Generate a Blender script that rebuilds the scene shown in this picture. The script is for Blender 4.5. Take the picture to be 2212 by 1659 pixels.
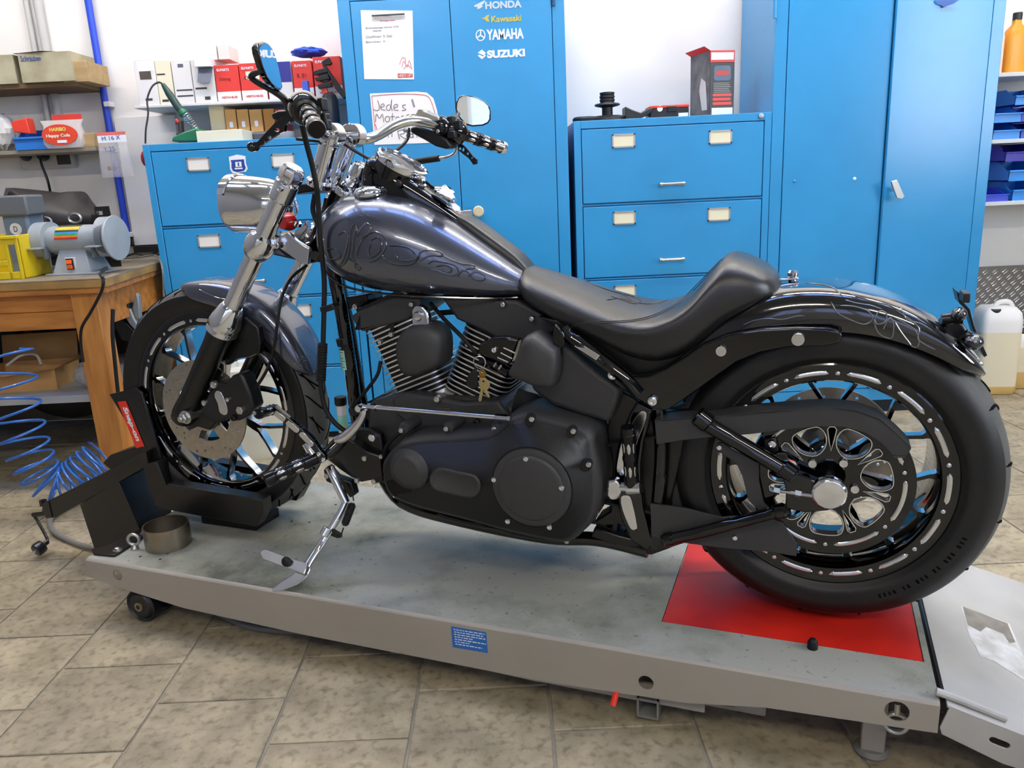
# Workshop with a black custom motorcycle on a lift table.
import bpy, bmesh, math, random
from math import sin, cos, pi, radians as R, sqrt, atan2
from mathutils import Vector, Matrix
from mathutils.bvhtree import BVHTree

scene = bpy.context.scene
COL = scene.collection
for o in list(bpy.data.objects):
    bpy.data.objects.remove(o)

# ------------------------------------------------------------------ camera
PW, PH, FPX = 2212, 1659, 1690.9
CAM = Vector((0.0, 0.0, 1.15))
_pit, _rol, _yaw = 0.2548, -0.0476, -0.0029
_F = Vector((sin(_yaw)*cos(_pit), cos(_yaw)*cos(_pit), -sin(_pit)))
_R0 = Vector((cos(_yaw), -sin(_yaw), 0)); _U0 = _R0.cross(_F)
_R = cos(_rol)*_R0 + sin(_rol)*_U0
_U = -sin(_rol)*_R0 + cos(_rol)*_U0
cam_d = bpy.data.cameras.new('camera')
cam_d.sensor_width = 36.0; cam_d.sensor_fit = 'HORIZONTAL'
cam_d.lens = 36.0*FPX/PW; cam_d.clip_start = 0.05
cam = bpy.data.objects.new('camera', cam_d); COL.objects.link(cam)
cam.matrix_world = Matrix(((_R.x, _U.x, -_F.x, CAM.x), (_R.y, _U.y, -_F.y, CAM.y), (_R.z, _U.z, -_F.z, CAM.z), (0, 0, 0, 1)))
scene.camera = cam

# ------------------------------------------------------------------ world, exposure
w = bpy.data.worlds.new('world'); scene.world = w; w.use_nodes = True
w.node_tree.nodes['Background'].inputs[0].default_value = (0.62, 0.72, 0.95, 1)
w.node_tree.nodes['Background'].inputs[1].default_value = 0.5
vs = scene.view_settings
vs.view_transform = 'Standard'; vs.look = 'None'; vs.exposure = 1.0; vs.gamma = 1.0; vs.use_curve_mapping = False
scene.cycles.use_denoising = True
scene.cycles.max_bounces = 8; scene.cycles.glossy_bounces = 5; scene.cycles.diffuse_bounces = 4
scene.cycles.transmission_bounces = 6; scene.cycles.transparent_max_bounces = 10
scene.cycles.sample_clamp_indirect = 6.0
LAMP_POWER = 60.0     # emission of the fluorescent tubes
SKYLIGHT_POWER = 5.5   # daylight in the high windows

# ------------------------------------------------------------------ pixel -> place
BANG = 0.3701                      # the lift stands at this angle to the back wall
BO = Vector((0.6839, 1.622, 0.185))  # on the lift deck below the rear axle
FW = Vector((-cos(BANG), sin(BANG), 0)); LF = Vector((-sin(BANG), -cos(BANG), 0))
def ray(x, y):
    return _F + (x-PW/2)/FPX*_R - (y-PH/2)/FPX*_U
def W(x, y, D):                    # point on the plane y = D (parallel to the wall)
    d = ray(x, y); return CAM + d*(D/d.y)
def WX(x, y, X):
    d = ray(x, y); return CAM + d*(X/d.x)
def FZ(x, y, z=0.0):               # point at height z
    d = ray(x, y); return CAM + d*((z-CAM.z)/d.z)
def tob(P):
    P = P-BO; return Vector((P.dot(FW), P.dot(LF), P.z))
def B(x, y, Y):                    # lift/motorcycle frame, at lateral distance Y from its centre plane
    d = ray(x, y); t = (Y + (BO-CAM).dot(LF))/d.dot(LF); return tob(CAM + d*t)
def BZ(x, y, Z):                   # lift frame, at height Z over the deck
    return tob(FZ(x, y, BO.z+Z))
def BX(x, y, X):
    d = ray(x, y); t = (X + (BO-CAM).dot(FW))/d.dot(FW); return tob(CAM + d*t)
def pxm(P, frame='b'):             # pixels per metre at a place
    if frame == 'b': P = BO + FW*P[0] + LF*P[1] + Vector((0, 0, P[2]))
    return FPX/((Vector(P)-CAM).dot(_F))

# ------------------------------------------------------------------ materials
def lin(h):
    if isinstance(h, str):
        h = h.lstrip('#'); c = [int(h[i:i+2], 16)/255 for i in (0, 2, 4)]
        return tuple((x/12.92 if x <= .04045 else ((x+.055)/1.055)**2.4) for x in c)
    return tuple(h[:3])
MATS = {}
def mat(name, col='#808080', rough=.5, metal=0.0, spec=.5, coat=0.0, emit=0.0, noise=0.0, scale=8.0, col2=None, bump=0.0, bscale=200.0, trans=0.0, alpha=1.0, ior=1.5, rnoise=0.0, detail=3.0, aniso=None):
    if name in MATS: return MATS[name]
    m = bpy.data.materials.new(name); m.use_nodes = True
    nt = m.node_tree; b = nt.nodes['Principled BSDF']
    c = lin(col)
    b.inputs['Base Color'].default_value = (*c, 1)
    b.inputs['Roughness'].default_value = rough; b.inputs['Metallic'].default_value = metal
    b.inputs['Specular IOR Level'].default_value = spec; b.inputs['Coat Weight'].default_value = coat
    b.inputs['Coat Roughness'].default_value = .03; b.inputs['IOR'].default_value = ior
    if trans: b.inputs['Transmission Weight'].default_value = trans
    if alpha < 1: b.inputs['Alpha'].default_value = alpha
    if emit:
        b.inputs['Emission Color'].default_value = (*c, 1); b.inputs['Emission Strength'].default_value = emit
    if noise or bump or rnoise or col2:
        tc = nt.nodes.new('ShaderNodeTexCoord')
    if noise or col2 or rnoise:
        mp = nt.nodes.new('ShaderNodeMapping'); nt.links.new(tc.outputs['Object'], mp.inputs['Vector'])
        if aniso: mp.inputs['Scale'].default_value = aniso
        n = nt.nodes.new('ShaderNodeTexNoise'); n.inputs['Scale'].default_value = scale; n.inputs['Detail'].default_value = detail
        nt.links.new(mp.outputs[0], n.inputs['Vector'])
        rp = nt.nodes.new('ShaderNodeValToRGB')
        c2 = lin(col2) if col2 else tuple(x*(1-noise) for x in c)
        rp.color_ramp.elements[0].position = .34; rp.color_ramp.elements[1].position = .66
        rp.color_ramp.elements[0].color = (*c2, 1); rp.color_ramp.elements[1].color = (*c, 1)
        nt.links.new(n.outputs['Fac'], rp.inputs['Fac'])
        if noise or col2: nt.links.new(rp.outputs[0], b.inputs['Base Color'])
        if rnoise:
            mr = nt.nodes.new('ShaderNodeMapRange'); mr.inputs[3].default_value = max(0, rough-rnoise); mr.inputs[4].default_value = min(1, rough+rnoise)
            nt.links.new(n.outputs['Fac'], mr.inputs[0]); nt.links.new(mr.outputs[0], b.inputs['Roughness'])
    if bump:
        n2 = nt.nodes.new('ShaderNodeTexNoise'); n2.inputs['Scale'].default_value = bscale; n2.inputs['Detail'].default_value = 2
        nt.links.new(tc.outputs['Object'], n2.inputs['Vector'])
        bp = nt.nodes.new('ShaderNodeBump'); bp.inputs['Strength'].default_value = bump; bp.inputs['Distance'].default_value = .002
        nt.links.new(n2.outputs['Fac'], bp.inputs['Height']); nt.links.new(bp.outputs[0], b.inputs['Normal'])
    MATS[name] = m; return m
def emat(name, col, strength):
    if name in MATS: return MATS[name]
    m = bpy.data.materials.new(name); m.use_nodes = True; nt = m.node_tree
    nt.nodes.remove(nt.nodes['Principled BSDF'])
    e = nt.nodes.new('ShaderNodeEmission'); e.inputs[0].default_value = (*lin(col), 1); e.inputs[1].default_value = strength
    nt.links.new(e.outputs[0], nt.nodes['Material Output'].inputs[0]); MATS[name] = m; return m

chrome = mat('chrome', '#e6e7ea', .05, 1.0)
polished = mat('polished_aluminium', '#dcdcdc', .16, 1.0)
brushed = mat('satin_steel', '#b9b6b0', .32, 1.0, noise=.15, scale=40)
zinc = mat('zinc_plated', '#c9c9c6', .28, 1.0)
gloss = mat('gloss_black', '#030303', .06, 0, .5, coat=.3)
satin = mat('satin_black', '#070707', .32, 0, .5)
wrinkle = mat('wrinkle_black_powder_coat', '#303030', .46, 0, .5, bump=.35, bscale=900)
plast = mat('black_plastic', '#0b0b0b', .42)
rubber = mat('black_rubber', '#131313', .62, 0, .35, noise=.25, scale=30)
tyre_m = mat('tyre_rubber', '#0d0d0d', .5, 0, .45, noise=.2, scale=25, bump=.1, bscale=500)
tread_m = mat('tyre_tread_rubber_lit', '#555553', .7, 0, .4, noise=.25, scale=18, bump=.15, bscale=300)  # paler than the sidewall: light from above is put into the tread colour
groove_m = mat('tyre_groove', '#060606', .9, 0, .1)
leather = mat('black_leather', '#1f1f1f', .3, 0, .5, bump=.22, bscale=650)

# ------------------------------------------------------------------ mesh builder
def V(*a): return Vector(a)
class MB:
    def __init__(s): s.v = []; s.f = []; s.m = []; s.x = None
    def add(s, vs, fs, m=0):
        o = len(s.v); s.v += [tuple(p) for p in vs]
        s.f += [tuple(i+o for i in f) for f in fs]; s.m += [m]*len(fs)
        return s
    def box(s, c, d, m=0, rot=None):
        hx, hy, hz = d[0]/2, d[1]/2, d[2]/2
        p = [Vector((x, y, z)) for x in (-hx, hx) for y in (-hy, hy) for z in (-hz, hz)]
        if rot is not None: p = [rot @ q for q in p]
        c = Vector(c)
        return s.add([q+c for q in p], [(0, 1, 3, 2), (4, 6, 7, 5), (0, 4, 5, 1), (2, 3, 7, 6), (0, 2, 6, 4), (1, 5, 7, 3)], m)
    def box2(s, a, b, m=0):
        return s.box([(a[i]+b[i])/2 for i in range(3)], [abs(a[i]-b[i]) for i in range(3)], m)
    def hexa(s, p, m=0):           # 8 corners: bottom ring 4, top ring 4
        return s.add(p, [(0, 3, 2, 1), (4, 5, 6, 7), (0, 1, 5, 4), (1, 2, 6, 5), (2, 3, 7, 6), (3, 0, 4, 7)], m)
    def loft(s, secs, m=0, closed=True, cap=True, ring=False, mcap=None):
        n = len(secs[0]); vs = [p for q in secs for p in q]; fs = []
        k = len(secs)
        for i in range(k if ring else k-1):
            j = (i+1) % k
            for t in range(n if closed else n-1):
                u = (t+1) % n
                fs.append((i*n+t, i*n+u, j*n+u, j*n+t))
        s.add(vs, fs, m)
        if cap and not ring and closed:
            o = len(s.v)-len(vs)
            s.f += [tuple(o+t for t in range(n-1, -1, -1)), tuple(o+(k-1)*n+t for t in range(n))]
            s.m += [m if mcap is None else mcap]*2
        return s
    def tube(s, pts, r, seg=10, m=0, cap=True, ring=False, flat=None, mcap=None):
        pts = [Vector(p) for p in pts]; n = len(pts)
        rs = r if isinstance(r, (list, tuple)) else [r]*n
        T = []
        for i in range(n):
            a = pts[i-1] if (i > 0 or ring) else pts[i]; b = pts[(i+1) % n] if (i < n-1 or ring) else pts[i]
            t = (b-a); T.append(t.normalized() if t.length > 1e-9 else Vector((0, 0, 1)))
        ref = Vector((0, 0, 1)) if abs(T[0].z) < .9 else Vector((1, 0, 0))
        nrm = (ref-T[0]*ref.dot(T[0])).normalized(); secs = []
        for i in range(n):
            nrm = nrm-T[i]*nrm.dot(T[i])
            if nrm.length < 1e-6: nrm = T[i].orthogonal()
            nrm.normalize(); bi = T[i].cross(nrm)
            fx, fy = flat or (1, 1)
            secs.append([pts[i]+(nrm*cos(2*pi*k/seg)*fx+bi*sin(2*pi*k/seg)*fy)*rs[i] for k in range(seg)])
        return s.loft(secs, m, True, cap, ring, mcap)
    def rod(s, a, b, r, seg=16, m=0, mcap=None):
        a = Vector(a); b = Vector(b); return s.lathe([(r, 0), (r, (b-a).length)], a, b-a, seg, m, mcap=mcap)
    def lathe(s, prof, o=(0, 0, 0), ax=(0, 0, 1), seg=24, m=0, cap=True, a0=0., a1=2*pi, ms=None, mcap=None, close=False):
        o = Vector(o); ax = Vector(ax).normalized(); u = ax.orthogonal().normalized()
        if abs(ax.y) > .99: u = Vector((1, 0, 0))
        if abs(ax.z) > .99: u = Vector((1, 0, 0))
        w_ = ax.cross(u); full = abs(a1-a0-2*pi) < 1e-6; ns = seg if full else seg+1
        pr = list(prof); n = len(pr); vs = []
        for i in range(ns):
            a = a0+(a1-a0)*i/seg; d = u*cos(a)+w_*sin(a)
            vs += [o+d*max(q[0], 0)+ax*q[1] for q in pr]
        base = len(s.v); s.v += [tuple(p) for p in vs]
        for i in range(seg):
            j = (i+1) % ns
            for k in range(n if close else n-1):
                l = (k+1) % n
                s.f.append((base+i*n+k, base+j*n+k, base+j*n+l, base+i*n+l)); s.m.append(ms[k] if ms else m)
        if cap and full and not close:
            for k, rev in ((0, True), (n-1, False)):
                if pr[k][0] > 1e-6:
                    idx = [base+i*n+k for i in range(ns)]
                    s.f.append(tuple(idx[::-1] if rev else idx)); s.m.append(m if mcap is None else mcap)
        return s
    def ball(s, c, r, m=0, seg=14, rot=None):
        r = Vector((r, r, r)) if not isinstance(r, (tuple, list, Vector)) else Vector(r); c = Vector(c)
        secs = []
        for i in range(1, seg//2+0):
            th = pi*i/(seg//2); ring = []
            for k in range(seg):
                q = Vector((r.x*sin(th)*cos(2*pi*k/seg), r.y*sin(th)*sin(2*pi*k/seg), r.z*cos(th)))
                ring.append((rot @ q if rot is not None else q)+c)
            secs.append(ring)
        s.loft(secs, m, True, False)
        o = len(s.v)-len(secs)*seg
        t = Vector((0, 0, r.z)); t = rot @ t if rot is not None else t
        s.v += [tuple(c+t), tuple(c-t)]; a = len(s.v)-2
        for k in range(seg):
            u = (k+1) % seg
            s.f.append((a, o+k, o+u)); s.m.append(m)
            e = o+(len(secs)-1)*seg; s.f.append((a+1, e+u, e+k)); s.m.append(m)
        return s
    def prism(s, poly, a, b, m=0, ms=None, holes=(), plane='xz', top=None):
        """polygon with holes in the plane (2-D points), between coordinates a and b of the third axis"""
        ms = m if ms is None else ms
        def P(q, h):
            return {'xz': (q[0], h, q[1]), 'xy': (q[0], q[1], h), 'yz': (h, q[0], q[1])}[plane]
        bm = bmesh.new(); loops = [list(poly)]+[list(h) for h in holes]; es = []; allv = []
        for L in loops:
            vv = [bm.verts.new((q[0], q[1], 0)) for q in L]; allv.append(vv)
            for i in range(len(vv)): es.append(bm.edges.new((vv[i], vv[(i+1) % len(vv)])))
        tris = []
        bm.verts.index_update()
        if not holes and len(poly) <= 4:
            tris = [tuple(range(len(poly)))]
        else:
            bmesh.ops.triangle_fill(bm, edges=es, use_beauty=True)
            bm.verts.index_update(); tris = [tuple(v.index for v in f.verts) for f in bm.faces]
        pts = [(v.co.x, v.co.y) for v in bm.verts]
        def area(t): return sum(pts[t[i]][0]*pts[t[(i+1) % len(t)]][1]-pts[t[(i+1) % len(t)]][0]*pts[t[i]][1] for i in range(len(t)))
        tris = [t if area(t) > 0 else t[::-1] for t in tris]
        n = len(pts); bm.free()
        flip = (plane == 'xz')
        lo, hi = [P(q, a) for q in pts], [P(q, b) for q in pts]
        up = (b > a) ^ flip
        s.add(lo+hi, [], 0); o = len(s.v)-2*n
        for t in tris:
            s.f.append(tuple(o+i for i in (t[::-1] if up else t))); s.m.append(m)
            s.f.append(tuple(o+n+i for i in (t if up else t[::-1]))); s.m.append(m if top is None else top)
        k0 = 0
        for li, L in enumerate(loops):
            k = len(L)
            ccw = sum(L[i][0]*L[(i+1) % k][1]-L[(i+1) % k][0]*L[i][1] for i in range(k)) > 0
            good = (ccw == (li == 0)) == up
            for i in range(k):
                j = (i+1) % k; q = (o+k0+i, o+k0+j, o+n+k0+j, o+n+k0+i)
                s.f.append(q if good else q[::-1]); s.m.append(ms)
            k0 += k
        return s
    def xf(s, mtx, start=0):
        for i in range(start, len(s.v)): s.v[i] = tuple(mtx @ Vector(s.v[i]))
        return s
    def mesh(s, name, mats, smooth=30.):
        me = bpy.data.meshes.new(name); me.from_pydata(s.v, [], s.f)
        for mm in (mats if isinstance(mats, (list, tuple)) else [mats]): me.materials.append(mm)
        me.polygons.foreach_set('material_index', s.m)
        if smooth:
            me.polygons.foreach_set('use_smooth', [True]*len(me.polygons)); me.update()
            me.set_sharp_from_angle(angle=R(smooth))
        me.update(); return me
    def obj(s, name, mats, parent=None, bevel=0.0, smooth=30., label=None, cat=None, group=None, kind=None, sub=0, bseg=2, loc=None, fixn=False):
        me = s.mesh(name, mats, smooth)
        if fixn:
            bm = bmesh.new(); bm.from_mesh(me); bmesh.ops.remove_doubles(bm, verts=bm.verts, dist=1e-6); bmesh.ops.recalc_face_normals(bm, faces=bm.faces); bm.to_mesh(me); bm.free()
            if smooth: me.set_sharp_from_angle(angle=R(smooth))
        o = bpy.data.objects.new(name, me); COL.objects.link(o)
        if loc is not None: o.location = loc
        if parent is not None: o.parent = parent
        if bevel:
            bv = o.modifiers.new('bevel', 'BEVEL'); bv.width = bevel; bv.segments = bseg; bv.limit_method = 'ANGLE'; bv.angle_limit = R(40)
        if sub:
            sb = o.modifiers.new('subdivision', 'SUBSURF'); sb.levels = sub; sb.render_levels = sub
        return tag(o, label, cat, group, kind)
def tag(o, label=None, cat=None, group=None, kind=None):
    if label: o['label'] = label
    if cat: o['category'] = cat
    if group: o['group'] = group
    if kind: o['kind'] = kind
    return o
def empty(name, loc=(0, 0, 0), rz=0.0, label=None, cat=None, group=None, parent=None, kind=None):
    o = bpy.data.objects.new(name, None); COL.objects.link(o); o.location = loc; o.rotation_euler = (0, 0, rz)
    o.empty_display_size = .05
    if parent: o.parent = parent
    return tag(o, label, cat, group, kind)
def link_copy(me_obj, name, parent, loc=None, rot=None):
    o = bpy.data.objects.new(name, me_obj.data); COL.objects.link(o); o.parent = parent
    for md in me_obj.modifiers:
        if md.type == 'BEVEL':
            b = o.modifiers.new('bevel', 'BEVEL'); b.width = md.width; b.segments = md.segments; b.limit_method = 'ANGLE'; b.angle_limit = md.angle_limit
    if loc is not None: o.location = loc
    if rot is not None: o.rotation_euler = rot
    return o
def cr(pts, n=8, closed=False):
    """Catmull-Rom through points"""
    pts = [Vector(p) for p in pts]; k = len(pts); out = []
    for i in range(k if closed else k-1):
        if closed: a, b, c, d = pts[i-1], pts[i], pts[(i+1) % k], pts[(i+2) % k]
        else:
            b, c = pts[i], pts[i+1]; a = pts[i-1] if i else b*2-c; d = pts[i+2] if i+2 < k else c*2-b
        for j in range(n):
            t = j/n
            out.append(.5*((2*b)+(c-a)*t+(2*a-5*b+4*c-d)*t*t+(3*b-a-3*c+d)*t**3))
    if not closed: out.append(pts[-1])
    return out
def ci(tab, x):
    """smooth interpolation of a table [(x, v0, v1..)] at x"""
    n = len(tab)
    if x <= tab[0][0]: return Vector(tab[0][1:]) if len(tab[0]) > 2 else tab[0][1]
    if x >= tab[-1][0]: return tab[-1][1] if len(tab[0]) == 2 else list(tab[-1][1:])
    for i in range(n-1):
        if tab[i][0] <= x <= tab[i+1][0]: break
    res = []
    for c in range(1, len(tab[0])):
        x0, x1 = tab[i][0], tab[i+1][0]; y0, y1 = tab[i][c], tab[i+1][c]
        def sl(j):
            if j == 0: return (tab[1][c]-tab[0][c])/(tab[1][0]-tab[0][0])
            if j == n-1: return (tab[-1][c]-tab[-2][c])/(tab[-1][0]-tab[-2][0])
            return (tab[j+1][c]-tab[j-1][c])/(tab[j+1][0]-tab[j-1][0])
        h = x1-x0; t = (x-x0)/h; m0, m1 = sl(i)*h, sl(i+1)*h
        res.append((2*t**3-3*t*t+1)*y0+(t**3-2*t*t+t)*m0+(-2*t**3+3*t*t)*y1+(t**3-t*t)*m1)
    return res[0] if len(res) == 1 else res
def pill(cx, cy, L, wd, ang=0, n=7):
    """stadium outline"""
    out = []; r = wd/2; h = L/2-r
    for k in range(n): a = -pi/2+pi*k/(n-1); out.append((h+r*cos(a), r*sin(a)))
    for k in range(n): a = pi/2+pi*k/(n-1); out.append((-h+r*cos(a), r*sin(a)))
    c, s_ = cos(ang), sin(ang)
    return [(cx+x*c-y*s_, cy+x*s_+y*c) for x, y in out]
def circ(cx, cy, r, n=16, ry=None): return [(cx+r*cos(2*pi*k/n), cy+(ry or r)*sin(2*pi*k/n)) for k in range(n)]
def rrect(x0, y0, x1, y1, r, n=4):
    out = []
    for cx, cy, a in ((x1-r, y0+r, -pi/2), (x1-r, y1-r, 0), (x0+r, y1-r, pi/2), (x0+r, y0+r, pi)):
        out += [(cx+r*cos(a+pi/2*k/n), cy+r*sin(a+pi/2*k/n)) for k in range(n+1)]
    return out
def poly_round(pts, n=4):
    """2-D closed smooth curve through the points"""
    return [(p.x, p.y) for p in cr([(x, y, 0) for x, y in pts], n, True)]
def text(name, s, size, mtx, m, parent=None, bold=0.0, ext=.0004, align='LEFT', width=None, height=None, shear=0.0, spacing=1.0):
    """flat lettering as a mesh of its own"""
    cu = bpy.data.curves.new(name, 'FONT'); cu.body = s; cu.size = size; cu.extrude = ext; cu.offset = bold; cu.align_x = align; cu.shear = shear; cu.space_character = spacing
    t = bpy.data.objects.new(name, cu); COL.objects.link(t)
    dg = bpy.context.evaluated_depsgraph_get(); me = bpy.data.meshes.new_from_object(t.evaluated_get(dg))
    bpy.data.objects.remove(t); bpy.data.curves.remove(cu)
    if me.vertices and (width or height):
        xs = [v.co.x for v in me.vertices]; ys = [v.co.y for v in me.vertices]
        fx = width/(max(xs)-min(xs)) if width else 1; fy = height/(max(ys)-min(ys)) if height else (fx if width else 1)
        if not width: fx = fy
        x0, y0 = min(xs), min(ys)
        for v in me.vertices: v.co.x = (v.co.x-x0)*fx; v.co.y = (v.co.y-y0)*fy
    me.transform(mtx); me.materials.clear(); me.materials.append(m); me.name = name
    o = bpy.data.objects.new(name, me); COL.objects.link(o)
    if parent: o.parent = parent
    return o
def frame_mtx(o, x, y):
    """matrix with given origin, x axis, y axis"""
    x = Vector(x).normalized(); y = Vector(y); y = (y-x*y.dot(x)).normalized(); z = x.cross(y)
    return Matrix(((x.x, y.x, z.x, o[0]), (x.y, y.y, z.y, o[1]), (x.z, y.z, z.z, o[2]), (0, 0, 0, 1)))

# ================================================================== THE SETTING
WALL_Y = 4.08; D = 3.56           # back wall; fronts of the cabinets
XL, XR, YF, ZC = -3.3, 4.3, -4.2, 3.7
wall_m = mat('white_wall_paint', '#e9e7e2', .75, noise=.05, scale=3, bump=.1, bscale=60)
ceil_m = mat('ceiling_boards', '#8f8f8c', .8); dark_wall = mat('pale_front_wall', '#c4c3bf', .7); grey_wall = mat('grey_side_wall', '#77777a', .75)
def wall(name, a, b, m=wall_m): return MB().box2(a, b).obj(name, m, kind='structure')
wall('wall_back', (XL-.1, WALL_Y, 0), (XR+.1, WALL_Y+.12, ZC))
wall('wall_left', (XL-.12, YF, 0), (XL, WALL_Y, ZC), grey_wall)
wall('wall_right', (XR, YF, 0), (XR+.12, WALL_Y, ZC), grey_wall)
SK0, SK1 = 1.95, 2.4                 # roof-light strip across the ceiling above the lift
cb_ = MB(); cb_.box2((XL-.1, YF-.1, ZC), (XR+.1, SK0, ZC+.1)); cb_.box2((XL-.1, SK1, ZC), (XR+.1, WALL_Y+.1, ZC+.1)); cb_.box2((XL-.1, SK0, ZC+.09), (XR+.1, SK1, ZC+.1))
ceiling = cb_.obj('ceiling', ceil_m, kind='structure')
# wall behind the camera with a row of high windows
wf = MB(); zs0, zs1 = 1.7, 3.3
wf.box2((XL-.1, YF-.12, 0), (XR+.1, YF, zs0)); wf.box2((XL-.1, YF-.12, zs1), (XR+.1, YF, ZC))
xw = [XL+.4+i*1.15 for i in range(7)]
edges = [XL-.1]+[e for x in xw for e in (x, x+.95)]+[XR+.1]
for i in range(0, len(edges), 2): wf.box2((edges[i], YF-.12, zs0), (edges[i+1], YF, zs1))
wf.obj('wall_front', dark_wall, kind='structure')
sky_m = emat('daylight_in_window', '#7fa6ff', SKYLIGHT_POWER)
sky_f = emat('pale_sky_in_window', '#b4c6ff', 1.3)
sky_w = emat('added_daylight', '#eef6ff', 9.0)
frm_m = mat('white_window_frame', '#dfe2e4', .4)
for i, x in enumerate(xw):
    f = MB()
    for a, b in (((x, zs0), (x+.05, zs1)), ((x+.9, zs0), (x+.95, zs1)), ((x, zs0), (x+.95, zs0+.05)), ((x, zs1-.05), (x+.95, zs1)), ((x+.455, zs0), (x+.495, zs1))):
        f.box2((a[0], YF-.09, a[1]), (b[0], YF-.04, b[1]))
    wo = f.obj('window_%d' % (i+1), frm_m, kind='structure')
    for q in (0, 1):
        MB().box2((x+.05+q*.445, YF-.075, zs0+.05), (x+.455+q*.445, YF-.065, zs1-.05)).obj('pane', sky_f, wo)
nw = len(xw)
for k in range(6):                   # roof lights
    x0, x1 = XL+.2+k*1.22, XL+.2+k*1.22+1.10
    f = MB()
    for a, b in (((x0, SK0), (x0+.05, SK1)), ((x1-.05, SK0), (x1, SK1)), ((x0, SK0), (x1, SK0+.05)), ((x0, SK1-.05), (x1, SK1)), (((x0+x1)/2-.02, SK0), ((x0+x1)/2+.02, SK1))):
        f.box2((a[0], a[1], ZC+.005), (b[0], b[1], ZC+.05))
    wo = f.obj('window_%d' % (nw+k+1), frm_m, kind='structure')
    for q in (0, 1): MB().box2((x0+.05+q*((x1-x0)/2-.03), SK0+.05, ZC+.03), ((x0+x1)/2-.02+q*((x1-x0)/2-.03), SK1-.05, ZC+.04)).obj('pane', sky_m, wo)
y0, y1, z0_, z1_ = -.95, .65, 1.15, 3.0  # unseen window added in the right wall to light the ajar cabinet door
f = MB()
for a, b in (((y0, z0_), (y0+.05, z1_)), ((y1-.05, z0_), (y1, z1_)), ((y0, z0_), (y1, z0_+.05)), ((y0, z1_-.05), (y1, z1_)), ((y0, 2.05), (y1, 2.09)), (((y0+y1)/2-.02, z0_), ((y0+y1)/2+.02, z1_))):
    f.box2((XR-.03, a[0], a[1]), (XR-.002, b[0], b[1]))
wo = f.obj('window_%d' % (nw+7), frm_m, kind='structure')
for ya, yb in ((y0+.05, (y0+y1)/2-.02), ((y0+y1)/2+.02, y1-.05)):
    for za_, zb_ in ((z0_+.05, 2.05), (2.09, z1_-.05)): MB().box2((XR-.02, ya, za_), (XR-.012, yb, zb_)).obj('pane', sky_w, wo)
# floor: base with separate square tiles laid in a running bond
grout_m = mat('floor_grout', '#a09a89', .85, noise=.3, scale=12)
MB().box2((XL-.1, YF-.1, -.12), (XR+.1, WALL_Y+.1, -.0045)).obj('floor', grout_m, kind='structure')
floor = bpy.data.objects['floor']
def tile_material():
    m = bpy.data.materials.new('floor_tile'); m.use_nodes = True; nt = m.node_tree; b = nt.nodes['Principled BSDF']
    N = nt.nodes.new; L = nt.links.new
    tc = N('ShaderNodeTexCoord'); oi = N('ShaderNodeObjectInfo')
    ad = N('ShaderNodeVectorMath'); ad.operation = 'ADD'
    ml = N('ShaderNodeVectorMath'); ml.operation = 'SCALE'; ml.inputs['Scale'].default_value = 7.0
    L(oi.outputs['Location'], ml.inputs[0]); L(tc.outputs['Object'], ad.inputs[0]); L(ml.outputs[0], ad.inputs[1])
    n1 = N('ShaderNodeTexNoise'); n1.inputs['Scale'].default_value = 9; n1.inputs['Detail'].default_value = 6; n1.inputs['Roughness'].default_value = .62
    n2 = N('ShaderNodeTexNoise'); n2.inputs['Scale'].default_value = 46; n2.inputs['Detail'].default_value = 4
    L(ad.outputs[0], n1.inputs['Vector']); L(ad.outputs[0], n2.inputs['Vector'])
    r1 = N('ShaderNodeValToRGB'); e = r1.color_ramp.elements
    e[0].position = .30; e[0].color = (*lin('#847a63'), 1); e[1].position = .72; e[1].color = (*lin('#b7aa8c'), 1)
    q = r1.color_ramp.elements.new(.52); q.color = (*lin('#a2967c'), 1)
    L(n1.outputs['Fac'], r1.inputs['Fac'])
    r2 = N('ShaderNodeValToRGB'); e = r2.color_ramp.elements
    e[0].position = .30; e[0].color = (*lin('#8b8372'), 1); e[1].position = .5; e[1].color = (1, 1, 1, 1)
    L(n2.outputs['Fac'], r2.inputs['Fac'])
    mx = N('ShaderNodeMix'); mx.data_type = 'RGBA'; mx.blend_type = 'MULTIPLY'; mx.inputs[0].default_value = .55
    L(r1.outputs[0], mx.inputs[6]); L(r2.outputs[0], mx.inputs[7])
    hs = N('ShaderNodeHueSaturation'); mr = N('ShaderNodeMapRange'); mr.inputs[3].default_value = .9; mr.inputs[4].default_value = 1.1
    L(oi.outputs['Random'], mr.inputs[0]); L(mr.outputs[0], hs.inputs['Value']); L(mx.outputs[2], hs.inputs['Color'])
    L(hs.outputs[0], b.inputs['Base Color'])
    rr = N('ShaderNodeMapRange'); rr.inputs[3].default_value = .33; rr.inputs[4].default_value = .62
    L(n1.outputs['Fac'], rr.inputs[0]); L(rr.outputs[0], b.inputs['Roughness'])
    bp = N('ShaderNodeBump'); bp.inputs['Strength'].default_value = .25; bp.inputs['Distance'].default_value = .003
    L(n2.outputs['Fac'], bp.inputs['Height']); L(bp.outputs[0], b.inputs['Normal'])
    return m
tile_m = tile_material()
TX, TY = .3075, .316
def tile_mesh():
    b = MB(); hx, hy = TX/2-.0035, TY/2-.0035
    secs = [[(-x, -y, z), (x, -y, z), (x, y, z), (-x, y, z)] for x, y, z in ((hx, hy, -.0045), (hx, hy, -.0015), (hx-.002, hy-.002, 0))]
    return b.loft(secs, 0, True, True).mesh('tile', tile_m, 20)
tm = tile_mesh()
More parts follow.
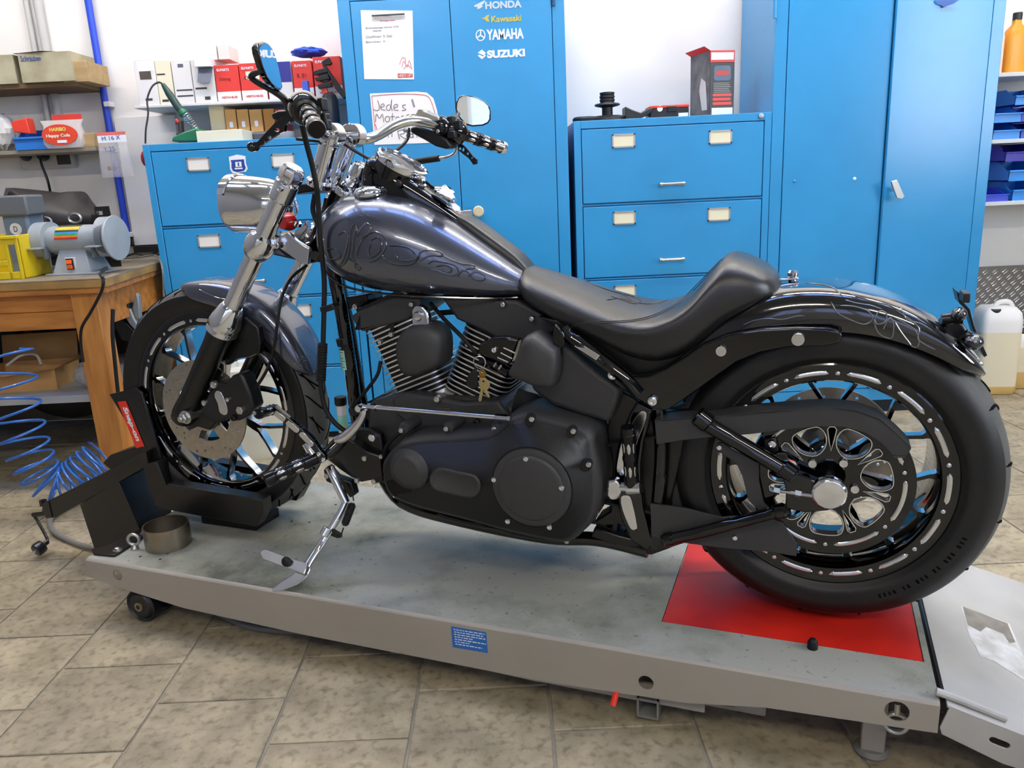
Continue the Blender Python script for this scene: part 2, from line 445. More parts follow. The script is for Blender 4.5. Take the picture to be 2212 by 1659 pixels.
for i in range(-8, 11):
    x = .047+(i+.5)*TX
    off = 1.44 if i % 2 == 0 else 1.44+TY/2
    if i % 2: off = 1.44+TY/2
    for j in range(-1, 9):
        y = off+(j+.5)*TY
        if y > WALL_Y-.02 or y < 1.05: continue
        o = bpy.data.objects.new('tile', tm); COL.objects.link(o); o.parent = floor; o.location = (x, y, 0)
# fluorescent ceiling lamps
tube_m = emat('fluorescent_tube', '#fff5e6', LAMP_POWER)
house_m = mat('lamp_housing', '#e8e8e8', .4)
def ceiling_lamp(x, y, where):
    r = empty('ceiling_lamp', (x, y, ZC-.30), 0, 'long white twin-tube fluorescent lamp hung over the '+where, 'lamp', 'fluorescent ceiling lamps')
    h = MB(); h.box((0, 0, .06), (1.5, .16, .05)); h.box((0, 0, .03), (1.48, .05, .02))
    for q in (-.6, .6): h.rod((q, 0, .085), (q, 0, .30), .006, 8)
    h.obj('housing', house_m, r, bevel=.004)
    for q in (-.045, .045):
        MB().rod((-.73, q, 0.005), (.73, q, 0.005), .014, 12).obj('tube', tube_m, r)
for k, (x, y) in enumerate([(-2.3, 2.85), (-.55, 2.85), (1.2, 2.85), (2.95, 2.85), (-1.2, -1.5), (1.5, -1.5)]):
    ceiling_lamp(x, y, ('workbench', 'tall cabinet with the logos', 'filing cabinet with the carton', 'shelf of oil bottles', 'aisle near the bench wall', 'aisle near the daylight window')[k])

# ================================================================== MOTORCYCLE LIFT (frame: X along the deck to the front wheel, Y to the viewer's side, Z up from the deck)
LZ = BO.z
lift = empty('motorcycle_lift', (BO.x, BO.y, 0), pi-BANG, 'long grey steel motorcycle lift table lowered to the floor', 'lift')
def dirty_paint():
    m = mat('grey_deck_paint', '#a3a69d', .42, 0, .45); nt = m.node_tree; b = nt.nodes['Principled BSDF']; N = nt.nodes.new; L = nt.links.new
    tc = N('ShaderNodeTexCoord')
    n1 = N('ShaderNodeTexNoise'); n1.inputs['Scale'].default_value = 3.2; n1.inputs['Detail'].default_value = 7; n1.inputs['Roughness'].default_value = .65
    n2 = N('ShaderNodeTexNoise'); n2.inputs['Scale'].default_value = 60; n2.inputs['Detail'].default_value = 3
    for n in (n1, n2): L(tc.outputs['Object'], n.inputs['Vector'])
    r = N('ShaderNodeValToRGB'); e = r.color_ramp.elements
    e[0].position = .32; e[0].color = (*lin('#56574b'), 1); e[1].position = .56; e[1].color = (*lin('#a2a297'), 1)
    q = r.color_ramp.elements.new(.42); q.color = (*lin('#87887a'), 1)
    L(n1.outputs['Fac'], r.inputs['Fac'])
    r2 = N('ShaderNodeValToRGB'); e = r2.color_ramp.elements; e[0].position = .27; e[0].color = (.12, .12, .1, 1); e[1].position = .36; e[1].color = (1, 1, 1, 1)
    L(n2.outputs['Fac'], r2.inputs['Fac'])
    mx = N('ShaderNodeMix'); mx.data_type = 'RGBA'; mx.blend_type = 'MULTIPLY'; mx.inputs[0].default_value = .6
    L(r.outputs[0], mx.inputs[6]); L(r2.outputs[0], mx.inputs[7]); L(mx.outputs[2], b.inputs['Base Color'])
    return m
deck_m = dirty_paint()
skirt_m = mat('grey_skirt_paint', '#9b958a', .4, 0, .45, noise=.08, scale=5)
red_m = mat('red_plate_paint', '#d8281a', .42, 0, .4, noise=.25, scale=6, col2='#b01e14')
black_steel = mat('black_steel_paint', '#0c0c0d', .33, 0, .5, noise=.2, scale=12)
YN = .338; XF_, XB_ = 1.908, -.205
zl = -LZ                                   # floor level in this frame... parts sit at z measured from the floor
def LP(x, y, z): return (x, y, z+LZ)
# deck plate with the cut-out for the red drop plate
deck = MB().prism([(XB_, -YN+.01), (XF_-.0, -YN+.01), (XF_, YN-.01), (XB_, YN-.01)], LZ-.006, LZ, 0, holes=[[(.330, .206), (.330, -.206), (XB_+.012, -.206), (XB_+.012, .206)]], plane='xy')
deck.obj('deck', deck_m, lift)
MB().box2(LP(.328, .204, -.008), LP(XB_+.014, -.204, -.0015)).obj('drop_plate', red_m, lift, label='red painted drop-out plate under the rear wheel')
# side skirts: pressed sheet, deeper in the middle
def skirt(y, sgn):
    prof = [(1.908, -.005), (1.912, -.055), (1.75, -.078), (1.58, -.098), (1.2, -.110), (.55, -.1125), (.25, -.098), (.10, -.075), (-.205, -.062), (-.205, -.005)]
    holes = [circ(1.795, -.033, .0165, 16), circ(-.135, -.031, .0215, 20), circ(.338, -.068, .0165, 16)]
    b = MB(); y0, y1 = (y-.004, y) if sgn > 0 else (y, y+.004)
    b.prism(prof, y0, y1, 0, holes=holes)
    # rounded top bend
    secs = []
    for x in (XF_, XB_):
        secs.append([(x, y-sgn*(.010-.010*sin(a)), -.010+.010*cos(a)) for a in [pi/2*k/5 for k in range(6)]]+[(x, y-sgn*(.010-.006*sin(a)), -.010+.006*cos(a)) for a in [pi/2*(5-k)/5 for k in range(6)]])
    b.loft(secs, 0)
    b.xf(Matrix.Translation((0, 0, LZ)))
    return b.obj('side_skirt', skirt_m, lift, fixn=True)
skirt(YN, 1); skirt(-YN, -1)
MB().box2(LP(XF_-.004, -YN+.006, -.06), LP(XF_, YN-.006, -.004)).obj('end_skirt', skirt_m, lift)
MB().box2(LP(XB_, -YN+.006, -.06), LP(XB_+.004, YN-.006, -.004)).obj('end_skirt', skirt_m, lift)
# lower frame: base rails, scissor tube, cross member, feet, castors
b = MB()
for y in (-.24, .24):
    b.box2((1.55, y-.02, .03), (.1, y+.02, .075))
b.box2((1.35, -.26, .035), (1.31, .26, .075)); b.box2((.2, -.26, .035), (.16, .26, .075))
b.obj('base_frame', skirt_m, lift, bevel=.003)
sl = MB(); sl.prism([(1.45, -.105), (1.05, -.122), (.6, -.137), (.22, -.135), (.22, -.09), (1.45, -.09)], YN-.035, YN-.028)
sl.xf(Matrix.Translation((0, 0, LZ))); sl.obj('scissor_arm', skirt_m, lift)
sq = MB(); c0 = B(1399, 1532, YN-.02)
s_ = .0235
for a0, a1 in (((-s_, -s_), (s_, -s_+.004)), ((-s_, s_-.004), (s_, s_)), ((-s_, -s_), (-s_+.004, s_)), ((s_-.004, -s_), (s_, s_))):
    sq.box2((c0.x+a0[0], YN-.02, c0.z+a0[1]+LZ), (c0.x+a1[0], -.3, c0.z+a1[1]+LZ))
sq.obj('square_tube', mat('grey_tube_paint', '#7d7c76', .4), lift)
pp = B(1325, 1505, YN-.012)
rp = MB(); rp.tube([B(1331, 1478, YN-.02)+V(0, 0, LZ), B(1330, 1500, YN)+V(0, 0, LZ), B(1324, 1524, YN+.012)+V(0, 0, LZ)], .0065, 10)
rp.obj('locking_pin', mat('red_pin_plastic', '#e0301c', .4), lift)
# foot
fp = FZ(1880, 1600, 0.0); fp = tob(fp); fx, fy = fp.x, .262
ft = MB(); ft.box2((fx-.0225, fy-.02, .012), (fx+.0225, fy+.02, LZ-.01)); ft.obj('foot_post', mat('grey_foot_paint', '#8b857d', .5), lift, bevel=.003)
MB().lathe([(.033, .0), (.035, .006), (.028, .014), (.012, .016)], (fx, fy, 0), (0, 0, 1), 24).obj('foot_pad', mat('grey_plastic_pad', '#6d6b68', .6), lift)
er = B(1935, 1562, YN-.06)
eb = MB(); eb.tube([(er.x+.021*cos(a), YN-.06, er.z+LZ+.021*sin(a)) for a in [2*pi*k/24 for k in range(24)]], .0048, 10, ring=True); eb.rod((er.x, YN-.06, er.z+LZ+.02), (er.x, YN-.06, er.z+LZ+.045), .006, 10)
eb.obj('lifting_eye', mat('pale_zinc', '#c9c6bd', .3, .8), lift)
# castor
def castor(cx, cy):
    c = MB(); rr = .049
    prof = [(.012, -.016), (.034, -.016), (.040, -.010), (rr-.003, -.016), (rr, -.012), (rr, .012), (rr-.003, .016), (.040, .010), (.034, .016), (.012, .016)]
    c.lathe(prof, (cx, cy, rr), (0, 1, 0), 32, close=True)
    o = c.obj('castor_wheel', mat('black_castor_nylon', '#17171a', .38), lift)
    MB().lathe([(.007, -.022), (.013, -.022), (.013, .022), (.007, .022)], (cx, cy, rr), (0, 1, 0), 18, close=True).obj('hub_bush', mat('bush_brass_grey', '#9a8e76', .4, .7), o)
    MB().rod((cx, cy-.024, rr), (cx, cy+.0225, rr), .007, 12).obj('axle', satin, o)
cc = FZ(275, 1322, .049); cb = tob(cc)
castor(cb.x-.01, .30); castor(cb.x-.01, .235); castor(cb.x-.01, -.30)
MB().box2((cb.x-.03, .258, .04), (cb.x+.02, .279, LZ-.008)).obj('castor_fork', black_steel, lift)
MB().box2((cb.x-.03, -.28, .04), (cb.x+.02, -.262, LZ-.008)).obj('castor_fork', black_steel, lift)
# hose under the table
hz = [tob(FZ(x, y, .015)) for x, y in ((470, 1322), (540, 1352), (640, 1362), (700, 1352), (800, 1340))]
MB().tube([(p.x, min(p.y, .33), .012) for p in cr(hz, 6)], .008, 10).obj('air_line', mat('grey_hose', '#6f6e68', .5), lift)
# blue instruction sticker with white lines of print
bl_m = mat('blue_sticker', '#1f66b4', .35); wh_m = mat('white_print', '#dfe6ef', .5)
sp = [B(x, y, YN+.0006) for x, y in ((974, 1353), (1050, 1366), (1054, 1411), (978, 1398))]
st = MB(); st.add([(p.x, p.y, p.z+LZ) for p in sp]+[(p.x, p.y-.0006, p.z+LZ) for p in sp], [(0, 1, 2, 3), (0, 4, 5, 1), (1, 5, 6, 2), (2, 6, 7, 3), (3, 7, 4, 0)]); so = st.obj('instruction_sticker', bl_m, lift, label='blue instruction sticker with rows of white print')
pr = MB(); random.seed(4)
o_, ux, uy = sp[3], (sp[2]-sp[3]), (sp[0]-sp[3])
for row in range(7):
    x = .06+random.random()*.05; yy = .86-row*.115
    xe = [.95, .9, .96, .6, .97, .5, .85][row]
    while x < xe:
        l = random.uniform(.04, .13)
        a_ = o_+ux*x+uy*yy; b_ = o_+ux*min(x+l, xe)+uy*yy; h = uy*.045
        k = len(pr.v); pr.add([(q.x, YN+.0011, q.z+LZ) for q in (a_, b_, b_+h, a_+h)], [(0, 1, 2, 3)])
        x += l+.025
pr.obj('print', wh_m, so)
# small tapped holes on the deck near the clamp, scratch
for x, y in ((303, 1202), (346, 1208), (362, 1196), (668, 1128), (725, 1090), (630, 1126)):
    c = BZ(x, y, .0004); MB().lathe([(0, 0), (.0042, 0)], (c.x, c.y, c.z+LZ), (0, 0, 1), 12, cap=False).obj('bolt_hole', mat('hole_black', '#050505', .9), lift)
# rubber stop on the deck
c = BZ(1755, 1400, 0)
MB().lathe([(.0105, 0), (.0105, .010), (.0095, .016), (.006, .0215), (0, .0235)], (c.x, c.y, LZ), (0, 0, 1), 18).obj('rubber_stop', rubber, lift)
# ramp hinged to the rear end of the deck
rm_m = mat('grey_ramp_paint', '#b8b7b2', .4, 0, .45, noise=.1, scale=4, col2='#a3a29d')
XR0 = XB_-.012; RL = .62; ra = atan2(LZ-.012, RL)
rmp = empty('ramp', (XR0, 0, LZ), 0, parent=lift)
rp_ = MB(); Mx = Matrix.Rotation(0, 4, 'Y')
def ramp_pt(u, y, n): return (-u*cos(ra)+n*sin(ra)*-1, y, -u*sin(ra)+n*cos(ra))
def rbox(u0, u1, y0, y1, n0, n1, bb):
    bb.hexa([ramp_pt(u0, y0, n0), ramp_pt(u1, y0, n0), ramp_pt(u1, y1, n0), ramp_pt(u0, y1, n0), ramp_pt(u0, y0, n1), ramp_pt(u1, y0, n1), ramp_pt(u1, y1, n1), ramp_pt(u0, y1, n1)])
rbox(0, RL/cos(ra), -YN, YN, -.004, 0, rp_); rp_.obj('ramp_plate', rm_m, rmp, fixn=True)
for sg in (1, -1):
    q = MB(); y0 = sg*YN
    pf = [(0.004, -.003), (.03, -.002), (RL, -.003), (RL, -.02), (.12, -.072), (.012, -.062), (.004, -.05)]
    pts = [(ramp_pt(u, 0, n)[0], ramp_pt(u, 0, n)[2]) for u, n in pf]
    hl = pill(.1, -.033, .034, .013); hl = [(ramp_pt(u, 0, n)[0], ramp_pt(u, 0, n)[2]) for u, n in hl]
    q.prism(pts, y0-.004*sg, y0, 0, holes=[hl]); q.obj('ramp_skirt', rm_m, rmp, fixn=True, bevel=.0015)
q = MB(); q.tube([ramp_pt(-.02, YN-.022, .006), ramp_pt(.02, YN-.022, .008), ramp_pt(.10, YN-.022, .006)], .0075, 10); q.obj('hinge_bar', rm_m, rmp)
MB().rod((XR0+.004, -YN+.03, LZ-.006), (XR0+.004, YN-.03, LZ-.006), .006, 10).obj('hinge_rod', satin, lift)
# torn sticker on the ramp: pale remnants of label
white_lab = mat('torn_white_label', '#d6d7d6', .55, noise=.2, scale=30, col2='#b8b6b0'); grey_lab = mat('torn_label_backing', '#8a847b', .6, noise=.3, scale=40)
def on_ramp(x, y, n=.0008):
    d = ray(x, y)
    P0 = BO+FW*XR0; nn = FW*(-sin(ra))*1.0+V(0, 0, cos(ra)); nn = (V(0, 0, 1)*cos(ra)-FW*sin(ra))
    t = (P0-CAM).dot(nn)/d.dot(nn); q = tob(CAM+d*t); return V(q.x-XR0, q.y, q.z)+V(-sin(ra), 0, cos(ra))*n
def ramp_poly(name, pts, m, n):
    p = [on_ramp(x, y, n) for x, y in pts]; k = len(p)
    q = MB(); q.add(p, [tuple(range(k))]); return q.obj(name, m, rmp, smooth=0)
ramp_poly('sticker', ((2076, 1308), (2180, 1347), (2212, 1420), (2212, 1470), (2150, 1430), (2116, 1418), (2108, 1395), (2098, 1385), (2090, 1360)), white_lab, .0005)
ramp_poly('sticker_backing', ((2079, 1310), (2176, 1347), (2193, 1388), (2180, 1390), (2168, 1370), (2130, 1355), (2118, 1365), (2090, 1350)), grey_lab, .0009)
# ---------------- front wheel clamp bolted to the deck
Lz = V(0, 0, LZ)
def Bl(x, y, Y): return B(x, y, Y)+Lz
clamp = empty('wheel_clamp', (0, 0, 0), 0, parent=lift)
def prism_px(name, pts, Y0, Y1, m, parent, holes=(), bevel=.0015, Yt=None, **k):
    """traced outline at lateral plane Yt (default the nearer one), extruded between Y0 and Y1"""
    Yt = max(Y0, Y1) if Yt is None else Yt
    dz = LZ if parent in (clamp, lift) else 0
    f = lambda q: [(B(x, y, Yt).x, B(x, y, Yt).z+dz) for x, y in q]
    return MB().prism(f(pts), Y0, Y1, 0, holes=[f(h) for h in holes]).obj(name, m, parent, bevel=bevel, fixn=True, **k)
# post, leaning to the front
prism_px('clamp_post', ((172, 1090), (255, 1040), (305, 1150), (252, 1197), (205, 1190)), -.05, .085, black_steel, clamp)
prism_px('clamp_arm', ((92, 1088), (90, 1105), (102, 1120), (120, 1118), (264, 1037), (320, 1005), (314, 975), (250, 1008)), .02, .085, black_steel, clamp)
prism_px('cross_jaw', ((222, 1000), (238, 983), (300, 963), (318, 985), (326, 1006), (262, 1034)), -.05, .03, black_steel, clamp, Yt=.03)
# base flange
fl = [BZ(x, y, .006) for x, y in ((196, 1186), (228, 1180), (312, 1138), (320, 1142), (322, 1152), (256, 1195), (246, 1200), (202, 1196))]
MB().prism([(q.x, q.y) for q in fl], LZ, LZ+.007, plane='xy').obj('clamp_foot', black_steel, clamp, bevel=.002)
for x, y in ((254, 1189), (312, 1152)):
    c = BZ(x, y, .007); bb = MB(); bb.lathe([(.0125, 0), (.0125, .002)], (c.x, c.y, LZ+.007), seg=16); bb.lathe([(.008, .002), (.008, .008), (.005, .0095), (0, .0095)], (c.x, c.y, LZ+.007), seg=6); bb.obj('bolt', zinc, clamp)
# upright jaw with the brand plate, and the two wheel channels
prism_px('upright_plate', ((236, 852), (294, 838), (306, 850), (352, 1005), (330, 1018), (306, 968)), .052, .060, black_steel, clamp, Yt=.06)
prism_px('upright_leg', ((306, 1002), (338, 998), (372, 1082), (336, 1092)), .02, .085, black_steel, clamp)
st_pts = ((253, 872), (268, 866), (271, 868), (312, 958), (310, 966), (296, 968), (294, 965)); 
sp2 = [Bl(x, y, .0615) for x, y in ((254, 868), (272, 866), (312, 964), (294, 968))]
redst = MB().add(sp2, [(0, 3, 2, 1)]).obj('brand_sticker', mat('red_sticker', '#e23120', .35), clamp, label='red brand sticker with white italic letters', smooth=0)
wst = mat('white_sticker_print', '#f2eeee', .45)
text('print', 'Snap-on', .03, frame_mtx(sp2[0]*.80+sp2[1]*.20+(sp2[3]-sp2[0])*.13+V(0, .0008, 0), (sp2[2]-sp2[1]), (sp2[1]-sp2[0])), wst, redst, bold=.0012, width=(sp2[3]-sp2[0]).length*.74, height=(sp2[1]-sp2[0]).length*.66, shear=.2)
# channel for the tyre: wedge box on the near side, and the same on the far side, joined by a floor
def channel(Y0, Y1, name='wheel_channel', m=black_steel):
    prism_px(name, ((336, 1088), (362, 1045), (566, 1080), (568, 1108), (553, 1138), (345, 1098)), Y0, Y1, m, clamp, Yt=.115)
channel(.075, .115); channel(-.115, -.075)
fl2 = [B(x, y, .115) for x, y in ((345, 1098), (553, 1138))]
MB().box2((1.649-.10, -.055, LZ), (1.649+.10, .055, LZ+.0262)).obj('wheel_cradle', black_steel, clamp)
# crank: shaft, arm, knob
ck = MB(); ck.tube([Bl(112, 1108, .05), Bl(72, 1112, .05)], .0075, 12)
ck.tube(cr([Bl(72, 1112, .05), Bl(84, 1130, .055), Bl(101, 1162, .06), Bl(103, 1172, .07)], 4), .0075, 10, flat=(1, .6))
ck.obj('crank', black_steel, clamp)
a_, b_ = Bl(103, 1170, .07), Bl(76, 1191, .115); ax = (b_-a_)
kn = MB(); kn.lathe([(.008, 0), (.0085, ax.length*.28), (.013, ax.length*.32), (.0205, ax.length*.38), (.0225, ax.length*.55), (.0225, ax.length*.9), (.019, ax.length)], a_, ax, 24)
ko = kn.obj('crank_knob', mat('black_knob_plastic', '#141417', .28), clamp)
MB().lathe([(.006, 0), (.006, .003), (.003, .005), (0, .005)], b_, ax, 12).obj('knob_rivet', zinc, ko)
MB().lathe([(.012, 0), (.012, .02)], Bl(95, 1092, .04), (0, 0, 1), 6).obj('adjuster_nut', black_steel, clamp)
prism_px('end_cap', ((92, 1086), (104, 1082), (112, 1118), (98, 1120)), .018, .088, black_steel, clamp)
# air line loop lying behind the clamp
ls = [FZ(x, y, .012) for x, y in ((345, 1075), (300, 1068), (250, 1065), (180, 1080), (130, 1105), (108, 1125), (118, 1150), (160, 1172), (205, 1185), (260, 1196))]
hl_ = MB().tube(cr(ls, 6), .0085, 10).obj('air_line', mat('grey_rubber_hose', '#77756f', .5), None, label='grey rubber air line looped on the floor behind the wheel clamp', cat='hose')

# ---------------- loose things on the deck
c = BZ(365, 1176, 0); sc = BO+FW*c.x+LF*c.y
rr = 47/pxm((c.x, c.y, 0)); hh = .064
MB().lathe([(rr-.004, .003), (rr-.004, hh), (rr, hh), (rr, 0), (rr-.006, 0)], (sc.x, sc.y, LZ+.0004), seg=48, close=True).obj('metal_sleeve', mat('turned_steel', '#a39a8a', .3, 1.0, noise=.2, scale=14), label='short turned steel sleeve standing on the lift deck', cat='sleeve', smooth=40)
c = BZ(292, 1186, 0); ec = BO+FW*c.x+LF*c.y; k = 1/pxm((c.x, c.y, .02))
eb = MB(); ax1 = (FW*.93+LF*.37).normalized()
eb.tube([Vector((0, 0, 22*k))+(ax1*cos(a)+V(0, 0, 1)*sin(a))*12*k for a in [2*pi*i/24 for i in range(24)]], 3.6*k, 10, ring=True)
eb.lathe([(8.5*k, 0), (8.5*k, 3*k), (6*k, 7*k), (4*k, 10*k)], (0, 0, 0), seg=18)
eb.obj('eye_bolt', mat('galvanised_steel', '#b5b3ae', .35, .9), loc=(ec.x, ec.y, LZ), label='galvanised eye bolt standing on the lift deck beside the steel sleeve', cat='eye bolt')

# ================================================================== MOTORCYCLE (frame: X forward, Y to its left side, Z up from the deck)
bike = empty('motorcycle', tuple(BO), pi-BANG, 'black custom cruiser motorcycle with polished cut-out wheels and a grey flamed tank', 'motorcycle')
RA = V(0, 0, .3385); FA = V(1.649, 0, .3735)      # axle centres
def pt(c, r, th, y): return V(c.x-r*cos(th), y, c.z+r*sin(th))
def sub(parent, name, mb, m, **k): return mb.obj(name, m, parent, **k)
paint = None
def candy_paint():
    m = bpy.data.materials.new('candy_grey_paint'); m.use_nodes = True; nt = m.node_tree; b = nt.nodes['Principled BSDF']
    b.inputs['Base Color'].default_value = (*lin('#555a68'), 1); b.inputs['Metallic'].default_value = .75; b.inputs['Roughness'].default_value = .27
    b.inputs['Coat Weight'].default_value = 1.0; b.inputs['Coat Roughness'].default_value = .02
    return m
candy = candy_paint()
black_paint = mat('deep_black_paint', '#050507', .12, 0, .5, coat=1.0)

# ---------------------------------------------------------------- wheels
def wheel(name, C, rt, wt, rim_r, rim_y, slot_r, slot_ph, arm_ph, arm_r, arm_y, tread_depth, label, n_groove, seed):
    """tyre radius/width, rim flange radius/half width, polished slots on the lip, seven forked spokes"""
    h = wt/2
    # rim: lathed lip and barrel
    prof = [(rim_r-.004, rim_y), (rim_r, rim_y-.002), (rim_r+.001, rim_y-.010), (rim_r-.010, rim_y-.014), (rim_r-.010, -rim_y+.014), (rim_r+.001, -rim_y+.010), (rim_r, -rim_y+.002), (rim_r-.004, -rim_y),
            (slot_r-.013, -rim_y), (slot_r-.017, -rim_y+.006), (slot_r-.017, -.02), (slot_r-.019, .0), (slot_r-.017, .02), (slot_r-.017, rim_y-.008), (slot_r-.013, rim_y-.002), (slot_r+.011, rim_y-.002)]
    rim = MB().lathe(prof, C, (0, 1, 0), 96, close=True).obj(name, gloss, bike, label=label, smooth=40)
    # tyre
    if wt > .2:
        tp = [(rim_r-.006, rim_y-.006), (rim_r+.004, rim_y+.002), (rim_r+.014, rim_y+.010), (rim_r+.032, h), (rim_r+.050, h-.001), (rt-.026, h-.014), (rt-.012, h-.033), (rt-.004, h-.065), (rt, 0)]
    else:
        tp = [(rim_r-.006, rim_y-.006), (rim_r+.004, rim_y), (rim_r+.014, rim_y+.006), (rim_r+.035, h), (rim_r+.046, h), (rt-.022, h-.006), (rt-.012, h-.016), (rt-.003, h-.040), (rt, 0)]
    tp = [(p.x, p.y) for p in cr([(a, b, 0) for a, b in tp], 3)]
    full = tp+[(a, -b) for a, b in tp[::-1][1:]]
    ms = [1 if min(full[k][0], full[k+1][0]) > rt-.0225 else 0 for k in range(len(full)-1)]
    ty = MB().lathe(full, C, (0, 1, 0), 120, cap=False, ms=ms); tyre = ty.obj('tyre', [tyre_m, tread_m], rim, smooth=60)
    # tread grooves following the tyre's surface
    def surf(y):                       # radius at lateral y
        y = abs(y)
        for k in range(len(tp)-1):
            if tp[k][1] >= y >= tp[k+1][1] and tp[k][0] > rt-.06: 
                f = (y-tp[k+1][1])/max(1e-9, tp[k][1]-tp[k+1][1]); return tp[k+1][0]+(tp[k][0]-tp[k+1][0])*f
        return rt
    g = MB()
    for i in range(n_groove):
        th0 = 2*pi*i/n_groove
        for sg in (1, -1):
            th1 = th0+(pi/n_groove if sg < 0 else 0)
            if wt > .2:
                pts = [pt(C, surf(y)-.0005, th1+(.15*((y/h))**1.0)+.05*sin(pi*y/h), sg*y) for y in [h*(.14+.70*k/9) for k in range(10)]]
                g.tube(pts, [.0008]+[.0036]*8+[.0008], 6, flat=(1, 1))
                if i % 2 == 0:
                    pts = [pt(C, surf(y)-.0005, th1-.07-.16*(1-y/(h*.45)), sg*y) for y in [h*(.02+.40*k/7) for k in range(8)]]
                    g.tube(pts, [.0008]+[.0036]*6+[.0008], 6)
            else:
                pts = [pt(C, surf(y)-.0005, th1+.20*(y/h)**1.4, sg*y) for y in [h*(.10+.76*k/9) for k in range(10)]]
                g.tube(pts, [.0027]*9+[.0008], 6)
                pts = [pt(C, surf(y)-.0005, th1+.20*(y/h)**1.4-.05+.18*(y/h-.35), sg*y) for y in [h*(.35+.4*k/5) for k in range(6)]]
                if i % 2: g.tube(pts, .0022, 6)
    g.obj('tread_pattern', groove_m, rim, kind='stuff')
    # polished slots and round dimples on the lip, one object each
    def slot_mb(half, wd):
        b = MB(); secs = []
        for k in range(13):
            a = -half+2*half*k/12; e = wd/2*sqrt(max(0.0, 1-max(0, (abs(a)-half*.86)/(half*.14))**2)) if abs(a) > half*.86 else wd/2
            e = max(e, .0004)
            secs.append([(-(slot_r+e)*cos(a), -.001, (slot_r+e)*sin(a)), (-(slot_r+e*.55)*cos(a), .0016, (slot_r+e*.55)*sin(a)), (-(slot_r-e*.55)*cos(a), .0016, (slot_r-e*.55)*sin(a)), (-(slot_r-e)*cos(a), -.001, (slot_r-e)*sin(a))])
        return b.loft(secs, 0, True, True)
    s0 = None
    for k in range(14):
        a = slot_ph+2*pi*k/14
        if s0 is None: s0 = slot_mb(R(8.6), .0125).obj('slot', polished, rim, smooth=50); o = s0
        else: o = link_copy(s0, 'slot', rim)
        o.location = (C.x, rim_y-.0022, C.z); o.rotation_euler = (0, a, 0)
    d0 = None
    for k in range(14):
        a = slot_ph+2*pi*(k+.5)/14; q = pt(C, slot_r, a, rim_y-.0026)
        if d0 is None: d0 = MB().lathe([(.0048, -.001), (.0044, .0012), (.002, .0022), (0, .0024)], (0, 0, 0), (0, 1, 0), 12).obj('dimple', polished, rim); o = d0
        else: o = link_copy(d0, 'dimple', rim)
        o.location = q
    # forked spokes: black faces, polished flanks
    R_out = slot_r-.012; rj = .118 if wt > .2 else .135; r_in = .052; half = pi/14
    def spoke_outline():
        wa = .0085/2; L = []
        def P(r, a, off): return (r*cos(a)-off*sin(a), r*sin(a)+off*cos(a))
        L.append((r_in*cos(.22), -r_in*sin(.22))); L.append((rj*.72, -.0105)); L.append((rj*.93, -.0125))
        a = -half
        for f, e in ((.12, 0), (.45, 0), (.80, 0), (.90, .002), (.96, .007), (1.0, .016)):
            r = rj+(R_out-rj)*f; aa = a*min(1, (f*1.25+.02)**.8) if f < .8 else a
            L.append(P(r, aa, -wa-e))
        for f, e in ((1.0, .016), (.96, .007), (.90, .002), (.80, 0), (.45, 0), (.16, 0)):
            r = rj+(R_out-rj)*f; aa = a*min(1, (f*1.25+.02)**.8) if f < .8 else a
            L.append(P(r, aa, wa+e))
        lower = L
        # inner crotch then mirrored arm
        up = [(x, -y) for x, y in lower[::-1]]
        return lower+[(rj+.004, 0)]+up
    ol = spoke_outline()
    y0, y1 = arm_y-.024, arm_y
    sp0 = None
    for k in range(7):
        a = arm_ph+2*pi*k/7
        if sp0 is None:
            sp0 = MB().prism([(-x, z) for x, z in ol], y0-arm_y, 0, 0, 1).obj('spoke', [gloss, polished], rim, smooth=35, fixn=True); o = sp0
        else: o = link_copy(sp0, 'spoke', rim)
        o.location = (C.x, arm_y, C.z); o.rotation_euler = (0, a, 0)
    MB().lathe([(.0, arm_y+.018), (.036, arm_y+.018), (.042, arm_y+.012), (.058, arm_y+.004), (.060, arm_y-.02), (.058, arm_y-.034), (.045, -rim_y+.01), (0, -rim_y+.01)], C, (0, 1, 0), 40).obj('hub', gloss, rim)
    return rim
fwheel = wheel('front_wheel', FA, .3470, .114, .2770, .046, .2515, R(8.36), R(-29.6+2.1), .235, .020, .006, 'black front wheel with polished slots and forked spokes', 34, 1)
rwheel = wheel('rear_wheel', RA, .3385, .246, .2430, .112, .2215, R(24.43), R(.64-12.86), .205, .066, .006, 'wide black rear wheel with polished slots and forked spokes', 17, 2)
# raised size marking on the rear sidewall
random.seed(9); kk = 0
for i in range(22):
    if i in (4, 7, 11, 14, 18): continue
    a = R(-66+i*2.1); wl = random.uniform(.0035, .0052)
    b = MB(); b.box((0, 0, 0), (wl, .0012, .0085)); o = b.obj('sidewall_letter', groove_m, rwheel); q = pt(RA, .2745, a, .1232); o.location = q; o.rotation_euler = (0, a+pi/2, 0)
# valve
MB().lathe([(.0045, 0), (.0055, .012), (.004, .02), (.0035, .03)], pt(RA, .205, R(100), 0), (0, 0, -1), 10).obj('valve_stem', mat('valve_copper', '#5b4440', .4, .6), rwheel)
